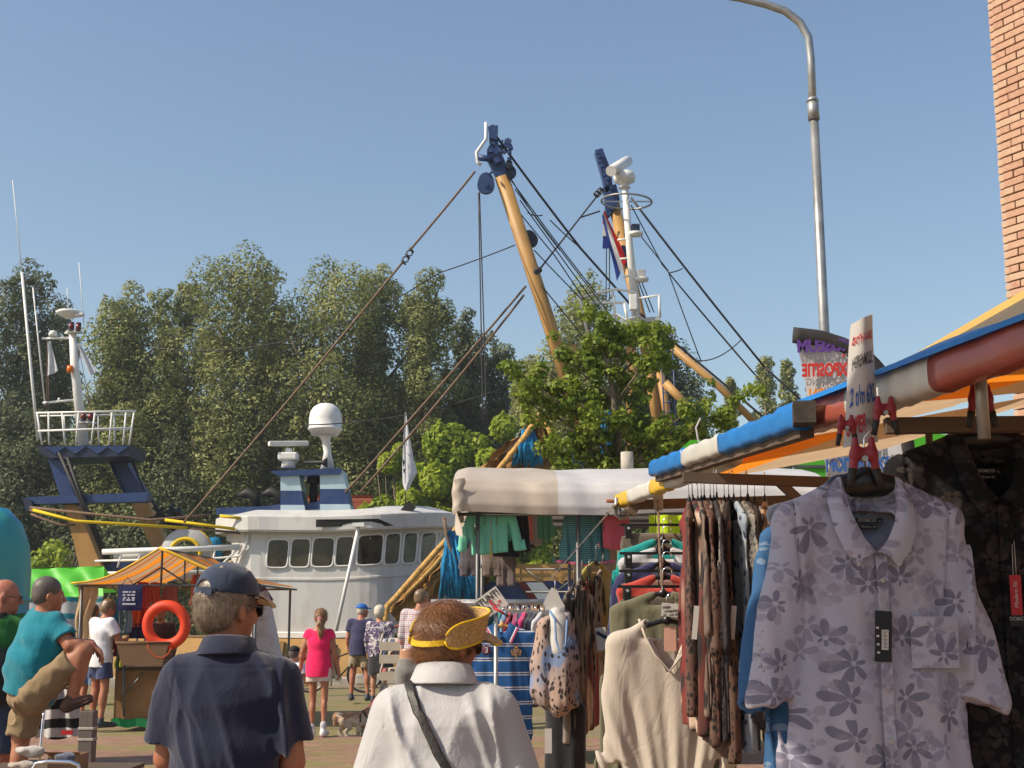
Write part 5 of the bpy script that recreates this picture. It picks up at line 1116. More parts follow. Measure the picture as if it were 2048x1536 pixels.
    g = MB(); g.tube([band(k/60, 1, 1.045) for k in range(61)], .0042, 6); g.tube([band(k/60, 0, 1.045) for k in range(61)], .0042, 6); g.tube([brim(k/40, 1, -.002) for k in range(41)], .0042, 6); g.build('yellow_edging', yel, vis)
    g = MB(); arc = [g_(.094*sin(a), -.014-.116*cos(a), .026-.052*cos(a)) for a in np.linspace(-.98, .98, 26)]
    for i in range(25): g.bar(arc[i], arc[i+1], .006, .019, ref=R@Vn(0, 0, 1))
    g.build('yellow_band', yel, vis)
    md = bpy.data.materials['dark_lens']; g = MB()
    for sg in (-1, 1):
        pts = [g_(sg*(.032+.029*math.copysign(abs(cos(a))**.7, cos(a))), .106-.012*abs(cos(a)), .006+.020*math.copysign(abs(sin(a))**.7, sin(a))) for a in np.linspace(0, 2*pi, 20, endpoint=False)]; g.prism(pts, Vector(R@Vn(0, -.006, 0)))
    gl = g.build('sunglasses', md, t); g = MB()
    for sg in (-1, 1): g.tube([g_(sg*.062, .095, .012), g_(sg*.080, .07, .014), g_(sg*.083, 0, .012)], .0035, 6)
    g.build('temple', md, gl)
woman()
# ---- left side: man in teal with his foot on a bollard ---------------
def man_teal():
    Y = 9.6; b = at(60, 1230, Y); b.z = 0; s = 1.02; sc = 2700/9.6
    def j(px, py, dy=0): q = at(px, py, Y+dy); return ((q.x-b.x)/s, dy/s, q.z/s)
    J = joints(s, pel=j(66, 1372), wst=j(66, 1330), chs=j(82, 1275), nk=j(88, 1226), hd=j(98, 1192), sL=j(72, 1243, .05), sR=j(112, 1248, -.05), eR=j(140, 1292, -.12), wR=j(184, 1290, -.05), eL=j(130, 1290, .18), wL=j(182, 1287, .10),
               hR=j(72, 1385, -.09), kR=j(166, 1305, -.10), aR=j(145, 1392, -.09), tR=j(168, 1400, -.08), hL=j(62, 1385, .09), kL=j(42, 1475, .10), aL=(j(30, 1475)[0], .1, .085), tL=(j(45, 1475)[0]+.05, .1, .03))
    t, R = person('man in teal polo and khaki shorts resting his raised foot on a bollard', b, 0, J, s, sk_tan, .011, hy=radians(-62), hp=radians(-6), hs=1.0, torso_kw=dict(belly=.02), legr=1.15, armr=1.1, hands={'R': dict(d=(.75, .1, -.65), n=(0, -.2, -1), curl=.5), 'L': dict(d=(.75, -.1, -.6), n=(0, 0, -1), curl=.5)})
    tq = clothmat('teal_pique', (.005, .175, .235), 400); pr = torso(J, s, .030, .03, k=.05); pel = J['pel']; pr += [ecap(J['wst'], pel-Vn(.03, 0, .06), (.175, .15), (.195, .165), k=.05)]; holes = []
    for q in 'LR':
        a, e_ = J['s'+q], J['e'+q]; n = e_-a; e = a+n*.68; u = n/np.linalg.norm(n); pr += [cap(a, e+n*.3, .075, .085, k=.04, cut=[(e, n)])]; holes += [cap(e-u*.03, e+n, .060, .066, k=.01)]
    nn = J['nk']; pr += [ecap(nn-Vn(0, 0, .03), nn+Vn(.008, 0, .035), (.072, .07), (.068, .066), k=.01)]; holes += [cap(nn+Vn(0, 0, .02), nn+Vn(.01, 0, .1), .057, k=.01)]
    blob('polo_shirt', pr, tq, t, .010, fold=foldfn(.024, (14, 12, 12), 6, .7), cuts=[((J['pel']-Vn(0, 0, .085)), (-.32, 0, -1))], holes=holes)
    kh = clothmat('khaki_cotton', (.26, .185, .105), 200, .1, .15); pr = [ecap(pel-Vn(0, 0, .04), pel+Vn(0, 0, .06), (.175, .15), (.16, .14), k=.04), cap(J['hR'], J['hR']+(J['kR']-J['hR'])*.86, .122, .100, k=.04, cut=[(J['hR']+(J['kR']-J['hR'])*.80, J['kR']-J['hR'])]), cap(J['hL'], J['kL'], .118, .108, k=.04, cut=[(J['hL']+(J['kL']-J['hL'])*.95, J['kL']-J['hL'])])]
    blob('shorts', pr, kh, t, .010, fold=foldfn(.022, (18, 14, 18), 8, .7))
    ms = P('brown_leather', (.085, .040, .025), .6, .2, 12, .3, 60); a, tt = J['aR'], J['tR']; tip = Vn(*[x*s for x in j(190, 1398, -.08)]); hl = Vn(*[x*s for x in j(128, 1424, -.09)])
    g = MB(); q = [Vector(hl), Vector(tip)]; d = (q[1]-q[0]).normalized(); up = Vector((-d.z, 0, d.x)); 
    if up.z < 0: up = -up
    prims = [ecap(hl+np.array(up)*.030+np.array(d)*.03, tip+np.array(up)*.022-np.array(d)*.035, (.040, .040), (.050, .026), (0, 1, 0), k=.01), cap(hl+np.array(up)*.03+np.array(d)*.03, a, .045, .040, k=.02)]
    blob('shoe', prims, ms, t, .010); 
    o = blob('shoe_sole', [ecap(hl+np.array(d)*.02, tip-np.array(d)*.03, (.046, .016), (.055, .015), (0, 1, 0), k=.01)], P('sole', (.05, .03, .02), .8), t, .009)
    blob('shoe', [ecap(J['aL']+Vn(-.03, 0, -.045), J['tL']+Vn(.05, 0, .01), (.045, .05), (.05, .035), (0, 1, 0), k=.01)], ms, t, .012)
    hairs(t, J, R, s, h_dk, 'short', .010, 1.0, 9, .001)
    ox = at(176, 1420, Y-.02).x; 
    bl = thing('bollard', 'square grey post with two pale bands under the raised foot of the man in teal', 'bollard', (at(178, 1420, 9.5).x, 9.5, 0)); m_post = P('weathered_post', (.15, .12, .105), .85, .25, 5, .5, 25, sc=(1, 1, .2), bd=.01)
    zt = at(178, 1421, 9.5).z; g = MB(); g.box((0, 0, zt/2), (.100, .100, zt), bev=.008); g.build('post', m_post, bl)
    for py in (1456, 1478): g = MB(); z = at(178, py, 9.5).z; g.box((0, 0, z), (.108, .108, .018), bev=.004); g.build('band', m_conc, bl)
man_teal()
def man_bald():
    Y = 9.9; b = at(-8, 1230, Y); b.z = 0; s = 1.03
    J = joints(s, sL=(-.17, -.05, 1.39), sR=(.17, .08, 1.39), wR=(.10, .20, 1.02), eR=(.22, .05, 1.13), hd=(.045, .05, 1.58))
    t, R = person('bald man with glasses in green and black shirt at the left picture edge', b, radians(0), J, s, sk_red, .012, hy=radians(-78), hp=radians(-8), torso_kw=dict(belly=.06), hands={'R': dict(d=(-.7, .5, -.3), n=(-.3, -1, 0))})
    m, nt, bb = newmat('green_black_knit'); sp = nd(nt, 'ShaderNodeSeparateXYZ', {0: obc(nt)}).outputs[2]; lk(nt, mixc(nt, mapr(nt, mth(nt, 'ADD', sp, mth(nt, 'MULTIPLY', noise(nt, obc(nt), 8), .05)), 1.27, 1.33), (.012, .013, .014), (.02, .13, .02)), bb.inputs[0]); bb.inputs['Roughness'].default_value = .85
    shirt(t, J, s, m, .012, hem=.85, belly=.07, seed=12, sleeve=.8, slr=.075, inf=.026); shorts(t, J, s, clothmat('blue_denim', (.03, .05, .10)), .014, leg=.95); shoes(t, J, s, m_black, .014)
    c = J['hd']; g_ = lambda *p: Vector(c+s*(R@Vn(*p))); g = MB()
    for sg in (-1, 1): g.torus(g_(sg*.031, .103, .004), .020, .0022, R@Vn(0, 1, 0), 16, 5); g.tube([g_(sg*.052, .098, .008), g_(sg*.080, .0, .012)], .0022, 5)
    g.build('glasses', m_wire, t)
    g = MB(); N = 24; nk = J['nk']; rows = [[Vector(nk)+Vector((r*sin(2*pi*k/N), -r*cos(2*pi*k/N)+.01, z)) for k in range(N)] for r, z in ((.075, -.03), (.070, .03), (.078, .035), (.092, -.005))]; g.add([v for r in rows for v in r], [(i*N+k, i*N+(k+1) % N, (i+1)*N+(k+1) % N, (i+1)*N+k) for i in range(3) for k in range(N)], True); g.build('collar', m_black, t)
man_bald()
# ---- white T-shirt man by the stall ----------------------------------
def simple(label, px, Y, s, rz, skin, hairm, hk, J, sh, so_, shoe=None, h=.013, hy=0, hp=0, shk=None, sok=None, hands=None, hs=1, torso_kw=None, hamp=.004, legr=1):
    b = at(px, 1230, Y); b.z = 0; J = joints(s, **J); t, R = person(label, b, rz, J, s, skin, h, hy=hy, hp=hp, hands=hands, hs=hs, torso_kw=torso_kw, legr=legr)
    if sh: shirt(t, J, s, sh, h, **(shk or {}))
    if so_: shorts(t, J, s, so_, h, **(sok or {}))
    if shoe: shoes(t, J, s, shoe, h)
    if hairm: hairs(t, J, R, s, hairm, hk, h*.85, hs, int(px), hamp)
    return t, J, R
m_shoew = P('white_shoe', (.62, .60, .57), .7, .1); m_shoed = P('dark_shoe', (.05, .055, .065), .7, .2)
simple('man in white T-shirt and navy shorts browsing at the orange striped stall', 206, 18.8, 1.0, radians(-38), sk_red, h_sand, 'curly', dict(hd=(0, .09, 1.575), nk=(0, .03, 1.44), chs=(0, .0, 1.27), eR=(.25, .10, 1.14), wR=(.12, .30, 1.16), eL=(-.24, .08, 1.14), wL=(-.12, .28, 1.12)), clothmat('white_cotton', (.66, .66, .70)), clothmat('navy_cotton', (.035, .045, .12)), m_shoed, hy=radians(-10), hp=radians(-18), shk=dict(hem=.80, seed=21, slr=.075, amp=.010), sok=dict(leg=.62, wide=.115))
simple('person in dark top and blue shorts half hidden behind the man in white T-shirt', 186, 19.9, .96, radians(-20), sk_tan, h_dk, 'short', dict(), m_navy, clothmat('denim_short', (.08, .13, .22)), m_shoed, h=.016, shk=dict(hem=.86), sok=dict(leg=.9))
# girl in pink
def girl():
    s = .915
    J = dict(hd=(.015, .01, 1.60), sL=(-.150, 0, 1.385), sR=(.150, 0, 1.385), eL=(-.225, -.01, 1.14), wL=(-.255, .03, .91), eR=(.215, -.02, 1.14), wR=(.265, .02, .90), hL=(-.08, 0, .90), hR=(.085, 0, .9), kL=(-.075, .03, .49), aL=(-.078, -.02, .085), kR=(.088, .0, .50), aR=(.095, -.10, .12), tL=(-.085, .13, .03), tR=(.105, .05, .04))
    t, J, R = simple('girl in bright pink top and white shorts walking away, long ponytail', 640, 17.4, s, 0, sk_tan, None, None, J, None, clothmat('white_shorts', (.62, .52, .48)), m_shoew, h=.011, sok=dict(leg=.40, top=.93, wide=.093, inf=.0), hs=1.04, torso_kw=dict(fem=-.5), legr=.82)
    shirt(t, J, s, clothmat('pink_jersey', (.80, .015, .11)), .010, hem=.80, sleeve=.28, inf=.008, slr=.064, amp=.006, seed=31, body_kw=dict(shw=.92), name='top')
    src = hairs(t, J, R, s, h_fair, 'pony', .008, 1.04, 4, .005); strandmesh(t, src, 1500, .06, h_fair, lambda p, n: Vn(.1, 0, -1), .005, 3, .2, curl=.3)
    g = MB(); c = J['hd']; g.torus(Vector(c+s*(R@Vn(0, -.122, -.015))), .030, .009, (0, .3, 1), 14, 6); g.build('hair_band', P('pink_band', (.7, .2, .3), .7), t)
    for q in 'LR':
        a = J['a'+q]; blob('sock', [cap(a, a+Vn(0, 0, .045), .040, .041, k=.005)], m_cloth, t, .009)
    g = MB(); p = Vector(J['wR']); 
girl()
def child():
    s = .60; t, J, R = simple('small child in white T-shirt and black cap beside the girl in pink', 592, 17.9, s, radians(-25), sk_fair, h_dk, 'short', dict(hd=(0, .0, 1.66), wL=(-.25, .1, .9), eR=(.26, .02, 1.15), wR=(.36, .08, .98)), clothmat('pale_lilac_shirt', (.62, .60, .72)), clothmat('blue_print_shorts', (.08, .17, .48)), m_shoew, h=.010, hs=1.35, shk=dict(hem=.92, inf=.03, slr=.09, seed=4), sok=dict(leg=.75, top=.96, inf=.03, wide=.13))
    c = J['hd']; g_ = lambda *p: c+s*1.35*(R@Vn(*p)); blob('cap', [ell(g_(0, -.02, .050), s*1.35*Vn(.088, .108, .090), R)], P('black_cap', (.02, .018, .018), .9, .2), t, .009, cuts=[(g_(0, 0, .04), R@Vn(0, -.1, -1))])
    g = MB(); g.torus(Vector((0, 0, .90*s)), .125, .012, (0, 0, 1), 24, 6); g.build('belt', P('red_belt', (.5, .03, .03), .7), t)
child()
def couple():
    t, J, R = simple('man with blue cap, navy T-shirt and khaki shorts beside the white haired woman', 722, 24.6, .98, radians(-12), sk_red, h_white, 'short', dict(wR=(.62, .35, 1.33), eR=(.40, .15, 1.26), hd=(.02, .04, 1.60), kL=(-.13, 0, .49), aL=(-.15, -.03, .085), tL=(-.18, .12, .03), kR=(.13, .02, .49), aR=(.16, -.03, .085), tR=(.2, .12, .03)), clothmat('navy_tee', (.035, .035, .085)), clothmat('khaki_short', (.28, .22, .14)), m_shoed, h=.015, hy=radians(-50), hands={'R': dict(d=(.8, .2, .45), n=(.3, -1, .3), curl=.15)}, shk=dict(hem=.80, belly=.04, slr=.075), sok=dict(leg=.75, wide=.115))
    c = J['hd']; blob('cap', [ell(c+.98*(R@Vn(0, -.02, .055)), Vn(.092, .11, .085), R), ell(c+.98*(R@Vn(0, .11, .05)), Vn(.07, .07, .012), R)], P('bright_blue_cap', (.02, .12, .45), .7), t, .011, cuts=[(c+R@Vn(0, 0, .04), R@Vn(0, -.1, -1))])
    t, J, R = simple('white haired woman in purple and white patterned blouse and black skirt', 760, 24.0, .95, radians(-8), sk_fair, h_white, 'curly', dict(hd=(-.01, .02, 1.61), wR=(.22, .2, 1.0)), None, None, m_shoed, h=.014, hs=1.08, hamp=.010)
    shirt(t, J, .95, floral('patterned_blouse', (.52, .47, .48), [((.06, .04, .10), 9, .085, 5, .35, .95), ((.10, .08, .16), 14, .05, 4, .4, .9)]), .013, hem=.82, long=True, belly=.03, inf=.025, slr=.078, seed=44, name='blouse')
    s = .95; blob('skirt', [ecap(J['pel']+Vn(0, 0, .02), Vn(.03, 0, .56), (.185, .15), (.235, .20), k=.03)], clothmat('black_skirt', (.022, .020, .026)), t, .014, fold=foldfn(.012, (20, 20, 4), 3), cuts=[((0, 0, .50), (.25, 0, -1)), ((0, 0, .94), (0, 0, 1))])
couple()
m_plaid, nt, b = newmat('plaid'); v = obc(nt); s3 = nd(nt, 'ShaderNodeSeparateXYZ', {0: v})
def pl(ax, per, w): return mth(nt, 'LESS_THAN', mth(nt, 'FRACT', mth(nt, 'DIVIDE', mth(nt, 'ADD', s3.outputs[ax], 20), per)), w)
c = mixc(nt, mth(nt, 'MULTIPLY', pl(2, .085, .16), .6), (.55, .48, .47), (.42, .03, .04)); c = mixc(nt, mth(nt, 'MULTIPLY', pl(0, .05, .2), .5), c, (.05, .06, .22)); c = mixc(nt, mth(nt, 'MULTIPLY', pl(2, .028, .3), .4), c, (.1, .1, .25)); lk(nt, c, b.inputs[0]); b.inputs['Roughness'].default_value = .85
simple('man in red and blue plaid shirt seen from behind, left of the chrome clothes rack', 838, 19.6, 1.08, radians(-20), sk_red, h_sand, 'short', dict(hd=(.02, .05, 1.60)), m_plaid, clothmat('grey_trousers', (.14, .13, .12)), m_shoed, h=.014, hy=radians(-25), shk=dict(hem=.84, long=True, inf=.03, slr=.08), sok=dict(leg=1.5))
t, J, R = simple('person in black top bending forward behind the chrome clothes rack', 868, 18.9, 1.06, radians(-70), sk_red, h_white, 'short', dict(nk=(0, .30, 1.40), hd=(0, .44, 1.46), sL=(-.18, .24, 1.38), sR=(.18, .24, 1.38), chs=(0, .14, 1.28), eL=(-.22, .36, 1.15), wL=(-.1, .5, 1.0), eR=(.22, .36, 1.15), wR=(.1, .5, 1.0)), clothmat('black_top', (.02, .018, .024)), clothmat('dark_trousers', (.04, .04, .05)), m_shoed, h=.015, hp=radians(-25), shk=dict(hem=.84, long=True, inf=.03, slr=.085), sok=dict(leg=1.5))
simple('person in maroon top inside the striped stall, seen through the life ring', 322, 20.6, .95, radians(170), sk_tan, h_dk, 'short', dict(), clothmat('maroon', (.045, .015, .02)), m_navy, m_shoed, h=.018, shk=dict(long=True), sok=dict(leg=1.5))
def dog():
    b = at(712, 1230, 17.7); b.z = -.03; t = thing('dog', 'small shaggy brown and white dog on a pink lead behind the girl in pink', 'dog', b, 0)
    pr = [ecap((-.12, 0, .21), (.10, 0, .22), (.085, .085), (.08, .09), (0, 1, 0), k=.04), ell((.09, 0, .19), (.07, .075, .09), k=.03), cap((.12, 0, .25), (.19, 0, .30), .055, .05, k=.03), ell((.21, 0, .315), (.055, .05, .048), k=.02), cap((.24, 0, .30), (.285, 0, .295), .028, .022, k=.02),
          ell((.19, .048, .30), (.022, .014, .045), k=.01), ell((.19, -.048, .30), (.022, .014, .045), k=.01),
          cap((-.15, 0, .24), (-.215, 0, .25), .035, .05, k=.03), cap((-.215, 0, .25), (-.235, 0, .17), .05, .03, k=.03)]
    for x, sg, dx in ((.10, 1, .02), (.08, -1, -.02), (-.13, 1, -.04), (-.11, -1, .03)):
        y = sg*.045
        if x > 0: pr += [cap((x, y, .18), (x+dx*.5, y, .10), .036, .026, k=.02), cap((x+dx*.5, y, .10), (x+dx, y, .02), .027, .022, k=.01), cap((x+dx, y, .018), (x+dx+.025, y, .016), .02, .018, k=.01)]
        else: pr += [cap((x, y, .19), (x+.035+dx, y, .13), .048, .032, k=.02), cap((x+.035+dx, y, .13), (x-.01+dx, y, .075), .030, .022, k=.01), cap((x-.01+dx, y, .075), (x+dx, y, .02), .022, .02, k=.01), cap((x+dx, y, .018), (x+dx+.025, y, .016), .02, .018, k=.01)]
    m, nt, bb = newmat('dog_fur'); v = obc(nt); s = nd(nt, 'ShaderNodeSeparateXYZ', {0: v}); n_ = noise(nt, v, 7, 3); f = mapr(nt, mth(nt, 'ADD', n_, mth(nt, 'MULTIPLY', s.outputs[2], .6)), .60, .66)
    c = mixc(nt, f, (.60, .50, .40), (.36, .15, .05)); c = mixc(nt, mapr(nt, noise(nt, v, 90, 2), .4, .7, 0, .5), c, (.75, .65, .5)); lk(nt, c, bb.inputs[0]); bb.inputs['Roughness'].default_value = .8
    o = blob('body', pr, m, t, .009, fold=foldfn(.006, (60, 60, 60), 2, .3)); strandmesh(t, o, 7000, .028, m, lambda p, n: Vn(-.5, 0, -1)+np.random.normal(0, .3, 3), .004, 4, .5).name = 'fur'
    g = MB(); g.torus((.155, 0, .275), .066, .012, (.75, 0, .6), 20, 6); g.tube([(.09, -.07, .28), (.09, -.09, .2), (.06, 0, .11), (.09, .09, .2), (.09, .07, .28)], .012, 6); g.build('harness', P('black_harness', (.02, .02, .02), .6), t)
    L = thing('dog_lead', 'thin pink lead running up from the dog harness', 'lead', (b.x+.13, 17.7, .3)); q = at(752, 1395, 17.9)-Vector(L.location); g = MB(); g.tube([(0, 0, 0), Vector(q)*.5+Vector((0, 0, -.02)), q], .007, 6); g.build('strap', P('pink_lead', (.7, .04, .15), .6), L)
    e = MB(); 
    for sg in (-1, 1): e.lathe((.252, sg*.03, .325), [(.001, -.007), (.007, 0), (.001, .007)], 8, (0, sg, 0))
    e.lathe((.305, 0, .30), [(.001, -.01), (.012, 0), (.001, .01)], 8, (1, 0, 0)); e.build('eyes_and_nose', m_black, t)
dog()
# ---- market stalls ----------------------------------------------------
m_cream = P('cream_tarp', (.50, .43, .36), .55, .08, 2, .25, 12, tr=.12, dirt=((.35, .28, .2), 3, .4), bd=.01)
m_wtarp = P('white_tarp', (.58, .56, .56), .5, .06, 2, .25, 12, tr=.12, dirt=((.4, .36, .33), 3, .3), bd=.01)
m_pole = P('stall_steel', (.14, .14, .145), .5, .2, 6, .1, 40, metal=.7, dirt=((.2, .13, .08), 8, .5))
m_wood = P('dark_wood', (.105, .072, .05), .8, .3, 6, .4, 30, sc=(.3, 1, 1))
def white_stall():
    Y = 13.5; b = at(1110, 1230, Y); b.z = 0; t = thing('market_stall', 'market stall with cream and white tarp canopy in the middle distance', 'stall', b); L = lambda p: Vector(p)-b
    xl = at(905, 1000, Y).x-b.x; xm = at(1116, 1000, Y).x-b.x; xr = at(1660, 1000, Y).x-b.x
    prof = [(0, at(0, 1026, Y).z), (-.02, at(0, 1010, Y).z), (0, at(0, 980, Y).z), (.06, at(0, 962, Y).z), (.25, at(0, 948, Y).z), (.6, at(0, 936, Y).z+.02), (1.3, at(0, 928, Y).z+.10), (2.2, 2.95), (2.25, 2.5)]
    def f(x0, x1, seed):
        def g_(u, v):
            x = x0+(x1-x0)*u; k = v*(len(prof)-1); i = min(len(prof)-2, int(k)); f_ = k-i; y = prof[i][0]*(1-f_)+prof[i+1][0]*f_; z = prof[i][1]*(1-f_)+prof[i+1][1]*f_
            e = abs(x-xl); crn = max(0, 1-e/.12)
            return (x+.0, y+.02*sin(x*4.1+z*6+seed+2*sin(x*1.7))+.006*sin(x*13+5*z+3*sin(x*2.3))+.05*crn*crn, z-.03*crn-.018*sin(x*2.2+1)+.006*sin(x*6.3+y*3+2*sin(x*3.1))*(1 if v > .1 else .4))
        return g_
    g = MB(); g.grid(f(xl, xm+.003, 1), 40, 40); g.build('canopy', m_cream, t)
    g = MB(); g.grid(f(xm, xr, 1), 70, 40); g.build('canopy', m_wtarp, t)
    # gathered flap at the left end
    g = MB(); zt, zb = at(0, 945, Y).z, at(0, 1065, Y).z
    g.grid(lambda u, v: (xl+.03-.05*sin(pi*u)+.02*sin(v*9+u*5)+(.06*v), -.03+u*.9*(1-.6*v), zt-.06-(zt-zb)*v*(1-.35*u)+.01*sin(u*20)), 16, 14)
    g.grid(lambda u, v: (xl+.01+.11*v+.014*sin(u*12), -.05-.02*sin(v*pi), zt-.08-.32*u+.02*v), 14, 5); g.build('end_flap', m_cream, t)
    for x in (xl+.25, xm+.2, xr-.4):
        for y in (.12, 2.15): MB().tube([(x, y, 0), (x, y, 2.55)], .02, 8).build('post', m_pole, t)
    for y in (.12, 2.15, 1.1): g = MB(); g.tube([(xl+.05, y, 2.5), (xr, y, 2.5)], .018, 8); g.build('rail', m_pole, t)
    g = MB(); x0 = xl+.75
    for z0, z1 in ((1.75, 1.95), (2.0, 2.0)): g.tube([(x0, 1.6, z0), (x0+2.0, 1.6, z0)], .014, 6)
    for k in range(6): g.tube([(x0+k*.33, 1.6, 1.75), (x0+(k+1)*.33, 1.6, 2.0)] if k % 2 else [(x0+k*.33, 1.6, 2.0), (x0+(k+1)*.33, 1.6, 1.75)], .010, 6)
    g.tube([(x0+.9, 1.6, 1.3), (x0+.9, 1.6, 2.4)], .016, 6); g.tube([(x0+.5, 1.6, 1.75), (x0+.9, 1.6, 1.45)], .012, 6); g.build('lattice', m_pole, t)
    g = MB(); g.box((.7, 1.1, .8), (2.3, 1.4, .05)); g.build('counter', m_wood, t)
    g = MB(); p = L(at(1254, 915, Y+1.5)); g.tube([p+Vector((0, 0, -.2)), p+Vector((0, 0, .06))], .07, 12); g.build('post_cap', m_conc, t)
white_stall()
m_strip = stripes('orange_striped_canvas', [(.50, .34, .20), (.72, .24, .03), (.50, .34, .20), (.55, .17, .03), (.50, .34, .20), (.80, .30, .02)], 1.5, 'Y', [0, .22, .38, .50, .58, .82], tr=.45, wob=.0)
def orange_stall():
    Y = 18.9; b = at(330, 1230, Y); b.z = 0; t = thing('market_stall', 'small market stall with sagging orange and beige striped canvas roof at the left', 'stall', b); L = lambda p: Vector(p)-b; D = 3.2
    m_st, nt, bb = newmat('striped_canvas'); s = nd(nt, 'ShaderNodeSeparateXYZ', {0: obc(nt)})
    f = mth(nt, 'FRACT', mth(nt, 'DIVIDE', mth(nt, 'ADD', mth(nt, 'ADD', s.outputs[1], mth(nt, 'MULTIPLY', s.outputs[2], 0)), 20), 1.15)); r = nt.nodes.new('ShaderNodeValToRGB'); r.color_ramp.interpolation = 'CONSTANT'; e = r.color_ramp.elements; e[0].color = (.46, .32, .19, 1); e[1].position = .22; e[1].color = (.50, .15, .03, 1)
    for p_, c_ in ((.34, (.46, .32, .19)), (.46, (.50, .15, .03)), (.54, (.46, .32, .19)), (.68, (.85, .28, .02)), (.95, (.5, .15, .03))): q = e.new(p_); q.color = c4(c_)
    lk(nt, f, r.inputs[0]); lk(nt, r.outputs[0], bb.inputs[0]); bb.inputs['Roughness'].default_value = .85; transl(nt, bb, r.outputs[0], .5)
    R_ = L(at(325, 1098, Y)); El = L(at(150, 1168, Y)); Er = L(at(520, 1166, Y))
    def slope(E, u, v, dz=0):
        p = R_.lerp(E, u); return Vector((p.x, v*D-.15, p.z-.10*sin(pi*u)*(1 if E is El else .6)-.04*sin(pi*v)*sin(pi*u)+dz+.01*sin(v*20+u*7)-.10*v*0))
    for E in (El, Er): g = MB(); g.grid(lambda u, v: slope(E, u, v), 24, 24); g.build('canopy', m_st, t)
    g = MB(); g.tube([slope(Er, k/12, 0)+Vector((0, -.01, .01)) for k in range(13)], .025, 6); g.tube([slope(El, k/12, 0)+Vector((0, -.01, 0)) for k in range(13)], .016, 6); g.build('canopy_edge', P('yellow_binding', (.72, .42, .03), .7), t)
    g = MB(); g.grid(lambda u, v: El+Vector((.03+.28*u-.10*u*v+.02*sin(v*9), .02+.03*sin(u*14+v*4), -.02-.86*v)), 10, 16); g.build('side_curtain', P('beige_canvas', (.52, .36, .20), .85, .15, 4, .3, 20, tr=.3, dirt=((.5, .1, .03), 3, .6)), t)
    zE = El.z-.02
    fr = []
    for y in (0, D-.3):
        fr += [([(El.x, y, zE), (Er.x, y, zE)], .016), ([(R_.x, y, zE), (R_.x, y, R_.z)], .016), ([(R_.x, y, zE+.25), (R_.x-.4, y, zE)], .013), ([(R_.x, y, zE+.25), (R_.x+.4, y, zE)], .013), ([(R_.x-.55, y, 0), (R_.x-.55, y, zE)], .02), ([(Er.x-.05, y, 0), (Er.x-.05, y, zE)], .02), ([(El.x+.1, y, 0), (El.x+.1, y, zE)], .02), ([(R_.x+.32, y, zE), (R_.x+.32, y, R_.z-.14)], .013), ([(R_.x+.5, y, zE), (R_.x+.5, y, R_.z-.2)], .013)]
    fr += [([(R_.x, 0, R_.z), (R_.x, D, R_.z)], .016), ([(El.x, 0, zE), (El.x, D, zE)], .016), ([(Er.x, 0, zE), (Er.x, D, zE)], .016), ([(El.x+.5, 0, zE), (El.x+.85, 0, zE-.3)], .013)]
    for pts, r in fr: g = MB(); g.tube(pts, r, 7); g.build('frame_bar', m_pole, t)
    g = MB(); T0 = L(at(232, 1338, Y)); T1 = L(at(440, 1338, Y)); g.box(((T0.x+T1.x)/2, .5, T0.z), (T1.x-T0.x, 1.0, .04)); g.build('table_top', m_wood, t)
    g = MB(); g.grid(lambda u, v: (T0.x+(T1.x-T0.x)*u, -.02+.012*sin(u*22)*v, T0.z-.02-(T0.z-.09)*v), 40, 4); g.grid(lambda u, v: (T0.x+.0, -.02+1.0*u, T0.z-.02-(T0.z-.09)*v), 4, 2); g.build('table_skirt', P('brown_cloth', (.25, .13, .055), .9, .2, 4, .3, 30), t)
    g = MB(); g.grid(lambda u, v: (T0.x-.02+(T1.x-T0.x)*u, -.05+.01*sin(u*22), .0+.11*v+.01*sin(u*30)), 40, 2); g.build('green_edge', P('green_net', (.01, .20, .06), .9), t)
    g = MB(); g.tube([L(at(248, 1330, Y-.1)), L(at(248, 1432, Y-.1))], .018, 7); g.tube([L(at(290, 1342, Y-.1)), L(at(252, 1385, Y-.1))], .012, 6); g.build('table_leg', m_pole, t)
    return L, b
orange_stall()
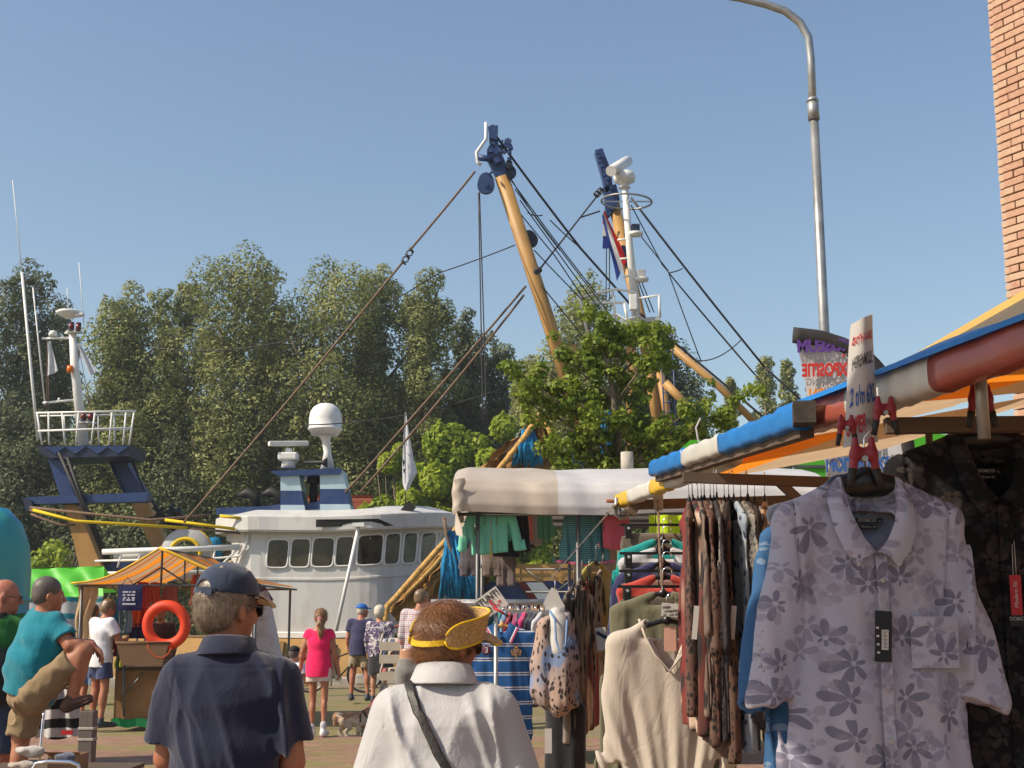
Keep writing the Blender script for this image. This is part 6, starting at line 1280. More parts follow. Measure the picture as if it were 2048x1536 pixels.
def wall_goods():
    Y = 18.7
    # navy sign bag
    b = at(260, 1222, Y); t = thing('hanging_bag', 'square navy cloth bag with white print hanging from the striped stall', 'bag', b); L = lambda p: Vector(p)-b
    g = MB(); a = L(at(237, 1169, Y)); c = L(at(283, 1221, Y)); w = (c.x-a.x); h = a.z-c.z
    g.grid(lambda u, v: (a.x+w*u, -.02*sin(pi*u)*sin(pi*v)-.006*sin(v*9), c.z+h*v), 10, 12); g.grid(lambda u, v: (a.x+w*(1-u), .02, c.z+h*v), 10, 12); g.tube([(a.x+.05, 0, a.z), (a.x+.12, .0, a.z+.10), (a.x+.2, 0, a.z)], .006, 5); g.build('cloth', clothmat('navy_bag', (.012, .016, .075)), t)
    for k, (s_, dz) in enumerate((('HARING', .085), ('VIS & ROK', .030), ('MARKT', -.025))): pass
    pr = MB()
    for py, ps in ((1184, ((247, 258), (260, 263), (266, 272))), (1190, ((247, 252), (256, 262), (264, 271))), (1196, ((248, 253), (257, 260), (265, 271))), (1200, ((247, 250), (254, 262), (265, 270))), (1208, ((246, 272),))):
        for x0, x1 in ps: p0 = L(at(x0, py-1.6, Y)); p1 = L(at(x1, py+1.6, Y)); pr.box(((p0.x+p1.x)/2, -.034, (p0.z+p1.z)/2), (p1.x-p0.x, .003, p0.z-p1.z))
    pr.build('print', m_cloth, t)
    # life ring
    b = at(333, 1298, Y); t = thing('life_ring', 'large orange life ring leaning on a basket in front of the striped stall', 'life ring', b); L = lambda p: Vector(p)-b
    g = MB(); c = L(at(333, 1250, Y-.05)); R = 38/FPX*Y; r = 10.5/FPX*Y; g.torus(c, R, r, (.05, 1, .1), 40, 14); g.build('ring', P('orange_red_foam', (.72, .055, .015), .55, .1, 4, .15, 30), t)
    g = MB(); g.tube([L(at(x, y, Y-.12)) for x, y in ((293, 1280), (298, 1300), (312, 1314), (326, 1316), (338, 1306), (342, 1296))], .008, 5); g.build('grab_line', P('orange_cord', (.65, .10, .03), .8), t)
    # basket
    b = at(292, 1330, Y+.1); t = thing('wicker_basket', 'brown wicker basket of cloths on the striped stall table', 'basket', b); L = lambda p: Vector(p)-b
    m, nt, bb = newmat('wicker'); v = obc(nt); br = nd(nt, 'ShaderNodeTexBrick', {'Vector': nd(nt, 'ShaderNodeMapping', {0: v, 2: (pi/2, 0, 0)}).outputs[0], 'Color1': (.30, .17, .08, 1), 'Color2': (.22, .12, .055, 1), 'Mortar': (.06, .03, .015, 1), 'Scale': 1., 'Mortar Size': .004, 'Brick Width': .04, 'Row Height': .018}); lk(nt, br.outputs[0], bb.inputs[0]); bb.inputs['Roughness'].default_value = .8; addbump(nt, bb, br.outputs[0], .8, .01)
    H = (at(0, 1285, Y).z-b.z); g = MB(); w0, w1 = .27, .36
    sec = lambda w, z, y=.22: [(w, y, z), (-w, y, z), (-w, -y, z), (w, -y, z)]
    g.add(sec(w0, 0)+sec(w1, H)+sec(w1-.03, H, .195)+sec(w0-.03, .03, .195), [(i+j*4, (i+1) % 4+j*4, (i+1) % 4+4+j*4, i+4+j*4) for j in range(3) for i in range(4)]+[(12, 13, 14, 15), (3, 2, 1, 0)], False); g.build('weave', m, t)
    g = MB(); g.tube([(w1, .22, H), (-w1, .22, H), (-w1, -.22, H), (w1, -.22, H), (w1, .22, H)], .018, 6); g.build('rim', m, t)
    # goods hanging inside the stall, each its own thing
    items = [(283, 1190, 26, 50, (.55, .05, .03), 'red cloth with pale spots hanging at the back of the striped stall'), (308, 1185, 22, 40, (.62, .10, .04), 'orange red pennant hanging right of the navy bag'), (340, 1186, 30, 36, (.40, .12, .07), 'dull red towel hung above the life ring'), (270, 1232, 20, 44, (.85, .13, .02), 'bright orange shirt hanging below the navy bag'), (285, 1228, 16, 56, (.62, .04, .03), 'scarlet shirt hanging directly left of the life ring'), (255, 1235, 14, 60, (.30, .42, .45), 'pale grey blue cloth hanging behind the table post'), (228, 1230, 20, 60, (.02, .30, .40), 'turquoise jacket hanging right of the man in white T-shirt'), (226, 1280, 18, 40, (.03, .035, .09), 'navy jacket hanging right of the man in white T-shirt'), (275, 1262, 30, 30, (.03, .03, .09), 'navy cap pile on the stall table beside the life ring'), (238, 1320, 14, 34, (.40, .55, .03), 'lime green cloth hanging at the table end'), (234, 1298, 14, 30, (.30, .01, .05), 'crimson cloth hanging at the table end'), (392, 1180, 24, 60, (.55, .09, .04), 'orange buoy net hanging at the right end of the striped stall'), (255, 1345, 14, 34, (.5, .5, .55), 'white towel hanging at the table leg')]
    for i, (px, py, w, h, c, lab) in enumerate(items):
        Yi = Y+.35+.12*(i % 5); b = at(px, py+h/2, Yi); t = thing('hanging_cloth', lab, 'cloth', b, 0, 'goods hanging in the striped stall'); W_ = w/FPX*Yi; H_ = h/FPX*Yi
        g = MB(); fl = lambda u, v, s_=1: (W_*(u-.5)*(.75+.35*(1-v))+.01*sin(v*8+i), s_*(.03+.02*sin(u*14+i)), H_*v-.02*abs(u-.5)*(v > .9)); g.grid(lambda u, v: fl(u, v), 12, 8); g.grid(lambda u, v: fl(1-u, v, -1), 12, 8); g.grid(lambda u, v: (W_*(u-.5)*.75, .03*(2*v-1), H_*.995), 12, 1); g.build('cloth', clothmat('goods_cloth', c), t)
wall_goods()
# green stall, striped wall, inflatable at the left
def left_bits():
    Y = 24; b = at(125, 1230, Y); b.z = 0; t = thing('market_stall', 'market stall with bright green tarp roof and white and teal side sheet at the left', 'stall', b); L = lambda p: Vector(p)-b
    mg = P('lime_green_tarp', (.10, .50, .04), .45, .1, 2, .3, 8, tr=.25, bd=.02); A, B, C_, D_ = (L(at(x, y, Y+dy)) for x, y, dy in ((20, 1198, 0), (207, 1192, 0), (207, 1132, .7), (20, 1140, .7)))
    g = MB(); g.grid(lambda u, v: A.lerp(B, u).lerp(D_.lerp(C_, u), v)+Vector((0, .04*sin(u*22+v*6), .03*sin(u*16-v*5)*sin(pi*v))), 40, 10); g.grid(lambda u, v: D_.lerp(C_, u)+Vector((0, v*1.2, -.45*v)), 10, 3); g.build('canopy', mg, t)
    ms = stripes('striped_side_sheet', [(.45, .45, .50), (.02, .22, .30), (.50, .50, .55), (.02, .25, .33)], .62, 'Z', [0, .40, .55, .88], tr=.2, wob=.12)
    g = MB(); E, F_ = L(at(20, 1196, Y+.05)), L(at(207, 1192, Y+.05)); g.grid(lambda u, v: E.lerp(F_, u)+Vector((0, .05*sin(u*18), -1.25*v)), 30, 6); g.build('side_sheet', ms, t)
    [MB().tube([(x, y, 0), (x, y, A.z)], .022, 7).build('post', m_pole, t) for x in (E.x+.1, F_.x-.1) for y in (.1, 1.6)]
    Y = 14; b = at(-40, 1230, Y); b.z = 0; t = thing('inflatable_column', 'big blue inflatable column at the left picture edge', 'inflatable', b)
    m, nt, bb = newmat('inflatable_skin'); v = obc(nt); lk(nt, mixc(nt, mapr(nt, noise(nt, v, 1.1, 2), .50, .54), (.01, .22, .38), (.04, .30, .30)), bb.inputs[0]); bb.inputs['Roughness'].default_value = .35; addbump(nt, bb, noise(nt, v, 5), .2, .02)
    g = MB(); H = at(0, 1008, Y).z; r = .48; g.lathe((0, 0, 0), [(.001, 0), (r*.95, .02), (r, .4), (r*.97, .8), (r, 1.2), (r*.98, 1.65), (r*.985, 1.95), (r*.92, H-.42), (r*.75, H-.2), (r*.45, H-.05), (.001, H)], 32); g.build('tube', m, t)
    g = MB(); g.torus((0, 0, 1.65), r*.985, .02, (0, 0, 1), 32, 6); g.build('seam', m, t)
left_bits()
# stalls on the right: wrapped beams, roofs, hanging bars
m_rw = stripes('glossy_striped_tarp', [(.52, .50, .48), (.36, .10, .07), (.60, .17, .06)], 1.9, 'Y', [0, .44, .72], rough=.22, off=0, bump=.25, bs=14)
m_blueT = P('blue_tarp', (.012, .17, .50), .35, .1, 3, .3, 14, tr=.1, bd=.01); m_whT = P('white_vinyl', (.52, .50, .45), .35, .1, 3, .3, 14, bd=.01); m_yelT = P('yellow_vinyl', (.62, .38, .03), .35, .1, 4, .3, 14, bd=.01); m_redT = P('red_vinyl', (.33, .085, .06), .25, .15, 4, .3, 20, bd=.006); m_orT = P('orange_canvas', (.85, .27, .02), .8, .1, 3, .3, 40, tr=.6); m_tan = P('tan_canvas', (.58, .42, .26), .85, .1, 3, .3, 40, tr=.5)
def puff(g, A, B, w, h, n, mi, seed=0, quilt=.004, roll=0):
    """tarp wrapped round a beam: rounded box section with puckers"""
    A = Vector(A); B = Vector(B); x, y, z = frame(A, B, (0, 0, 1)); N = 24; rs_ = np.random.RandomState(seed); ph = rs_.uniform(0, 6, 4); V = []
    for i in range(n+1):
        f = i/n; c = A.lerp(B, f)
        for k in range(N):
            a = 2*pi*k/N; e = .55; ca, sa = cos(a), sin(a); px_ = math.copysign(abs(ca)**e, ca)*w/2; py_ = math.copysign(abs(sa)**e, sa)*h/2
            q = 1+quilt/h*2*(sin(f*n*1.1+ph[0]+a)+.5*sin(f*n*2.3+3*a+ph[1])); V.append(c+x*px_*q+y*py_*q)
    g.mi = mi; g.add(V, [(i*N+k, i*N+(k+1) % N, (i+1)*N+(k+1) % N, (i+1)*N+k) for i in range(n) for k in range(N)]+[list(range(N))[::-1], [n*N+k for k in range(N)]], True)
def right_stalls():
    # beam with blue and white tarp
    a = at(1606, 833, 4.6); c = at(1312, 938, 7.2); t = thing('market_stall', 'stall with square beam end wrapped in blue and white quilted tarp', 'stall', (c.x, c.y, 0)); L = lambda p: Vector(p)-Vector((c.x, c.y, 0))
    P_ = lambda f: L(a.lerp(c, f)); g = MB()
    f1 = .27*1.35; 
    for f0, f_1, mi in ((0, .42, 0), (.42, .70, 1), (.70, 1.0, 0)): puff(g, P_(f0), P_(f_1), .075, .088, max(4, int((f_1-f0)*60)), mi, int(f0*10), .0035)
    g.build('edge_beam', [m_blueT, m_whT], t)
    g = MB(); g.bar(P_(0)+Vector((.0, -.004, 0)), P_(0)+Vector((-.02, -.12, .0)), .074, .074); g.build('beam_end', P('beam_end_wood', (.05, .042, .036), .9, .4, 20, .6, 50), t)
    g = MB(); g.bar(P_(0.01)+Vector((.02, 0, -.055)), P_(1)+Vector((.02, 0, -.055)), .05, .03); g.build('beam_underside', m_wood, t)
    def roofsheet(P0, P1, wx, slope, mats, name='canopy', sg=.05, cuts=(0, .34, .62, 1)):
        for i in range(len(cuts)-1):
            g = MB(); g.grid(lambda u, v: P0.lerp(P1, u)+Vector(((cuts[i]+(cuts[i+1]-cuts[i])*v)*wx, 0, .03+slope*wx*(cuts[i]+(cuts[i+1]-cuts[i])*v)-sg*sin(pi*(cuts[i]+(cuts[i+1]-cuts[i])*v))*(.7+.3*sin(u*9))+.006*sin(u*40))), 40, 8); g.build(name, mats[i], t)
    roofsheet(P_(.0), P_(1), 1.5, .19, [m_tan, m_orT, m_tan], sg=.03, cuts=(0, .07, .28, 1))
    [MB().tube([(P_(f).x+1.45, P_(f).y, 0), (P_(f).x+1.45, P_(f).y, 2.46)], .02, 8).build('post', m_pole, t) for f in (.5, .98)]
    # near rail with red and white wrap
    A = at(2100, 668, 3.42); B = at(1745, 797, 4.4); D_ = at(1575, 848, 4.98); t = thing('market_stall', 'nearest stall with glossy red and white wrapped front rail and tan canvas roof', 'stall', (B.x, B.y, 0)); L = lambda p: Vector(p)-Vector((B.x, B.y, 0))
    a, b_, d = L(A), L(B), L(D_); g = MB()
    far = a.lerp(b_, 1.58); far = d
    for p0, p1, mi in ((a+(a-b_)*.9, a.lerp(b_, .54), 1), (a.lerp(b_, .54), a.lerp(b_, 1.10), 0), (a.lerp(b_, 1.10), far, 1)): puff(g, p0, p1, .105, .115, 26, mi, 3+mi, .0022)
    o = g.build('front_rail', [m_whT, m_redT], t)
    g = MB(); g.grid(lambda u, v: (a+(a-b_)*.9).lerp(far, u)+Vector((-.035+.10*v, 0, .058+.012*sin(u*13)*v+.03*v+.02*(1-u)*v)), 40, 6); g.grid(lambda u, v: (a+(a-b_)*.9).lerp(far, u)+Vector((-.055+.02*v, 0, .035+.025*v)), 40, 2); g.build('blue_top_sheet', m_blueT, t)
    def rs_(c0, c1, mt):
        g = MB(); g.grid(lambda u, v: (a+(a-b_)*.9).lerp(far, u)+Vector(((c0+(c1-c0)*v)*1.6, 0, .06+.10*1.6*(c0+(c1-c0)*v)-.03*sin(pi*(c0+(c1-c0)*v)))), 40, 6); g.build('canopy', mt, t)
    for c0, c1, mt in ((0, .10, m_tan), (.10, .24, m_tan), (.24, .42, m_orT), (.42, .75, m_tan), (.75, 1, m_orT)): rs_(c0, c1, mt)
    g = MB(); g.grid(lambda u, v: (a+(a-b_)*.9).lerp(b_, u)+Vector((.06+.45*v, 0, .10+.17*u*0+.26*v)), 20, 4); g.build('yellow_top_sheet', m_yelT, t)
    g = MB(); q = L(at(1962, 770, 3.9)); g.tube([q+Vector((0, 0, -.16)), q+Vector((0, 0, .12))], .018, 10); g.build('hook_rod', m_galv, t)
    g = MB(); p0, p1 = L(at(1770, 852, 4.35)), L(at(2300, 846, 4.3)); g.bar(p0, p1, .05, .05); g.build('hanging_bar', m_wood, t)
    g = MB(); p0 = L(at(1800, 842, 4.4)); g.tube([p0+Vector((1.4, .3, -2.1)), p0+Vector((1.4, .3, .6))], .02, 8); g.build('post', m_pole, t)
    # far rail in yellow and white with the hanging bars below
    A = at(1370, 952, 6.9); B = at(1240, 1003, 8.1); t = thing('market_stall', 'stall corner with yellow and white wrapped pole end, wooden crossbar and hooks', 'stall', (B.x, B.y, 0)); L = lambda p: Vector(p)-Vector((B.x, B.y, 0)); a, b_ = L(A), L(B); g = MB()
    for p0, p1, mi in ((a+(a-b_)*.6, a.lerp(b_, .20), 1), (a.lerp(b_, .20), a.lerp(b_, .42), 0), (a.lerp(b_, .42), a.lerp(b_, .78), 1), (a.lerp(b_, .78), b_, 0)): puff(g, p0, p1, .075, .085, 10, mi, 5, .003)
    g.build('edge_pole', [m_yelT, m_whT], t)
    def rs2(c0, c1, mt):
        g = MB(); g.grid(lambda u, v: (a+(a-b_)*.6).lerp(b_, u)+Vector(((c0+(c1-c0)*v)*1.6, 0, .03+.18*(c0+(c1-c0)*v)*1.6)), 20, 4); g.build('canopy', mt, t)
    for c0, c1, mt in ((0, .12, m_tan), (.12, .4, m_orT), (.4, 1, m_tan)): rs2(c0, c1, mt)
    g = MB(); g.bar(L(at(1258, 1010, 7.9)), L(at(1600, 1000, 7.9)), .06, .055); g.bar(L(at(1258, 1013, 7.88)), L(at(1275, 1022, 7.88)), .05, .07); g.build('crossbar', m_wood, t)
    g = MB(); g.bar(L(at(1366, 955, 6.0)), L(at(1700, 966, 6.0)), .045, .045); g.build('hanging_bar', m_wood, t); g = MB(); g.bar(L(at(1560, 965, 6.0)), L(at(1640, 1040, 6.0)), .04, .04); g.build('brace', m_wood, t)
    g = MB(); q = [L(at(x, y, 8.0)) for x, y in ((1240, 1000), (1233, 995), (1232, 1030), (1240, 1036), (1256, 1034))]; g.tube(q, .012, 7); g.build('screw_clamp', m_galv, t)
    g = MB(); g.tube([L(at(1213, 1002, 8.05)), L(at(1242, 1003, 8.05))], .012, 6); g.build('rusty_pin', P('rust', (.25, .08, .03), .9, .3, 20), t)
    g = MB(); g.tube([L(at(1248, 1018, 8.0)), L(at(1246, 1030, 8.0))], [.035, .02], 10); g.build('clamp_screw', m_galv, t)
    g = MB(); A_, B_ = L(at(1236, 1004, 8.05)), L(at(1106, 1152, 7.0)); g.bar(A_, B_, .006, .055, ref=(0, 1, 0)); pa = g.build('perforated_arm', m_galv, t)
    g = MB()
    for k in range(9): p = A_.lerp(B_, (k+.7)/9.4); g.tube([p+Vector((0, -.034, 0)), p+Vector((0, .034, 0))], .009, 8)
    g.build('hole', m_black, pa)
    for x0 in (1.45, ):
        for pY in (6.0, 7.9): g = MB(); g.tube([(x0, pY-B.y, 0), (x0, pY-B.y, 2.35)], .022, 8); g.build('post', m_pole, t)
    g = MB(); q = at(1330, 965, 7.6); g.box(L(at(1316, 1002, 7.82)), (.055, .05, .10)); g.build('sliding_hook', m_galv, t); g = MB(); g.tube([L(at(1316, 1000, 7.75)), L(at(1318, 1080, 7.2)), L(at(1325, 1178, 6.55))], .007, 6); g.build('cord', m_rope, t)
    # loose white tie
    t = thing('cable_tie', 'thin white curved cable tie sticking out from the blue and white beam', 'cable tie', at(1420, 910, 6.1)); b0 = Vector(t.location); g = MB(); g.tube([at(x, y, 6.05)-b0 for x, y in ((1401, 836), (1392, 855), (1396, 880), (1412, 905), (1440, 922), (1455, 925))], .004, 6); g.build('strip', m_cloth, t)
    # clothes pegs / spring clamps
    def clamp(px, py, Y, sc, lab):
        b = at(px, py, Y); t = thing('spring_clamp', lab, 'clamp', b, 0, 'spring clamps on the near rail'); mr = P('red_clamp_plastic', (.22, .012, .022), .35, .1, 5, .1)
        prs = []
        for sg in (-1, 1): prs += [ecap((sg*.032, 0, .075), (sg*.036, 0, .02), (.012, .016), (.018, .018), k=.012), ecap((sg*.036, 0, .02), (sg*.045, 0, -.045), (.018, .018), (.016, .016), k=.012)]
        prs += [rbox((0, 0, .022), (.038, .012, .024), .008, k=.014)]
        o = blob('jaw', [dict(q, **{k_: q[k_]*sc for k_ in ('p0', 'p1', 'c', 'r') if k_ in q}, **({'ab0': tuple(x*sc for x in q['ab0']), 'ab1': tuple(x*sc for x in q['ab1'])} if 'ab0' in q else {})) for q in prs], mr, t, .004)
        [MB().tube([(sg*.045*sc, 0, -.038*sc), (sg*.060*sc, 0, -.11*sc)], [.018*sc, .013*sc], 10).build('handle', m_black, t) for sg in (-1, 1)]; g = MB(); g.tube([(0, -.022*sc, .0), (0, .022*sc, .0)], .012*sc, 10); g.build('spring', m_galv, t)
    clamp(1693, 856, 4.17, .5, 'red spring clamp gripping the lower edge of the price card'); clamp(1770, 826, 4.15, .62, 'red spring clamp on the white part of the near rail'); clamp(1728, 918, 4.10, .78, 'red spring clamp holding the hanger of the pale floral shirt'); clamp(1962, 806, 4.2, .7, 'red spring clamp holding the hanger of the black floral shirt')
right_stalls()
# feather banner, seen from behind, lettering mirrored
def banner():
    Y = 12.0; b = at(1700, 1230, Y); b.z = 0; t = thing('feather_banner', 'white feather banner with mirrored coloured lettering and a dark curved sleeve', 'banner', b); L = lambda x, y, dy=0: at(x, y, Y+dy)-b
    top = [(1586, 670), (1640, 676), (1690, 692), (1740, 722), (1776, 765), (1800, 820), (1815, 880), (1822, 960), (1826, 1200)]
    def tp(u): k = u*(len(top)-1); i = min(len(top)-2, int(k)); f = k-i; return top[i][0]*(1-f)+top[i+1][0]*f, top[i][1]*(1-f)+top[i+1][1]*f
    g = MB()
    def f(u, v):
        y = 675+v*430; xl = 1588+(y-675)*.235+3*sin(v*14); # right edge follows the sleeve
        xr = next((top[i][0]+(top[i+1][0]-top[i][0])*(y-top[i][1])/(top[i+1][1]-top[i][1]) for i in range(len(top)-1) if top[i][1] <= y <= top[i+1][1]), 1826)
        return L(xl+(xr-xl)*u, y, .03*sin(u*6+v*9))
    g.grid(f, 16, 40); g.build('cloth', P('banner_cloth', (.60, .58, .58), .8, .05, 3, .15, 30, tr=.3), t)
    g = MB(); pts = [L(*tp(k/30), -.02) for k in range(31)]; g.tube(pts, [.075]*18+[.06]*13, 8, fl=.35, ref=(0, 1, 0)); g.build('sleeve', P('dark_sleeve', (.035, .032, .032), .8, .2), t)
    g = MB(); g.tube([L(1826, 1200), L(1830, 1500)-Vector((0, 0, 0))], .02, 8); g.build('pole', m_pole, t)
    pur, gr_, rd, ogn, gn, bl = [P('ink_'+n, c, .7, 0, 5, 0) for n, c in (('purple', (.12, .05, .28)), ('grey', (.22, .20, .19)), ('red', (.62, .04, .035)), ('orange', (.80, .28, .02)), ('green', (.12, .38, .08)), ('blue', (.03, .12, .38)))]
    sl = .02
    for s_, px, py, sz, mt, bo, sx, mir in (('MUSEUM', 1594, 694, 34, pur, .012, .85, 1), ('GRATUITO', 1602, 718, 22, gr_, 0, .92, 0), ('EXPOSITIE', 1604, 742, 36, rd, .011, .62, 1), ('VRIJ TOEGANG', 1612, 765, 21, gr_, 0, .80, 1), ('EXPOSICION', 1618, 792, 36, ogn, .011, .62, 1), ('AUSSTELLUNG', 1642, 884, 34, gn, .010, .5, 1), ('FREE ENTRANCE', 1650, 904, 21, gr_, 0, .78, 0), ('EXPOSITION', 1652, 932, 36, bl, .012, .62, 1), ('FREIER EINTRITT', 1660, 956, 20, gr_, 0, .8, 1)):
        text(s_, sz/FPX*Y*1.0, mt, plane_M(L(px, py, -.04), (1, 0, .03), (0, 0, 1)), t, bold=bo*.6, mirror=bool(mir), sx=sx, depth=.004, align='RIGHT' if mir else 'LEFT')
    g = MB(); g.lathe(L(1687, 711, -.05), [(.001, 0), (.013, 0), (.013, .003), (.001, .003)], 16, (0, -1, 0)); g.build('dot', rd, t)
banner()
def price_card():
    Y = 4.22; b = at(1718, 895, Y); t = thing('price_card', 'tall curled white price card with red, black and blue handwriting clamped to the rail', 'sign', b); L = lambda x, y, dy=0: at(x, y, Y+dy)-b
    A, B, C_, D_ = L(1686, 896), L(1756, 884), L(1742, 631), L(1699, 652)
    mc = P('card', (.52, .50, .49), .6, .05, 3, .08, 30, tr=.15); sf = lambda u, v, o=0: A.lerp(B, u).lerp(D_.lerp(C_, u), v)+Vector((.002*sin(v*6), .030*sin(pi*u)*-1+o-.02*v, .0))
    g = MB(); g.grid(lambda u, v: sf(u, v), 16, 24); g.grid(lambda u, v: sf(1-u, v, .002), 16, 24); g.build('card', mc, t)
    rd, bk, bl = P('red_marker', (.42, .02, .03), .7, 0, 5, 0), P('black_marker', (.03, .03, .035), .7, 0, 5, 0), P('blue_marker', (.015, .08, .32), .7, 0, 5, 0)
    def wr(s_, v, h, wfrac, mt, bo, shear=.1, u0=.5):
        # write flat then bend every vertex onto the curled card
        cu = bpy.data.curves.new('t', 'FONT'); cu.body = s_; cu.align_x = 'CENTER'; cu.align_y = 'CENTER'; cu.offset = bo; cu.shear = shear; cu.size = 1; cu.resolution_u = 3; o = bpy.data.objects.new('t', cu); COL.objects.link(o); me = bpy.data.meshes.new_from_object(o.evaluated_get(bpy.context.evaluated_depsgraph_get())); bpy.data.objects.remove(o)
        xs = [q.co.x for q in me.vertices]; w = max(xs)-min(xs); 
        for q in me.vertices: u = u0+q.co.x/w*wfrac; vv = v+q.co.y*h+.01*sin(q.co.x*7); q.co = sf(u, vv, -.004)
        me.materials.clear(); link('lettering', me, mt, t, False)
    wr('GROTE & LANGE', .84, .085, .86, rd, .02); wr('HERENMODE', .66, .13, .80, bk, .012); wr('2 t/m 6XL', .385, .20, .86, bl, .02, .05); wr('SUPER', .155, .19, .52, rd, .03, .05, .30); wr('KWALITEIT', .155, .10, .42, bk, .0, .1, .76)
price_card()
def green_tents():
    Y = 20; b = at(1630, 1230, Y); b.z = 0; t = thing('market_stall', 'stall with steep bright green tarp roof behind the banner', 'stall', b); L = lambda x, y, dy=0: at(x, y, Y+dy)-b
    mg = P('bright_green_tarp', (.10, .50, .03), .4, .1, 2, .2, 8, tr=.2)
    for n_, q in (('canopy', ((1340, 918), (1380, 880), (1660, 880), (1700, 918))), ('canopy', ((1560, 905), (1700, 850), (1900, 870), (1900, 985), (1640, 985)))):
        g = MB(); g.prism([L(x, y) for x, y in q], (0, .04, 0)); g.build(n_, mg, t)
    g = MB(); g.grid(lambda u, v: L(1380+280*u, 880, .04+2*v)+Vector((0, 0, -.1*v)), 6, 2); g.build('canopy', mg, t)
    g = MB(); g.box(L(1620, 933), (.5, .06, .04)); g.build('latch', m_pole, t); g = MB(); [MB().tube([L(x, 950), Vector((L(x, 950).x, 0, 0))], .03, 8).build('post', m_pole, t) for x in (1600, 1850)]
    Y = 10.5; b = at(1340, 1075, Y); t = thing('hanging_cloth', 'lime yellow cloth hanging at the back behind the stacked tops', 'garment', b); L2_ = lambda x, y: at(x, y, Y)-b
    g = MB(); A, B, C_, D_ = L2_(1298, 1110), L2_(1410, 1110), L2_(1410, 1030), L2_(1298, 1030); g.grid(lambda u, v: A.lerp(B, u).lerp(D_.lerp(C_, u), v)+Vector((0, .03*sin(u*15), 0)), 20, 6); g.build('cloth', clothmat('lime_cloth', (.38, .52, .01)), t)
green_tents()
def shade_awning():
    """canopy out of view above the viewer, added to shade the nearest shirts"""
    t = thing('added_awning', 'unseen striped canopy added above the viewer to shade the nearest clothes', 'added_awning', (0, 2.4, 0)); g = MB(); x0, x1, y0, y1, z = -1.62, 2.6, -.6, 1.25, 3.55
    g.grid(lambda u, v: (x0+(x1-x0)*u, y0+(y1-y0)*v, z+.12*u-.03*sin(pi*u)), 20, 8); g.build('canopy', m_strip, t)
    for x in (x0+.02, x1): 
        for y in (y0, ): g = MB(); g.tube([(x, y, 0), (x, y, z+(.12 if x > 0 else 0))], .025, 8); g.build('post', m_pole, t)
    g = MB(); g.tube([(x0, y1, z-.02), (x1, y1, z+.1)], .022, 8); g.tube([(x0, y0, z-.02), (x1, y0, z+.1)], .022, 8); g.tube([(x0, y0, z-.02), (x0, y1, z-.02)], .022, 8); g.tube([(x1, y0, z+.1), (x1, y1, z+.1)], .022, 8); g.build('frame', m_pole, t)
shade_awning()
# ---- clothes on hangers ----------------------------------------------
m_hang = P('black_hanger_plastic', (.012, .011, .012), .28, .2, 5, .05); m_woodh = P('wooden_hanger', (.50, .27, .09), .45, .15, 10, .1); m_chrome = P('chrome', (.75, .75, .75), .12, .05, 5, 0, metal=1)
m_card = P('tag_card', (.55, .52, .48), .7, .05, 5, .05)
def gprims(w, L, sleeve='none', flare=.02, d=.030, sl=.5, sx=.06, sw=.055, neck=None):
    hw = w/2; p = [cap((-.05, 0, -.012), (-hw+.02, 0, -.068), .020, .022, k=.02), cap((.05, 0, -.012), (hw-.02, 0, -.068), .020, .022, k=.02),
                   ecap((0, 0, -.085), (0, 0, -L), (hw, d), (hw+flare, d*1.5), k=.035)]
    if sleeve != 'none':
        for sg in (-1, 1):
            e = Vn(sg*(hw+sx), 0, -sl); p += [ecap((sg*(hw-.025), 0, -.085), e, (sw*.9, d*.85), (sw*1.1, d*.9), k=.02, cut=[(e, (sg*sx, 0, -(sl-.085)))])]
    return p
def drape(amp=.010, fr=26, seed=0, sag=.6, L=.8, conv=None):
    rs_ = np.random.RandomState(seed); ph = rs_.uniform(0, 6.28, 5)
    def f(P):
        x, y, z = P; r = np.clip(-z/.35, .12, 1.2); u = x if conv is None else x*conv/(np.maximum(conv-np.clip(-z, 0, conv*.8), .2))
        w = np.sin(u*fr*2.2+ph[0]+np.sin(z*5+ph[1])*.8+y*9)+.6*np.sin(u*fr*4.1+ph[2]+z*3)+.35*np.sin(u*fr*7+z*7+ph[3])
        return amp*r*w*.6+.0025*wav(P, (18, 18, 22), seed+5)
    return f
def hanger(t, w=.40, mat=None, z=-.012, hook=.10, hookmat=None, y=0):
    hw = w/2-.02; pr = [cap((0, y, .014+z), (-hw*.45, y, -.012+z), .012, .011, k=.012), cap((-hw*.45, y, -.012+z), (-hw, y, -.060+z), .011, .013, k=.01), cap((0, y, .014+z), (hw*.45, y, -.012+z), .012, .011, k=.012), cap((hw*.45, y, -.012+z), (hw, y, -.060+z), .011, .013, k=.01), cap((0, y, .0+z), (0, y, .042+z), .012, .007, k=.012)]
    blob('hanger', pr, mat or m_hang, t, .006)
    g = MB(); r = .022; zz = z+.04; pts = [(0, y, zz), (0, y, zz+hook-.03)]+[(r-r*cos(a), y, zz+hook-.03+r*sin(a)) for a in np.linspace(.2, pi*1.15, 8)]; g.tube(pts, .0026, 6); g.build('hook', hookmat or m_chrome, t)
def tagcard(t, x, y, z, w=.035, h=.075, mat=None, name='price_tag', lines=True, rot=0):
    g = MB(); R = Matrix.Rotation(rot, 3, 'Y'); g.box((x, y, z), (w, .0016, h), R); o = g.build(name, mat or m_card, t); g = MB(); g.tube([(x, y, z+h/2-.004), (x*.98, y+.006, z+h/2+.035)], .0008, 4); g.build('tag_string', m_rope, o); return o
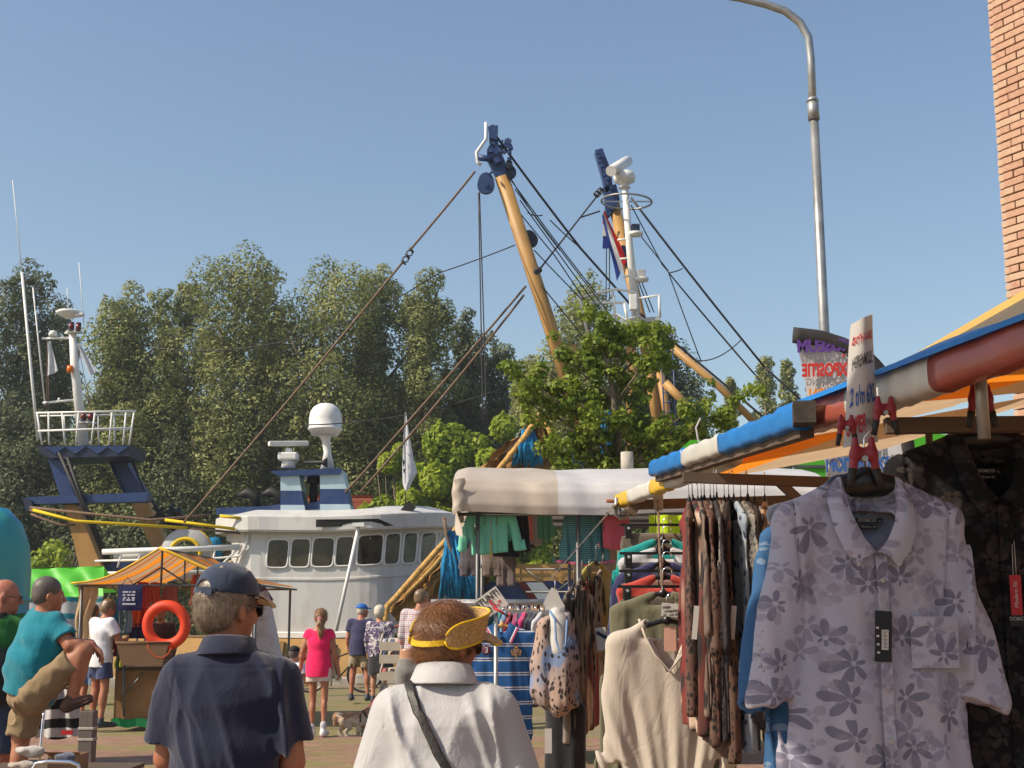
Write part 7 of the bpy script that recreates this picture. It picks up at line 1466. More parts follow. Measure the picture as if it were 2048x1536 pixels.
def garment(label, loc, rz=0, w=.42, L=.7, mat=None, sleeve='none', flare=.02, h=.012, seed=1, amp=.010, group='clothes hung for sale', hmat=None, hang=True, name='hanging_shirt', cuts=(), d=.030, fr=26, conv=None, **kw):
    t = thing(name, label, 'garment', loc, rz, group); pr = gprims(w, L, sleeve, flare, d, **kw)
    blob('cloth', pr, mat, t, h, fold=drape(amp, fr, seed, L=L, conv=conv), cuts=list(cuts)+[((0, 0, -L), (.12*sin(seed), 0, -1))], pad=.04)
    if hang: hanger(t, w, hmat)
    return t
# ---------------- the pale floral shirt (nearest) -------------------
m_fl = floral('pale_floral_print', (.50, .475, .54), [((.36, .35, .44), 7.5, .080, 5, .8, .6), ((.135, .135, .20), 6.5, .082, 6, .9, .78), ((.22, .21, .30), 7.5, .070, 5, 1.1, .6), ((.30, .27, .34), 10, .05, 3, .8, .6)], mesh=900, tint=(.44, .46, .60), tr=.12, scale=1)
def hero(label, cx, py0, Y, mat, gname, dark=False, w=.505, L=1.05, dz=0):
    b = at(cx, py0, Y); t = thing('floral_shirt', label, 'shirt', b, 0, None); hw = w/2
    pr = [rbox((0, .050, -.070), (.095, .012, .085), .01, k=.02), cap((-.07, .028, -.012), (.07, .028, -.012), .024, k=.03), cap((-.07, .015, -.010), (-hw+.01, .0, -.105), .034, .042, k=.05), cap((.07, .015, -.010), (hw-.01, .0, -.105), .034, .042, k=.05), ecap((0, 0, -.14), (0, 0, -L-.05), (hw-.008, .062), (hw+.035, .085), k=.05)]
    for sg in (-1, 1):
        e = Vn(sg*(hw+.072 if sg > 0 else hw+.078), .0, -.66); pr += [ecap((sg*(hw-.035), 0, -.12), e, (.060, .05), (.070, .055), k=.03, cut=[(e, (sg*-.25, 0, -.6))])]
    def fold(P):
        x, y, z = P; n = drape(.006, 13, 3)(P); n = n+.006*wav(P, (9, 6, 4), 8)
        for sg in (-1, 1):   # armhole seams
            ax_ = sg*(hw-.018-.02*np.clip((-z-.1)*4, 0, 1)); n = n-.008*np.exp(-((x-ax_)/.006)**2)*np.clip((z+.40)*20, 0, 1)
        n = n-.004*np.exp(-((x-.0)/.003)**2)*(y < 0)
        n = n+.010*np.exp(-((x-.30-(z+.3)*.1)/.012)**2)*(z > -.6)
        return n
    holes = [ell((0, -.062, -.075), (.078, .086, .135), k=.01)]+([] if dark else [rbox((0, -.0, .07), (.080, .2, .080), .02, k=.01)])
    blob('cloth', pr, mat, t, .0058, fold=fold, shell=.009, cuts=[((0, 0, -L), (0, 0, -1))], holes=holes, pad=.03)
    for sg in (-1, 1):
        inn = [(-.082, .035, .022), (-.084, -.015, .020), (-.080, -.058, -.04), (-.066, -.082, -.11), (-.036, -.092, -.175), (-.004, -.092, -.215)]
        out = [(-.100, .055, -.020), (-.125, .005, -.022), (-.132, -.050, -.072), (-.122, -.084, -.150), (-.098, -.094, -.210), (-.060, -.098, -.265)]
        ins = [(-.076, .025, -.02), (-.077, -.02, -.02), (-.073, -.060, -.07), (-.058, -.080, -.13), (-.030, -.086, -.185), (-.002, -.086, -.212)]
        if dark: inn = [(x*1.05, y, z) for x, y, z in inn]
        def lerp3(A, u): k = u*(len(A)-1); i = min(len(A)-2, int(k)); f = k-i; f = f; return Vector(A[i]).lerp(Vector(A[i+1]), f)
        g = MB(); S = Vector((-sg, 1, 1))
        def cf(u, v, o=0):
            a = lerp3(inn, u); c = lerp3(out, u); p = a.lerp(c, v)+Vector((0, -.012*sin(pi*v)-o, .010*sin(pi*v))); return Vector((p.x*-sg, p.y, p.z))
        g.grid(lambda u, v: cf(u, v), 24, 6); g.grid(lambda u, v: cf(u, v, -.005), 24, 6)
        g.grid(lambda u, v: (lambda a, c: Vector(((a.lerp(c, v)).x*-sg, a.lerp(c, v).y, a.lerp(c, v).z)))(lerp3(inn, u), lerp3(ins, u)), 24, 3); g.grid(lambda u, v: cf(1, v, -.005*u), 1, 6); g.grid(lambda u, v: cf(u, 1, -.005*v), 24, 1)
        g.build('collar', mat, t)
    # placket, buttons, pocket
    g = MB(); N = 30; g.grid(lambda u, v: (-.004+.034*v, -.072-.018*u*1.0-.006*sin(u*20)-.004+.0-.003*abs(v-.5), -.225-(L-.23)*u), N, 3); g.build('placket', mat, t)
    mbt = P('button', (.42, .40, .36), .3, .05) if not dark else m_hang
    for k in range(5): g = MB(); z = -.30-.155*k; g.lathe((.013, -.088-.016*k/5*1.1, z), [(.001, .0015), (.0045, .003), (.0065, .001), (.0065, -.001), (.001, -.001)], 12, (0, -1, 0)); g.build('button', mbt, t)
    for x, z in ((-.060, -.252), (.060, -.252)): g = MB(); g.lathe((x, -.104, z), [(.001, .002), (.0055, .002), (.006, 0), (.001, -.001)], 12, (0, -1, 0)); g.build('collar_button', mbt, t)
    if not dark:
        g = MB(); g.grid(lambda u, v: (.090+.140*u, -.078-.008*sin(pi*u)-.002, -.405-.15*v), 10, 8); g.grid(lambda u, v: (.090+.140*u, -.083-.008*sin(pi*u), -.405-.026*v-.008*u), 10, 2); g.build('pocket', mat, t)
    ml = P('black_label', (.008, .008, .010), .5, .1); g = MB(); yb = .030
    for (x0, x1, z0, z1) in ((-.030, .052, -.105, -.122), (-.022, .036, -.127, -.139)): g.box(((x0+x1)/2, yb, (z0+z1)/2), (x1-x0, .004, abs(z1-z0)))
    lb = g.build('neck_label', ml, t); mw_ = P('label_print', (.45, .43, .40), .6, 0, 5, 0)
    text('DO&CO', .0150, mw_, plane_M((.004, yb-.004, -.1125), (1, 0, 0), (0, 0, 1)), lb, bold=.0002, depth=.0008); text('4XL', .006, mw_, plane_M((.044, yb-.004, -.1165), (1, 0, 0), (0, 0, 1)), lb, depth=.0008); text('Modern Fit', .0105, mw_, plane_M((.007, yb-.004, -.133), (1, 0, 0), (0, 0, 1)), lb, shear=.35, depth=.0008)
    hm = MB(); pr = [cap((0, .01, .004), (-.085, .01, -.012), .044, .034, k=.02), cap((0, .01, .004), (.085, .01, -.012), .044, .034, k=.02), cap((-.085, .01, -.002), (-hw+.03, .01, -.10), .022, .022, k=.02), cap((.085, .01, -.002), (hw-.03, .01, -.10), .022, .022, k=.02)]
    blob('hanger', pr, m_hang, t, .007); g = MB(); g.tube([(0, .01, .04), (0, .01, .14), (.02, .01, .165), (.03, .01, .14)], .003, 7); g.build('hook', m_chrome, t)
    return t, L
T1, _ = hero('pale lilac shirt with grey blue leaf print and open button collar, nearest in front', 1733, 966, 4.15, m_fl, 'floral')
g = MB(); z0 = -(1218-966)/650; x0 = -.030
g.box((.004, -.098, z0-.075), (.050, .003, .148), Matrix.Rotation(.05, 3, 'Y'), .0012); tg = g.build('swing_tag', bpy.data.materials['black_label'], T1)
g = MB(); g.box((.008, -.1005, z0-.085), (.020, .0012, .058), Matrix.Rotation(.05, 3, 'Y')); [g.box((-.013, -.1005, z0-.05-.024*k), (.008, .0012, .006), Matrix.Rotation(.05, 3, 'Y')) for k in range(4)]; g.build('sticker', m_card, tg)
g = MB(); [g.box((.008, -.1015, z0-.060-.004*k), (.016-.004*(k % 3), .0008, .0012), Matrix.Rotation(.05, 3, 'Y')) for k in range(13)]; g.build('print', m_hang, tg)
g = MB(); g.tube([(.002, -.098, z0), (-.002, -.092, z0+.03)], .001, 5); g.build('tag_string', m_card, tg)
m_bf = floral('dark_floral_print', (.0045, .0042, .006), [((.030, .022, .020), 9.5, .058, 4, .8, .9), ((.050, .042, .040), 7.5, .070, 5, .8, .75), ((.020, .022, .022), 12, .045, 3, .9, .8)], mesh=0, tint=(.008, .007, .008))
T2, _ = hero('black shirt with faded flower print, hung behind the pale one at the right edge', 1972, 872, 4.42, m_bf, 'dark', True, w=.60, L=1.15)
g = MB(); g.box((.025, -.112, -.52), (.036, .003, .125), None, .001); tg = g.build('red_tag', P('red_card', (.45, .02, .03), .5, .05), T2); text('Modern Fit', .018, m_card, plane_M((.025, -.1145, -.52), (0, 0, 1), (-1, 0, 0)), tg, shear=.3, depth=.0008)
g = MB(); g.box((.028, -.111, -.600), (.052, .002, .035)); tg2 = g.build('black_tag', bpy.data.materials['black_label'], T2); text('DO&CO', .0155, bpy.data.materials['label_print'], plane_M((.028, -.1135, -.594), (1, 0, 0), (0, 0, 1)), tg2, depth=.0008)
g = MB(); g.tube([(.02, -.111, -.46), (.025, -.105, -.36)], .001, 5); g.tube([(.03, -.111, -.46), (.032, -.105, -.35)], .001, 5); g.build('tag_string', m_card, T2)
garment('denim blue shirt peeking out under the left sleeve of the pale floral shirt', at(1650, 1035, 4.62), radians(28), .50, .92, floral('blue_leaf_print', (.035, .10, .22), [((.25, .32, .40), 8, .05, 4, .5, .5)]), 'long', .03, .010, 5, .012, sl=.62, sx=.08, d=.05)
garment('navy trousers waistband on a clip hanger behind the left shoulder of the pale floral shirt', at(1660, 985, 4.9), radians(0), .44, .8, clothmat('blue_grey_weave', (.045, .05, .075), 300), 'none', .0, .012, 6, name='hanging_trousers')
def clips(loc, w, label, mat, L=.75, rz=0):
    t = thing('hanging_trousers', label, 'trousers', loc, rz, 'trousers on clip hangers'); hw = w/2
    blob('cloth', [ecap((0, 0, -.02), (0, 0, -.25), (hw, .022), (hw+.01, .03), k=.02), ecap((-hw*.5, 0, -.2), (-hw*.55, 0, -L), (hw*.5, .03), (hw*.48, .03), k=.02), ecap((hw*.5, 0, -.2), (hw*.55, 0, -L), (hw*.5, .03), (hw*.48, .03), k=.02)], mat, t, .014, fold=drape(.006, 30, int(w*100)), cuts=[((0, 0, -L), (0, 0, -1)), ((0, 0, .0), (0, 0, 1))])
    g = MB(); g.bar((-hw, -.0, .045), (hw, 0, .045), .012, .014); [g.tube([(0, 0, .045), (0, 0, .12), (.02, 0, .145), (.035, 0, .125)], .003, 6)]; g.build('clip_hanger', m_hang, t)
    for sg in (-1, 1): g = MB(); g.box((sg*(hw-.045), -.030, .005), (.036, .012, .075), None, .003); g.box((sg*(hw-.045), .030, .005), (.036, .012, .075), None, .003); g.box((sg*(hw-.045), 0, .036), (.03, .062, .010)); g.build('clip', m_hang, t); g = MB(); g.tube([(sg*(hw-.045), -.040, .025), (sg*(hw-.045), .03, .025)], .008, 8); g.build('clip_spring', m_chrome, t)
    return t
# ---------------- stack of tops facing the viewer --------------------
SG = 'tops stacked on the sloping hook'
beige = clothmat('beige_jersey', (.54, .47, .39), 500, .3, .06, .2, tr=.10)
def vneck(label, loc, mat):
    t = thing('hanging_shirt', label, 'garment', loc, 0, SG); w = .44; L = 1.02; hw = w/2
    pr = [cap((-.09, 0, -.012), (-hw, 0, -.098), .022, .026, k=.03), cap((.09, 0, -.012), (hw, 0, -.098), .022, .026, k=.03), ecap((0, 0, -.11), (0, 0, -L-.1), (hw-.01, .034), (hw+.030, .060), k=.05)]
    for sg in (-1, 1): e = Vn(sg*(hw+.02), 0, -.62); pr += [ecap((sg*(hw-.01), 0, -.09), e, (.050, .035), (.060, .035), k=.04, cut=[(e, (-sg*.5, 0, -1))])]
    def f(P):
        x, y, z = P; u = x/(np.maximum(1.25+z, .55)); r = np.clip(-z*1.5-.1, 0, .9); return r*(.010*np.sin(u*34+np.sin(z*4)*.5)+.005*np.sin(u*71+z*3+1))+.004*wav(P, (12, 10, 4), 3)
    blob('cloth', pr, mat, t, .0068, fold=f, shell=.015, cuts=[((0, 0, -L), (0, 0, -1))], pad=.04, holes=[ecap((0, -.045, .05), (0, -.06, -.22), (.150, .085), (.012, .06), k=.01), ell((0, 0, .06), (.13, .1, .055), k=.01)])
    g = MB(); pts = [Vector((-.128, .0, .004)), Vector((-.105, -.034, -.07)), Vector((-.062, -.045, -.155)), Vector((0, -.052, -.228)), Vector((.062, -.045, -.155)), Vector((.105, -.034, -.07)), Vector((.128, 0, .004))]; g.tube(pts, .006, 6); g.build('neck_binding', mat, t)
    hanger(t, .44); tagcard(t, .012, .0, -.085, .055, .11, P('pink_tag', (.60, .33, .25), .7)); tagcard(t, .01, -.03, .045, .075, .060, m_card, rot=.1)
    tx = P('pen', (.03, .03, .03), .7, 0, 5, 0); text('setje', .020, tx, plane_M((-.008, -.0325, .060), (1, 0, .06), (0, 0, 1)), t, shear=.3, depth=.001); text('compleet', .018, tx, plane_M((.016, -.0325, .043), (1, 0, .06), (0, 0, 1)), t, shear=.3, depth=.001); text('35,-  p/st 20', .014, tx, plane_M((.01, -.0325, .025), (1, 0, .06), (0, 0, 1)), t, shear=.3, depth=.001)
vneck('beige V-neck top at the front of the stack, with a handwritten price card', at(1334, 1240, 6.25), beige)
for i, (lab, py, Y, col, L, sl) in enumerate((('olive grey top directly behind the beige one in the stack', 1186, 6.5, (.16, .15, .09), .95, 'long'), ('coral red top third in the stack', 1152, 6.75, (.50, .06, .04), .45, 'none'), ('navy top behind the coral one in the stack', 1126, 7.0, (.035, .035, .11), .68, 'long'), ('white top between navy and teal in the stack', 1097, 7.2, (.58, .57, .60), .60, 'none'), ('teal top behind the white one in the stack', 1080, 7.4, (.01, .30, .28), .62, 'long'), ('khaki top at the back of the stack', 1078, 7.75, (.22, .19, .11), .5, 'none'))):
    garment(lab, at(1326, py, Y), radians(-3), .44, L, clothmat('top_cloth_'+str(i), tuple(x*.8 for x in col)), sl, .02, .012, 11+i, .009, SG, sl=L*.9, sx=.04)
for i, (px, py, Y, c, lab) in enumerate(((1318, 1192, 6.62, (.10, .085, .06), 'grey brown trousers on a clip hanger between the olive and coral tops'), (1318, 1160, 6.88, (.20, .11, .08), 'dusty rose trousers on a clip hanger between the coral and navy tops'), (1316, 1124, 7.1, (.10, .09, .09), 'charcoal trousers on a clip hanger between the navy and white tops'), (1312, 1066, 7.55, (.13, .105, .08), 'brown trousers on a clip hanger at the back of the stack'))): clips(at(px, py, Y), .40, lab, clothmat('trouser_'+str(i), c), .6)
# ---------------- row hung side on ----------------------------------
prints = dict(redp=animal('red_brush_print', (.22, .016, .016), (.015, .012, .012), 13, (.30, .42), (.10, .03, .02), (.9, 1, .35), (.45, .33, .24)), leo=animal('brown_leopard', (.125, .075, .05), (.010, .006, .006), 48, (.34, .46), (.085, .03, .02), (1, 1, .8)), grey=animal('grey_streak_print', (.13, .11, .10), (.03, .025, .03), 14, (.3, .45), (.34, .28, .22), (1, 1, .3)),  # brown leopard base darkened to stand in for the roof's shade
    snake=animal('snake_print', (.30, .27, .22), (.02, .02, .025), 60, (.30, .5), (.10, .09, .09), (1, 1, .9)), blue=animal('blue_leopard', (.16, .24, .33), (.01, .015, .06), 28, (.2, .3), (.30, .33, .36), (1, 1, .7)), dark=animal('dark_dotted', (.018, .014, .018), (.10, .08, .07), 40, (.10, .16)), tan=animal('tan_tiger', (.32, .21, .14), (.02, .014, .014), 24, (.34, .46), (.36, .28, .22), (1, 1, .4)),
    blk=animal('black_floral', (.012, .010, .012), (.10, .03, .03), 18, (.12, .2)), yel=animal('yellow_green_print', (.34, .30, .04), (.03, .03, .02), 16, (.28, .42), (.45, .30, .12), (1, 1, .3)), rst=animal('rust_print', (.075, .03, .022), (.012, .010, .010), 26, (.36, .48), (.22, .17, .13), (1, 1, .3)))
RG = 'printed clothes hung side on from the dark bar'
protos = {}
def sideon(lab, px, py, Y, mat, L, rz, grp, key='a', hm=None, sc=1):
    loc = at(px, py, Y)
    if key not in protos:
        k = dict(a=(.36, .85, 'none', .03, .022, 1), b=(.36, .95, 'long', .04, .018, 2), c=(.34, .75, 'none', .07, .026, 3))[key]
        t = thing('hanging_shirt', lab, 'garment', loc, rz, grp); blob('cloth', gprims(k[0], k[1], k[2], k[3], k[4], sl=.6), mat, t, .011, fold=drape(.013, 22, k[5]), cuts=[((0, 0, -k[1]), (.1, 0, -1))], pad=.04); hanger(t, k[0]); protos[key] = (t, k[1]); t.scale = (sc, sc, L/k[1]); return t
    p, L0 = protos[key]; t = dup(p, loc, rz, lab, (sc, sc*.7, L/L0), {'cloth': [mat]}); t['group'] = grp; return t
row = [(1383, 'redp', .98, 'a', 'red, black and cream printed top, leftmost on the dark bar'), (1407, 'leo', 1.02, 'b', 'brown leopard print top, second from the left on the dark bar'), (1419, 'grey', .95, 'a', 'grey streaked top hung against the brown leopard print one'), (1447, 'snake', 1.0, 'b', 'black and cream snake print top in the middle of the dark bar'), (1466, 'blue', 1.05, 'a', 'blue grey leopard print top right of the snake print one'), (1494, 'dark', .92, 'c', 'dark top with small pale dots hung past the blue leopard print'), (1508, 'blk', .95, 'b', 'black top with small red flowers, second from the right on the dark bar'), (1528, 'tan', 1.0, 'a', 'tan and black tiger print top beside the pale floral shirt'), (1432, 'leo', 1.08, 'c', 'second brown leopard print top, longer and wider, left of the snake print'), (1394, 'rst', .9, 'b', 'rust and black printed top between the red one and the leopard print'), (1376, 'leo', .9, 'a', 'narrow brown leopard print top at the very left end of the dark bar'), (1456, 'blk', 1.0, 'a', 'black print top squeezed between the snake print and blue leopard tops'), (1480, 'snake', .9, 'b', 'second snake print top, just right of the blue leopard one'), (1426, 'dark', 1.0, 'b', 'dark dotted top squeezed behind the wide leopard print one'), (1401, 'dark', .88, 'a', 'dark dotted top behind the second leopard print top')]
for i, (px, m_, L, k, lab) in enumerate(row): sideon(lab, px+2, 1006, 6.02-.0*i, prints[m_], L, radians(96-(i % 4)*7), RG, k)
for px, py, s_ in ((1391, 1245, 0), (1422, 1240, 1), (1466, 1245, 2)):
    t = thing('swing_tag', ['narrow pale card tag hanging from the red printed top', 'white card tag with red and violet splash on the leopard tops', 'narrow cream tag hanging before the blue leopard print top'][s_], 'tag', at(px, py, 5.78)); g = MB(); g.box((0, 0, 0), (.022 if s_ != 1 else .042, .0016, .14), Matrix.Rotation(.1, 3, 'Y')); g.build('card', m_card, t)
    if s_ == 1: g = MB(); [g.lathe((rs.uniform(-.015, .015), -.0015, rs.uniform(-.05, .03)), [(.001, .0006), (rs.uniform(.003, .008), 0)], 8, (0, -1, 0)) for k in range(9)]; g.build('print', P('violet_print', (.25, .05, .28), .7), t); g = MB(); [g.lathe((rs.uniform(-.015, .015), -.0016, rs.uniform(0, .05)), [(.001, .0006), (rs.uniform(.003, .006), 0)], 8, (0, -1, 0)) for k in range(7)]; g.build('print', P('red_print', (.5, .04, .02), .7), t)
# garments on the perforated arm
AG = 'printed clothes on the perforated arm'
for i, (px, py, Y, m_, L, k, rz, lab) in enumerate(((1148, 1175, 7.25, 'grey', .78, 'a', 70, 'dark streaked top hung nearest the low end of the perforated arm'), (1163, 1158, 7.35, 'rst', .80, 'b', 78, 'rust red printed top, second on the perforated arm'), (1178, 1165, 7.5, 'redp', .78, 'c', 72, 'long red and brown printed top, third on the perforated arm'), (1192, 1125, 7.65, 'yel', .72, 'a', 60, 'yellow and green printed top near the high end of the perforated arm'), (1205, 1140, 7.75, 'tan', .70, 'b', 75, 'tan striped top closest to the stack on the perforated arm'))): sideon(lab, px, py, Y, prints[m_], L, radians(rz), AG, k, sc=.9)
t = thing('swing_tag', 'white tag with dark stripe between the arm and the stack of tops', 'tag', at(1203, 1278, 7.2)); g = MB(); g.box((0, 0, 0), (.055, .0016, .12), Matrix.Rotation(-.1, 3, 'Y')); g.build('card', m_card, t); g = MB(); g.box((0, -.002, .02), (.06, .0012, .018), Matrix.Rotation(.5, 3, 'Y')); g.build('print', m_navy, t)
def bust():
    Y = 7.0; b = at(1112, 1300, Y); t = thing('hanging_torso_form', 'white plastic torso form wearing a leopard print top, hung from the arm end', 'mannequin', b); L = lambda x, y, dy=0: at(x, y, Y+dy)-b
    mp = P('white_form_plastic', (.55, .53, .49), .3, .04, 3, .03); a = L(1108, 1196); pr = [ecap(L(1118, 1245), L(1116, 1300), (.050, .05), (.062, .06), k=.03), ecap(L(1112, 1228), L(1118, 1250), (.035, .04), (.05, .05), k=.02)]
    blob('torso', pr, mp, t, .008); g = MB(); q = [L(x, y) for x, y in ((1086, 1208), (1103, 1175), (1113, 1178), (1120, 1195), (1130, 1213), (1104, 1228))]; g.prism(q, (.0, .012, 0)); g.build('neck_plate', mp, t)
    lo = animal('leopard_tan', (.40, .26, .18), (.02, .014, .014), 50, (.30, .42), (.30, .24, .24), (1, 1, .55), (.16, .22, .36)); pr = [ecap(L(1092, 1255), L(1088, 1380), (.050, .05), (.075, .06), k=.03), ecap(L(1130, 1290), L(1118, 1400), (.06, .06), (.095, .08), k=.04), cap(L(1098, 1240), L(1080, 1330), .02, .05, k=.03), cap(L(1135, 1230), L(1140, 1320), .02, .05, k=.03)]
    blob('printed_top', pr, lo, t, .009, fold=drape(.014, 26, 9), cuts=[(L(1100, 1440), (0, 0, -1))], holes=[ell(L(1116, 1262, -.07), (.062, .09, .09), k=.01)])
    g = MB(); g.tube([L(1100, 1222, -.02), L(1110, 1240, -.07), L(1112, 1280, -.085), L(1120, 1306, -.09), L(1132, 1290, -.085), L(1134, 1240, -.06)], .006, 6); g.build('neckline', P('blue_trim', (.15, .25, .45), .7), t)
    g = MB(); g.tube([L(1110, 1152, .02), L(1110, 1180, 0)], .003, 6); g.build('hook', m_chrome, t); tagcard(t, L(1096, 1480).x, -.05, L(1096, 1480).z, .035, .12)
    t2 = thing('hanging_trousers', 'black trousers hanging below the leopard print torso form', 'trousers', at(1130, 1420, 7.15), 0); blob('cloth', [ecap((-.03, 0, 0), (-.04, 0, -.60), (.07, .05), (.06, .05), k=.02), ecap((.04, 0, 0), (.05, 0, -.62), (.07, .05), (.06, .05), k=.02)], clothmat('black_denim', (.018, .018, .02)), t2, .012, fold=drape(.01, 20, 4))
bust()
# ---------------- blue striped polo and the chrome rack --------------
def stripe_polo():
    Y = 9.75; b = at(1004, 1250, Y); t = thing('polo_shirt', 'blue polo shirt with thin white stripes and crest on a wooden hanger', 'shirt', b, radians(6)); ms = stripes('blue_white_stripe', [(.012, .085, .26), (.55, .55, .58), (.012, .085, .26), (.55, .55, .58), (.012, .085, .26)], .100, 'Z', [0, .50, .575, .66, .735], bump=.1)
    w = .42; L = .80; pr = gprims(w, L, 'long', .012, .04, sl=.27, sx=.085, sw=.07); blob('cloth', pr, ms, t, .009, fold=drape(.006, 14, 4), cuts=[((0, 0, -L), (0, 0, -1))], pad=.03, holes=[ell((0, -.05, .0), (.065, .07, .075), k=.01)])
    mc = P('blue_collar', (.01, .08, .24), .8); mk = P('pink_trim', (.65, .08, .20), .8); mwt = P('white_trim', (.6, .6, .62), .8)
    for sg in (-1, 1):
        for nm, mt, o0, o1 in (('collar', mc, 0, .72), ('collar_trim', mwt, .72, .86), ('collar_trim', mk, .86, 1.0)):
            g = MB(); g.grid(lambda u, v: (lambda a, c: tuple((a.lerp(c, o0+(o1-o0)*v)+Vector((0, -.006*sin(pi*v), .006)))))(Vector((sg*.060, -.005, .012)).lerp(Vector((sg*.004, -.048, -.085)), u), Vector((sg*.115, -.02, -.030)).lerp(Vector((sg*.062, -.060, -.135)), u)), 8, 3); g.build(nm, mt, t)
    hanger(t, .38, m_woodh)
    g = MB(); g.lathe((-.115, -.052, -.175), [(.001, .004), (.032, .003), (.034, 0)], 20, (0, -1, 0)); pt = g.build('badge', P('dark_red_badge', (.12, .03, .07), .8), t); text('3', .055, mwt, plane_M((-.115, -.058, -.175), (1, 0, 0), (0, 0, 1)), pt, bold=.001)
    g = MB(); c = Vector((.095, -.056, -.19)); g.prism([c+Vector(v) for v in ((-.022, 0, .025), (.022, 0, .025), (.022, 0, -.01), (0, 0, -.035), (-.022, 0, -.01))], (0, .004, 0)); cr = g.build('crest', P('gold_thread', (.36, .20, .06), .7), t)
    g = MB(); g.prism([c+Vector((0, -.002, 0))+Vector(v)*.62 for v in ((-.022, 0, .025), (.022, 0, .025), (.022, 0, -.01), (0, 0, -.035), (-.022, 0, -.01))], (0, .002, 0)); g.build('shield', P('shield_blue', (.10, .14, .30), .7), cr)
    g = MB(); g.box(c+Vector((0, -.004, .0)), (.006, .002, .036)); g.box(c+Vector((0, -.004, .004)), (.026, .002, .006)); g.box(c+Vector((0, 0, .036)), (.022, .004, .016)); [g.box(c+Vector((sg*.030, 0, -.002)), (.008, .004, .04), Matrix.Rotation(sg*.2, 3, 'Y')) for sg in (-1, 1)]; g.build('crest_detail', bpy.data.materials['gold_thread'], cr)
stripe_polo()
def sign_post():
    Y = 9.5; b = at(992, 1230, Y); b.z = 0; t = thing('price_sign', 'white diamond hung card reading STUNT NU 5 on a grey post', 'sign', b); L = lambda x, y, dy=0: at(x, y, Y+dy)-b
    g = MB(); g.tube([(0, 0.0, 0), L(992, 1225)], .016, 10); g.build('post', m_galv, t)
    q = [L(x, y, -.03) for x, y in ((947, 1204), (991, 1172), (1017, 1208), (973, 1238))]; g = MB(); g.prism(q, (0, .006, 0)); cd = g.build('card', m_card, t)
    X = (q[1]-q[0]).normalized(); U = (q[1]-q[2]).normalized(); c = sum(q, Vector())/4; bk, rd = P('black_felt', (.02, .02, .02), .7, 0, 5, 0), P('red_felt', (.5, .02, .03), .7, 0, 5, 0)
    pm = lambda dx, du: plane_M(c+X*dx+U*du+Vector((0, -.004, 0)), X, U)
    text('STUNT!', .062, bk, pm(-.005, .036), cd, sx=.85, bold=.0015); text('5,-', .085, rd, pm(.025, -.018), cd, bold=.0015, sx=.9); text('NU', .040, bk, pm(-.055, -.030), cd, bold=.001)
    g = MB(); g.torus(c+X*-.055+U*-.030+Vector((0, -.004, 0)), .032, .0014, (0, 1, 0), 24, 4); g.build('circle', bk, cd)
    mk = thing('marker_pen', 'red marker with black cap stuck behind the STUNT card', 'marker', at(1000, 1222, 9.45)); g = MB(); g.tube([(-.04, 0, .02), (.03, 0, -.02)], .008, 8); g.build('barrel', rd, mk); g = MB(); g.tube([(.03, 0, -.02), (.06, 0, -.038)], .009, 8); g.build('pen_cap', bk, mk)
sign_post()
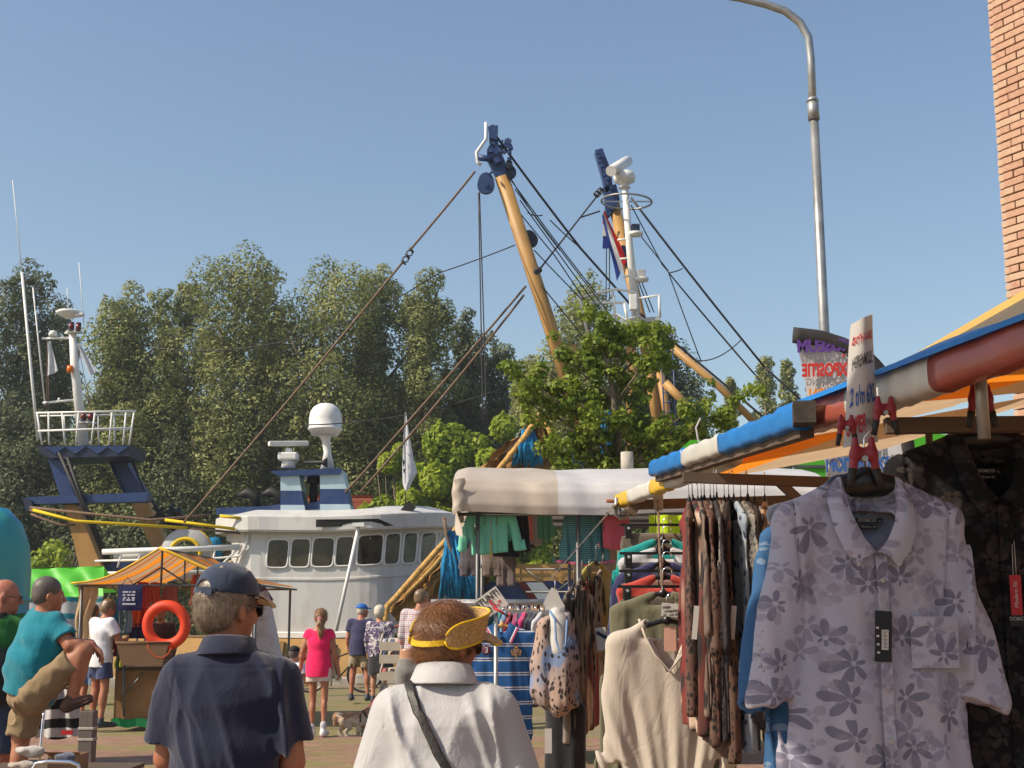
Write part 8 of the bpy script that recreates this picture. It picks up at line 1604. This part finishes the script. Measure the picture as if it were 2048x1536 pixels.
def chrome_rack():
    Y = 10.3; b = at(980, 1230, Y); b.z = 0; t = thing('clothes_rack', 'chrome clothes rack packed with hangers in the middle of the picture', 'clothes rack', b); L = lambda x, y, dy=0: at(x, y, Y+dy)-b
    for y, dy in ((1206, 0), (1204, .55), (1202, 1.1)): g = MB(); g.tube([L(862, y, dy), L(1098, y, dy)], .014, 8); g.build('rail', m_galv, t)
    g = MB(); g.bar(L(862, 1222, -.02), L(1098, 1226, -.02), .03, .04); g.build('front_beam', m_galv, t)
    for x in (866, 1094):
        for dy in (0, 1.1): g = MB(); p = L(x, 1206, dy); g.tube([p, (p.x, p.y, 0)], .015, 8); g.build('upright', m_galv, t)
    for x in (866, 1094): g = MB(); g.tube([L(x, 1206, 0), L(x, 1206, 1.1)], .014, 8); g.build('side_bar', m_galv, t)
    # rows of chrome hanger hooks and the clothes themselves
    cols = [(.50, .02, .12), (.02, .25, .25), (.06, .06, .09), (.40, .03, .05), (.45, .42, .40), (.03, .04, .10), (.55, .25, .05), (.02, .02, .03), (.12, .25, .40), (.5, .5, .52), (.25, .03, .10), (.05, .20, .12)]
    cm = [clothmat('rack_cloth_%d' % i, c) for i, c in enumerate(cols)]; G = 'clothes packed on the chrome rack'; pt = None; cof = lambda i, r: ((i*5+r*3) if i < 12 else (i*7+r*3+1)) % 12
    labs = ['pink', 'teal', 'charcoal', 'crimson', 'pale grey', 'navy', 'orange', 'black', 'light blue', 'white', 'plum', 'green']
    for r_, (dy, n) in enumerate(((.0, 21), (.55, 18), (1.1, 16))):
        for i in range(n):
            px = 872+(1090-872)*(i+.5)/n+rs.uniform(-2, 2); loc = at(px, 1206, Y+dy)+Vector((0, 0, -.075+rs.uniform(-.01, .012))); ci = cof(i, r_)
            lab = '%s garment between the %s and %s ones, %s row of the chrome rack' % (labs[ci], labs[cof(i-1, r_)], labs[cof(i+1, r_)], ('front', 'middle', 'back')[r_])
            if pt is None:
                pt = thing('hanging_shirt', lab, 'garment', loc, radians(80), G); blob('cloth', gprims(.38, .68, 'long', .0, .020, sl=.4), cm[ci], pt, .014, fold=drape(.006, 22, 6), cuts=[((0, 0, -.68), (0, 0, -1))]); hanger(pt, .38, m_woodh, hook=.075)
            else: dup(pt, loc, radians(80+rs.uniform(-12, 12)), lab, (1, 1, rs.uniform(.85, 1.1)), {'cloth': [cm[ci]]})
    hk = None; H = 'spare chrome hooks on the rack'
    for r_ in range(3):
        for i in range(26):
            px = 868+(1092-868)*(i+.5)/26+rs.uniform(-2, 2); loc = at(px, 1222-7*r_, Y-.03+.2*r_)
            if hk is None: hk = thing('hanger_hook', 'small chrome hook hanging on the beam of the clothes rack', 'hook', loc, 0, H); g = MB(); g.tube([(0, -.01, -.035), (0, 0, 0), (.012, 0, .018), (.024, 0, .004)], .003, 5); g.lathe((0, -.01, -.035), [(.001, -.012), (.009, 0), (.001, .012)], 8); g.build('wire', m_chrome, hk)
            else: dup(hk, loc, rs.uniform(0, 3))
chrome_rack()
# ---------------- clothes under the white stall ----------------------
WG = 'childrens clothes under the white canopy'
m_mint = animal('mint_dotted', (.16, .52, .36), (.03, .12, .09), 45, (.05, .09)); 
t = garment('mint green zip cardigan with small dark dots under the canopy end', at(982, 985, 13.75), 0, .36, .62, m_mint, 'long', .0, .012, 21, .008, WG, sl=.60, sx=.13, sw=.05, d=.035)
g = MB(); g.box((0, -.052, -.33), (.006, .004, .56)); g.build('zip', m_grey, t); g = MB(); g.bar((.0, -.062, -.47), (.0, -.062, -.66), .012, .012); g.build('zip_tassel', m_yelT, t); g = MB(); [g.tube([(sg*.05, -.06, -.10), (sg*.06, -.065, -.34)], .004, 5) for sg in (-1, 1)]; g.build('drawstring', m_rope, t)
for i, (px, c, w, L, lab, rz) in enumerate(((1014, (.015, .015, .018), .34, .66, 'black cardigan tucked behind the mint one', 20), (1036, (.13, .42, .30), .30, .50, 'dull green cardigan edge on, right of the mint one', 60), (1046, (.02, .018, .02), .30, .62, 'black long sleeved top left of the coral one', 65), (1055, (.62, .12, .07), .30, .50, 'coral jumper with long sleeve hanging edge on', 70), (1066, (.30, .24, .22), .30, .55, 'taupe jumper right of the coral one', 60), (1078, (.07, .25, .15), .32, .50, 'dark green jumper, last before the striped dress', 50))):
    garment(lab, at(px, 985, 13.85+.1*i), radians(rz), w, L, clothmat('kids_%d' % i, c), 'long', .0, .014, 31+i, .009, WG, sl=L*.9, sx=.05)
for px, c, lab in ((940, (.09, .08, .09), 'dark grey leggings with pattern hanging left of the mint cardigan'), (985, (.17, .13, .12), 'brown grey leggings hanging below the mint cardigan'), (1012, (.14, .11, .11), 'second pair of brown leggings right of the first')):
    clips(at(px, 1085, 14.1), .20, lab, clothmat('leggings', c), .35 if px < 1000 else .45)
m_dr = stripes('teal_fine_stripe', [(.03, .17, .18), (.16, .26, .25)], .022, 'Z', [0, .6], bump=.3); t = garment('teal finely striped wide skirt with a pink hem under the canopy', at(1168, 1010, 13.8), radians(4), .40, .60, m_dr, 'none', .09, .012, 41, .012, WG, d=.06)
g = MB(); g.grid(lambda u, v: (-.30+.60*u, -.085-.012*sin(u*24), -.595-.025*v+.035*(2*abs(u-.5))), 30, 2); g.build('hem', P('pink_hem', (.45, .08, .16), .8), t)
garment('rose red towel like top right of the striped skirt', at(1232, 1005, 13.75), radians(30), .32, .48, clothmat('rose_cloth', (.50, .08, .11)), 'none', .02, .014, 43, .01, WG)
t = thing('curtain_sheet', 'plain beige sheet hanging behind the perforated arm under the canopy', 'sheet', at(1190, 1250, 14.6)); g = MB(); A, B, C_, D_ = [at(x, y, 14.6)-Vector(t.location) for x, y in ((1145, 1400), (1232, 1400), (1232, 1040), (1150, 1040))]; g.grid(lambda u, v: A.lerp(B, u).lerp(D_.lerp(C_, u), v)+Vector((0, .03*sin(u*16), 0)), 20, 4); g.build('cloth', clothmat('beige_sheet', (.38, .29, .22)), t)
# ---- smaller things ---------------------------------------------------
def shoe_stand():
    Y = 21; b = at(796, 1230, Y); b.z = 0; t = thing('display_stand', 'stand of four slanting cream trays for shoes in front of the quay', 'display stand', b); L = lambda x, y, dy=0: at(x, y, Y+dy)-b
    mc = P('cream_board', (.52, .44, .34), .7, .1, 4, .2)
    for k, (py, h) in enumerate(((1292, 12), (1318, 10), (1352, 12), (1388, 10))):
        p = L(798, py); w = .60; g = MB(); g.box(p, (w, .03, .13)); g.prism([p+Vector(v) for v in ((-w/2, .02, -.06), (-w/2, .42, .10), (-w/2, .42, .20), (-w/2, .02, .07))], (.02, 0, 0)); g.prism([p+Vector(v) for v in ((w/2-.02, .02, -.06), (w/2-.02, .42, .10), (w/2-.02, .42, .20), (w/2-.02, .02, .07))], (.02, 0, 0)); g.prism([p+Vector(v) for v in ((-w/2, .02, -.06), (w/2, .02, -.06), (w/2, .42, .10), (-w/2, .42, .10))], (0, 0, .015)); g.build('tray', mc, t)
        cols = [(.5, .5, .52), (.05, .07, .2), (.55, .1, .1), (.45, .35, .3)]
        for i in range(5):
            q = p+b+Vector((-.24+.12*i, .16, .05)); s = thing('shoe', 'canvas shoe number %s in a slanting cream tray, %s tray from the top' % (('one from the left', 'two from the left', 'three, in the middle', 'four from the left', 'five, at the right end')[i], ('first', 'second', 'third', 'fourth')[k]), 'shoe', q, 0, 'canvas shoes in the trays'); c = cols[(i+k) % 4]
            s['label'] = '%s canvas shoe, %s in the %s cream tray' % (['white', 'navy', 'red', 'beige'][(i+k) % 4], ('leftmost', 'second', 'middle', 'fourth', 'rightmost')[i], ('top', 'second', 'third', 'lowest')[k])
            blob('upper', [ecap((0, -.08, .0), (0, .08, .03), (.036, .03), (.034, .045), k=.01)], clothmat('canvas_%d' % ((i+k) % 4), c), s, .012, cuts=[((0, 0, -.005), (0, .2, -1))], holes=[ell((0, .06, .07), (.022, .05, .04), k=.01)])
    g = MB(); [g.bar((x, .38, 0), (x, .38, 1.25), .03, .03) for x in (-.28, .28)]; g.build('back_post', m_wood, t)
shoe_stand()
def leg_form():
    Y = 16.5; b = at(820, 1230, Y); b.z = 0; t = thing('mannequin_legs', 'shiny tan mannequin waist wearing loose grey trousers beside the shoe trays', 'mannequin', b)
    blob('waist', [ecap((0, 0, .95), (0, 0, 1.10), (.13, .10), (.115, .09), k=.03)], P('tan_plastic', (.42, .22, .13), .18, .05), t, .012, cuts=[((0, 0, 1.10), (0, 0, 1))])
    blob('trousers', [ecap((0, 0, .85), (0, 0, .99), (.15, .12), (.13, .105), k=.03), cap((-.07, 0, .85), (-.08, 0, .25), .10, .085, k=.03), cap((.07, 0, .85), (.08, 0, .25), .10, .085, k=.03)], clothmat('grey_linen', (.20, .19, .18)), t, .012, fold=drape(.012, 22, 3), cuts=[((0, 0, .99), (0, 0, 1))])
    g = MB(); g.tube([(0, 0, 0), (0, 0, .3)], .02, 8); g.lathe((0, 0, 0), [(.001, .02), (.16, .015), (.17, 0)], 20); g.build('stand', m_galv, t)
leg_form()
def bicycle():
    Y = 27; b = at(674, 1230, Y); b.z = 0; t = thing('bicycle', 'dark city bicycle parked on the quay behind the girl in pink', 'bicycle', b); R = .35; xl, xr = -.50, .56
    for x in (xl, xr):
        g = MB(); g.torus((x, 0, R), R-.02, .02, (0, 1, 0), 36, 8); w = g.build('wheel', m_black, t); g = MB(); g.torus((x, 0, R), R-.045, .010, (0, 1, 0), 36, 5); [g.tube([(x, .02*(-1)**k, R), (x+(R-.045)*cos(k*pi/9), 0, R+(R-.045)*sin(k*pi/9))], .0025, 4) for k in range(18)]; g.tube([(x, -.05, R), (x, .05, R)], .025, 8); g.build('rim', m_galv, w)
    g = MB(); bb = (.05, 0, .28); st = (-.10, 0, .80); hd = (.40, 0, .82)
    for a, c in ((bb, st), (bb, (.42, 0, .70)), ((-.05, 0, .66), hd), (st, (xl, 0, R)), (bb, (xl, 0, R)), (hd, (xr, 0, R)), (hd, (.37, 0, .95))): g.tube([a, c], .016, 8)
    g.build('frame', m_black, t); g = MB(); g.tube([(.37, -.28, 1.0), (.45, -.1, 1.03), (.37, 0, .98), (.45, .1, 1.03), (.37, .28, 1.0)], .012, 7); g.build('handlebar', m_galv, t)
    blob('saddle', [ecap((-.22, 0, .90), (.02, 0, .90), (.085, .03), (.025, .02), (0, 1, 0), k=.01)], m_black, t, .01); g = MB(); g.tube([st, (-.12, 0, .90)], .013, 7); g.build('seat_post', m_galv, t)
    g = MB(); g.box((xl+.05, 0, .74), (.36, .14, .02)); g.tube([(xl, .06, .74), (xl, .05, R)], .008, 5); g.build('carrier', m_galv, t); g = MB(); g.tube([(.05, -.07, .28), (.05, .07, .28)], .06, 12); g.bar((.05, -.08, .28), (.15, -.08, .16), .02, .012); g.bar((.05, .08, .28), (-.05, .08, .40), .02, .012); g.build('crank', m_galv, t)
bicycle()
def sails():
    Y = 20.2; b = at(540, 1230, Y); b.z = 0; t = thing('promo_sail', 'white and blue triangular promotional sail beside the man in the navy cap', 'sail', b); L = lambda x, y, dy=0: at(x, y, Y+dy)-b
    m, nt, bb = newmat('printed_sail'); v = obc(nt, (1, 1, 1)); s = nd(nt, 'ShaderNodeSeparateXYZ', {0: v}).outputs[2]; c = mixc(nt, mapr(nt, mth(nt, 'ADD', s, mth(nt, 'MULTIPLY', noise(nt, v, 3), .3)), .78, .98, 1, 0), (.55, .55, .60), (.10, .14, .36)); c = mixc(nt, mapr(nt, noise(nt, v, 4, 5), .52, .6, 0, .5), c, (.25, .25, .38)); lk(nt, c, bb.inputs[0]); bb.inputs['Roughness'].default_value = .6; transl(nt, bb, c, .2)
    A, B, C_, D_ = L(512, 1342), L(572, 1338), L(535, 1180), L(508, 1188); g = MB(); g.grid(lambda u, v: A.lerp(B, u).lerp(D_.lerp(C_, u), v)+Vector((0, .05*sin(u*5+v*3), 0)), 10, 14); g.build('cloth', m, t)
    A, B, C_, D_ = L(545, 1225, .2), L(572, 1338, .2), L(560, 1342, .2), L(500, 1200, .2); g = MB(); g.tube([D_, L(535, 1180, .05)], .012, 6); g.tube([L(508, 1188), (L(508, 1188).x, 0, 0)], .015, 6); g.build('pole', m_galv, t)
    g = MB(); A, B = L(512, 1160, .1), L(536, 1230, .1); g.prism([L(515, 1165, .1), L(530, 1172, .1), L(547, 1200, .1), L(538, 1205, .1), L(518, 1185, .1)], (0, .02, 0)); g.build('pennant', P('red_blue_pennant', (.12, .09, .22), .7, .5, 14), t)
sails()
def corner():
    # low table with things at the lower left
    Y = 8.6; z = .62; b = at(120, 1230, Y); b.z = 0; t = thing('side_table', 'low white table at the lower left corner', 'table', (b.x, Y, 0)); 
    g = MB(); g.box((-.1, .35, z-.11), (.95, .8, .03)); g.build('table_top', m_wood, t); [MB().tube([(x, y, 0), (x, y, z-.12)], .018, 7).build('leg', m_pole, t) for x in (-.5, .3) for y in (0, .7)]
    t = thing('cardboard_box', 'open brown cardboard box on the low table', 'box', (at(112, 1495, Y).x, Y+.25, z-.095)); mc = P('cardboard', (.30, .17, .10), .85, .1, 4, .2); g = MB()
    w, d, h = .20, .18, .11
    g.box((0, -d/2, h/2), (w, .004, h)); g.box((0, d/2, h/2), (w, .004, h)); g.box((-w/2, 0, h/2), (.004, d-.008, h)); g.box((w/2, 0, h/2), (.004, d-.008, h)); g.box((0, 0, .003), (w-.01, d-.01, .004)); g.build('side', mc, t)
    g = MB(); g.prism([(-w/2, -d/2, h), (w/2, -d/2, h), (w/2+.02, -d/2-.07, h+.02), (-w/2-.02, -d/2-.07, h+.02)], (0, 0, .004)); g.build('flap', mc, t)
    b = at(115, 1390, 10.7); t = thing('striped_towel', 'black and white striped towel hanging over a rail behind the raised foot', 'towel', b); g = MB(); A, B, C_, D_ = [at(x, y, 10.7)-b for x, y in ((70, 1478), (160, 1475), (155, 1375), (96, 1372))]
    g.grid(lambda u, v: A.lerp(B, u).lerp(D_.lerp(C_, u), v)+Vector((0, .035*sin(u*13+v*2), .012*sin(u*9))), 24, 16); g.build('cloth', stripes('black_white_stripe', [(.50, .48, .48), (.015, .014, .018)], .145, 'Z', [0, .5], wob=.06), t)
    g = MB(); g.box(at(134, 1465, 10.6)-b, (.085, .01, .035)); g.build('red_label', P('red_label', (.45, .02, .03), .6), t)
    b = at(92, 1230, 10.5); b.z = 0; t = thing('steel_stand', 'thin steel stand pole in front of the striped towel', 'stand', b); g = MB(); g.tube([(0, 0, 0), at(92, 1375, 10.5)-b], .011, 8); g.build('pole', m_chrome, t); g = MB(); [g.tube([(0, 0, .05), (.22*cos(a), .22*sin(a), 0)], .009, 6) for a in (0, 2.1, 4.2)]; g.build('foot', m_chrome, t)
    for px, py, Y_, c, lab, sz in ((62, 1500, 8.7, (.45, .42, .38), 'crumpled white cloth heap with tassels left of the steel pole', .06), (130, 1512, 8.3, (.10, .11, .16), 'folded dark blue cloth heap on the low table', .045), (45, 1530, 8.5, (.40, .34, .28), 'beige cloth bundle beside the low table', .055)):
        b = at(px, py, Y_); t = thing('cloth_heap', lab, 'cloth', b); blob('cloth', [ell((0, 0, 0), (sz*1.5, sz, sz*.5), k=.02), ell((sz*.5, 0, -sz*.3), (sz, sz*.8, sz*.5), k=.02)], clothmat('heap', c), t, .012, fold=foldfn(.022, (22, 22, 22), 5, .7))
    b = at(110, 1600, 7.6); t = thing('folding_chair', 'steel tube back of a folding chair at the lower left edge', 'chair', (b.x, 7.6, 0)); L = lambda x, y, dy=0: at(x, y, 7.6+dy)-Vector((b.x, 7.6, 0)); g = MB(); g.tube([Vector((L(64, 1534).x, 0, 0)), L(64, 1540), L(72, 1527), L(95, 1523), L(140, 1524), L(156, 1530), L(160, 1545), Vector((L(160, 1534).x, 0, 0))], .011, 8); g.build('frame', m_chrome, t); g = MB(); g.box((0, .22, .44), (.36, .36, .03), None, .01); g.build('seat', m_navy, t); g = MB(); g.grid(lambda u, v: L(68, 1560).lerp(L(156, 1560), u)+Vector((0, .02*sin(pi*u), -.14*v)), 8, 2); g.build('backrest', m_navy, t); [MB().tube([(x, .0, .44), (x, .42, 0)], .011, 7).build('leg', m_chrome, t) for x in (-.18, .18)]
    b = at(1185, 1500, 9); t = thing('fence_panel', 'low dark barrier with many thin bars behind the hanging clothes', 'barrier', (b.x, 9.6, 0)); g = MB(); g.tube([(-.5, 0, .45), (.5, 0, .45)], .015, 7); g.tube([(-.5, 0, .12), (.5, 0, .12)], .015, 7); g.build('rail', m_pole, t)
    for k in range(12): g = MB(); g.tube([(-.48+.087*k, 0, .02), (-.48+.087*k, 0, .45)], .007, 5); g.build('bar', m_pole, t)
    b = at(1175, 1530, 8.0); t = thing('plastic_crate', 'pale crate standing on the paving below the clothes', 'crate', (b.x, 7.6, .0)); g = MB(); [g.box((0, y, .1+.055*k), (.5, .012, .03)) for y in (-.18, .18) for k in range(3)]; [g.box((x, 0, .1+.055*k), (.012, .36, .03)) for x in (-.25, .25) for k in range(3)]; g.box((0, 0, .02), (.5, .36, .02)); [g.box((x, y, .12), (.03, .03, .24)) for x in (-.25, .25) for y in (-.18, .18)]; g.build('lattice', m_card, t)
    # yellow mooring cabinet on the quay
    b = at(600, 1352, 29.5); t = thing('mooring_cabinet', 'small ochre cabinet on the quay left of the girl in pink', 'cabinet', (b.x, 29.5, 0)); g = MB(); g.box((0, 0, .42), (.40, .3, .84), None, .02); g.build('body', m_ochre, t); g = MB(); g.box((0, -.16, .42), (.30, .02, .66), None, .005); g.build('door', m_ochre, t)
    b = at(785, 1358, 29.6); t = thing('stone_block', 'long pale stone block lying along the quay edge', 'block', (b.x, 30.0, 0)); g = MB(); g.box((0, 0, .12), (1.7, .3, .24), None, .05); g.build('stone', m_conc, t)
corner()
# ---- thin summer haze over water and far bank ------------------------
hz = MB(); hz.box((0, 1480, 12.9), (3100, 3040, 34)); m = bpy.data.materials.new('haze'); m.use_nodes = True; nt = m.node_tree; nt.nodes.clear()
v = nt.nodes.new('ShaderNodeVolumePrincipled'); v.inputs['Color'].default_value = (.90, .92, .94, 1); v.inputs['Density'].default_value = .0006; v.inputs['Anisotropy'].default_value = .3
lk(nt, v.outputs[0], nd(nt, 'ShaderNodeOutputMaterial').inputs['Volume']); o = hz.build('haze', m); o['kind'] = 'stuff'; o['label'] = 'thin pale summer haze over the harbour'; SC.cycles.volume_bounces = 0
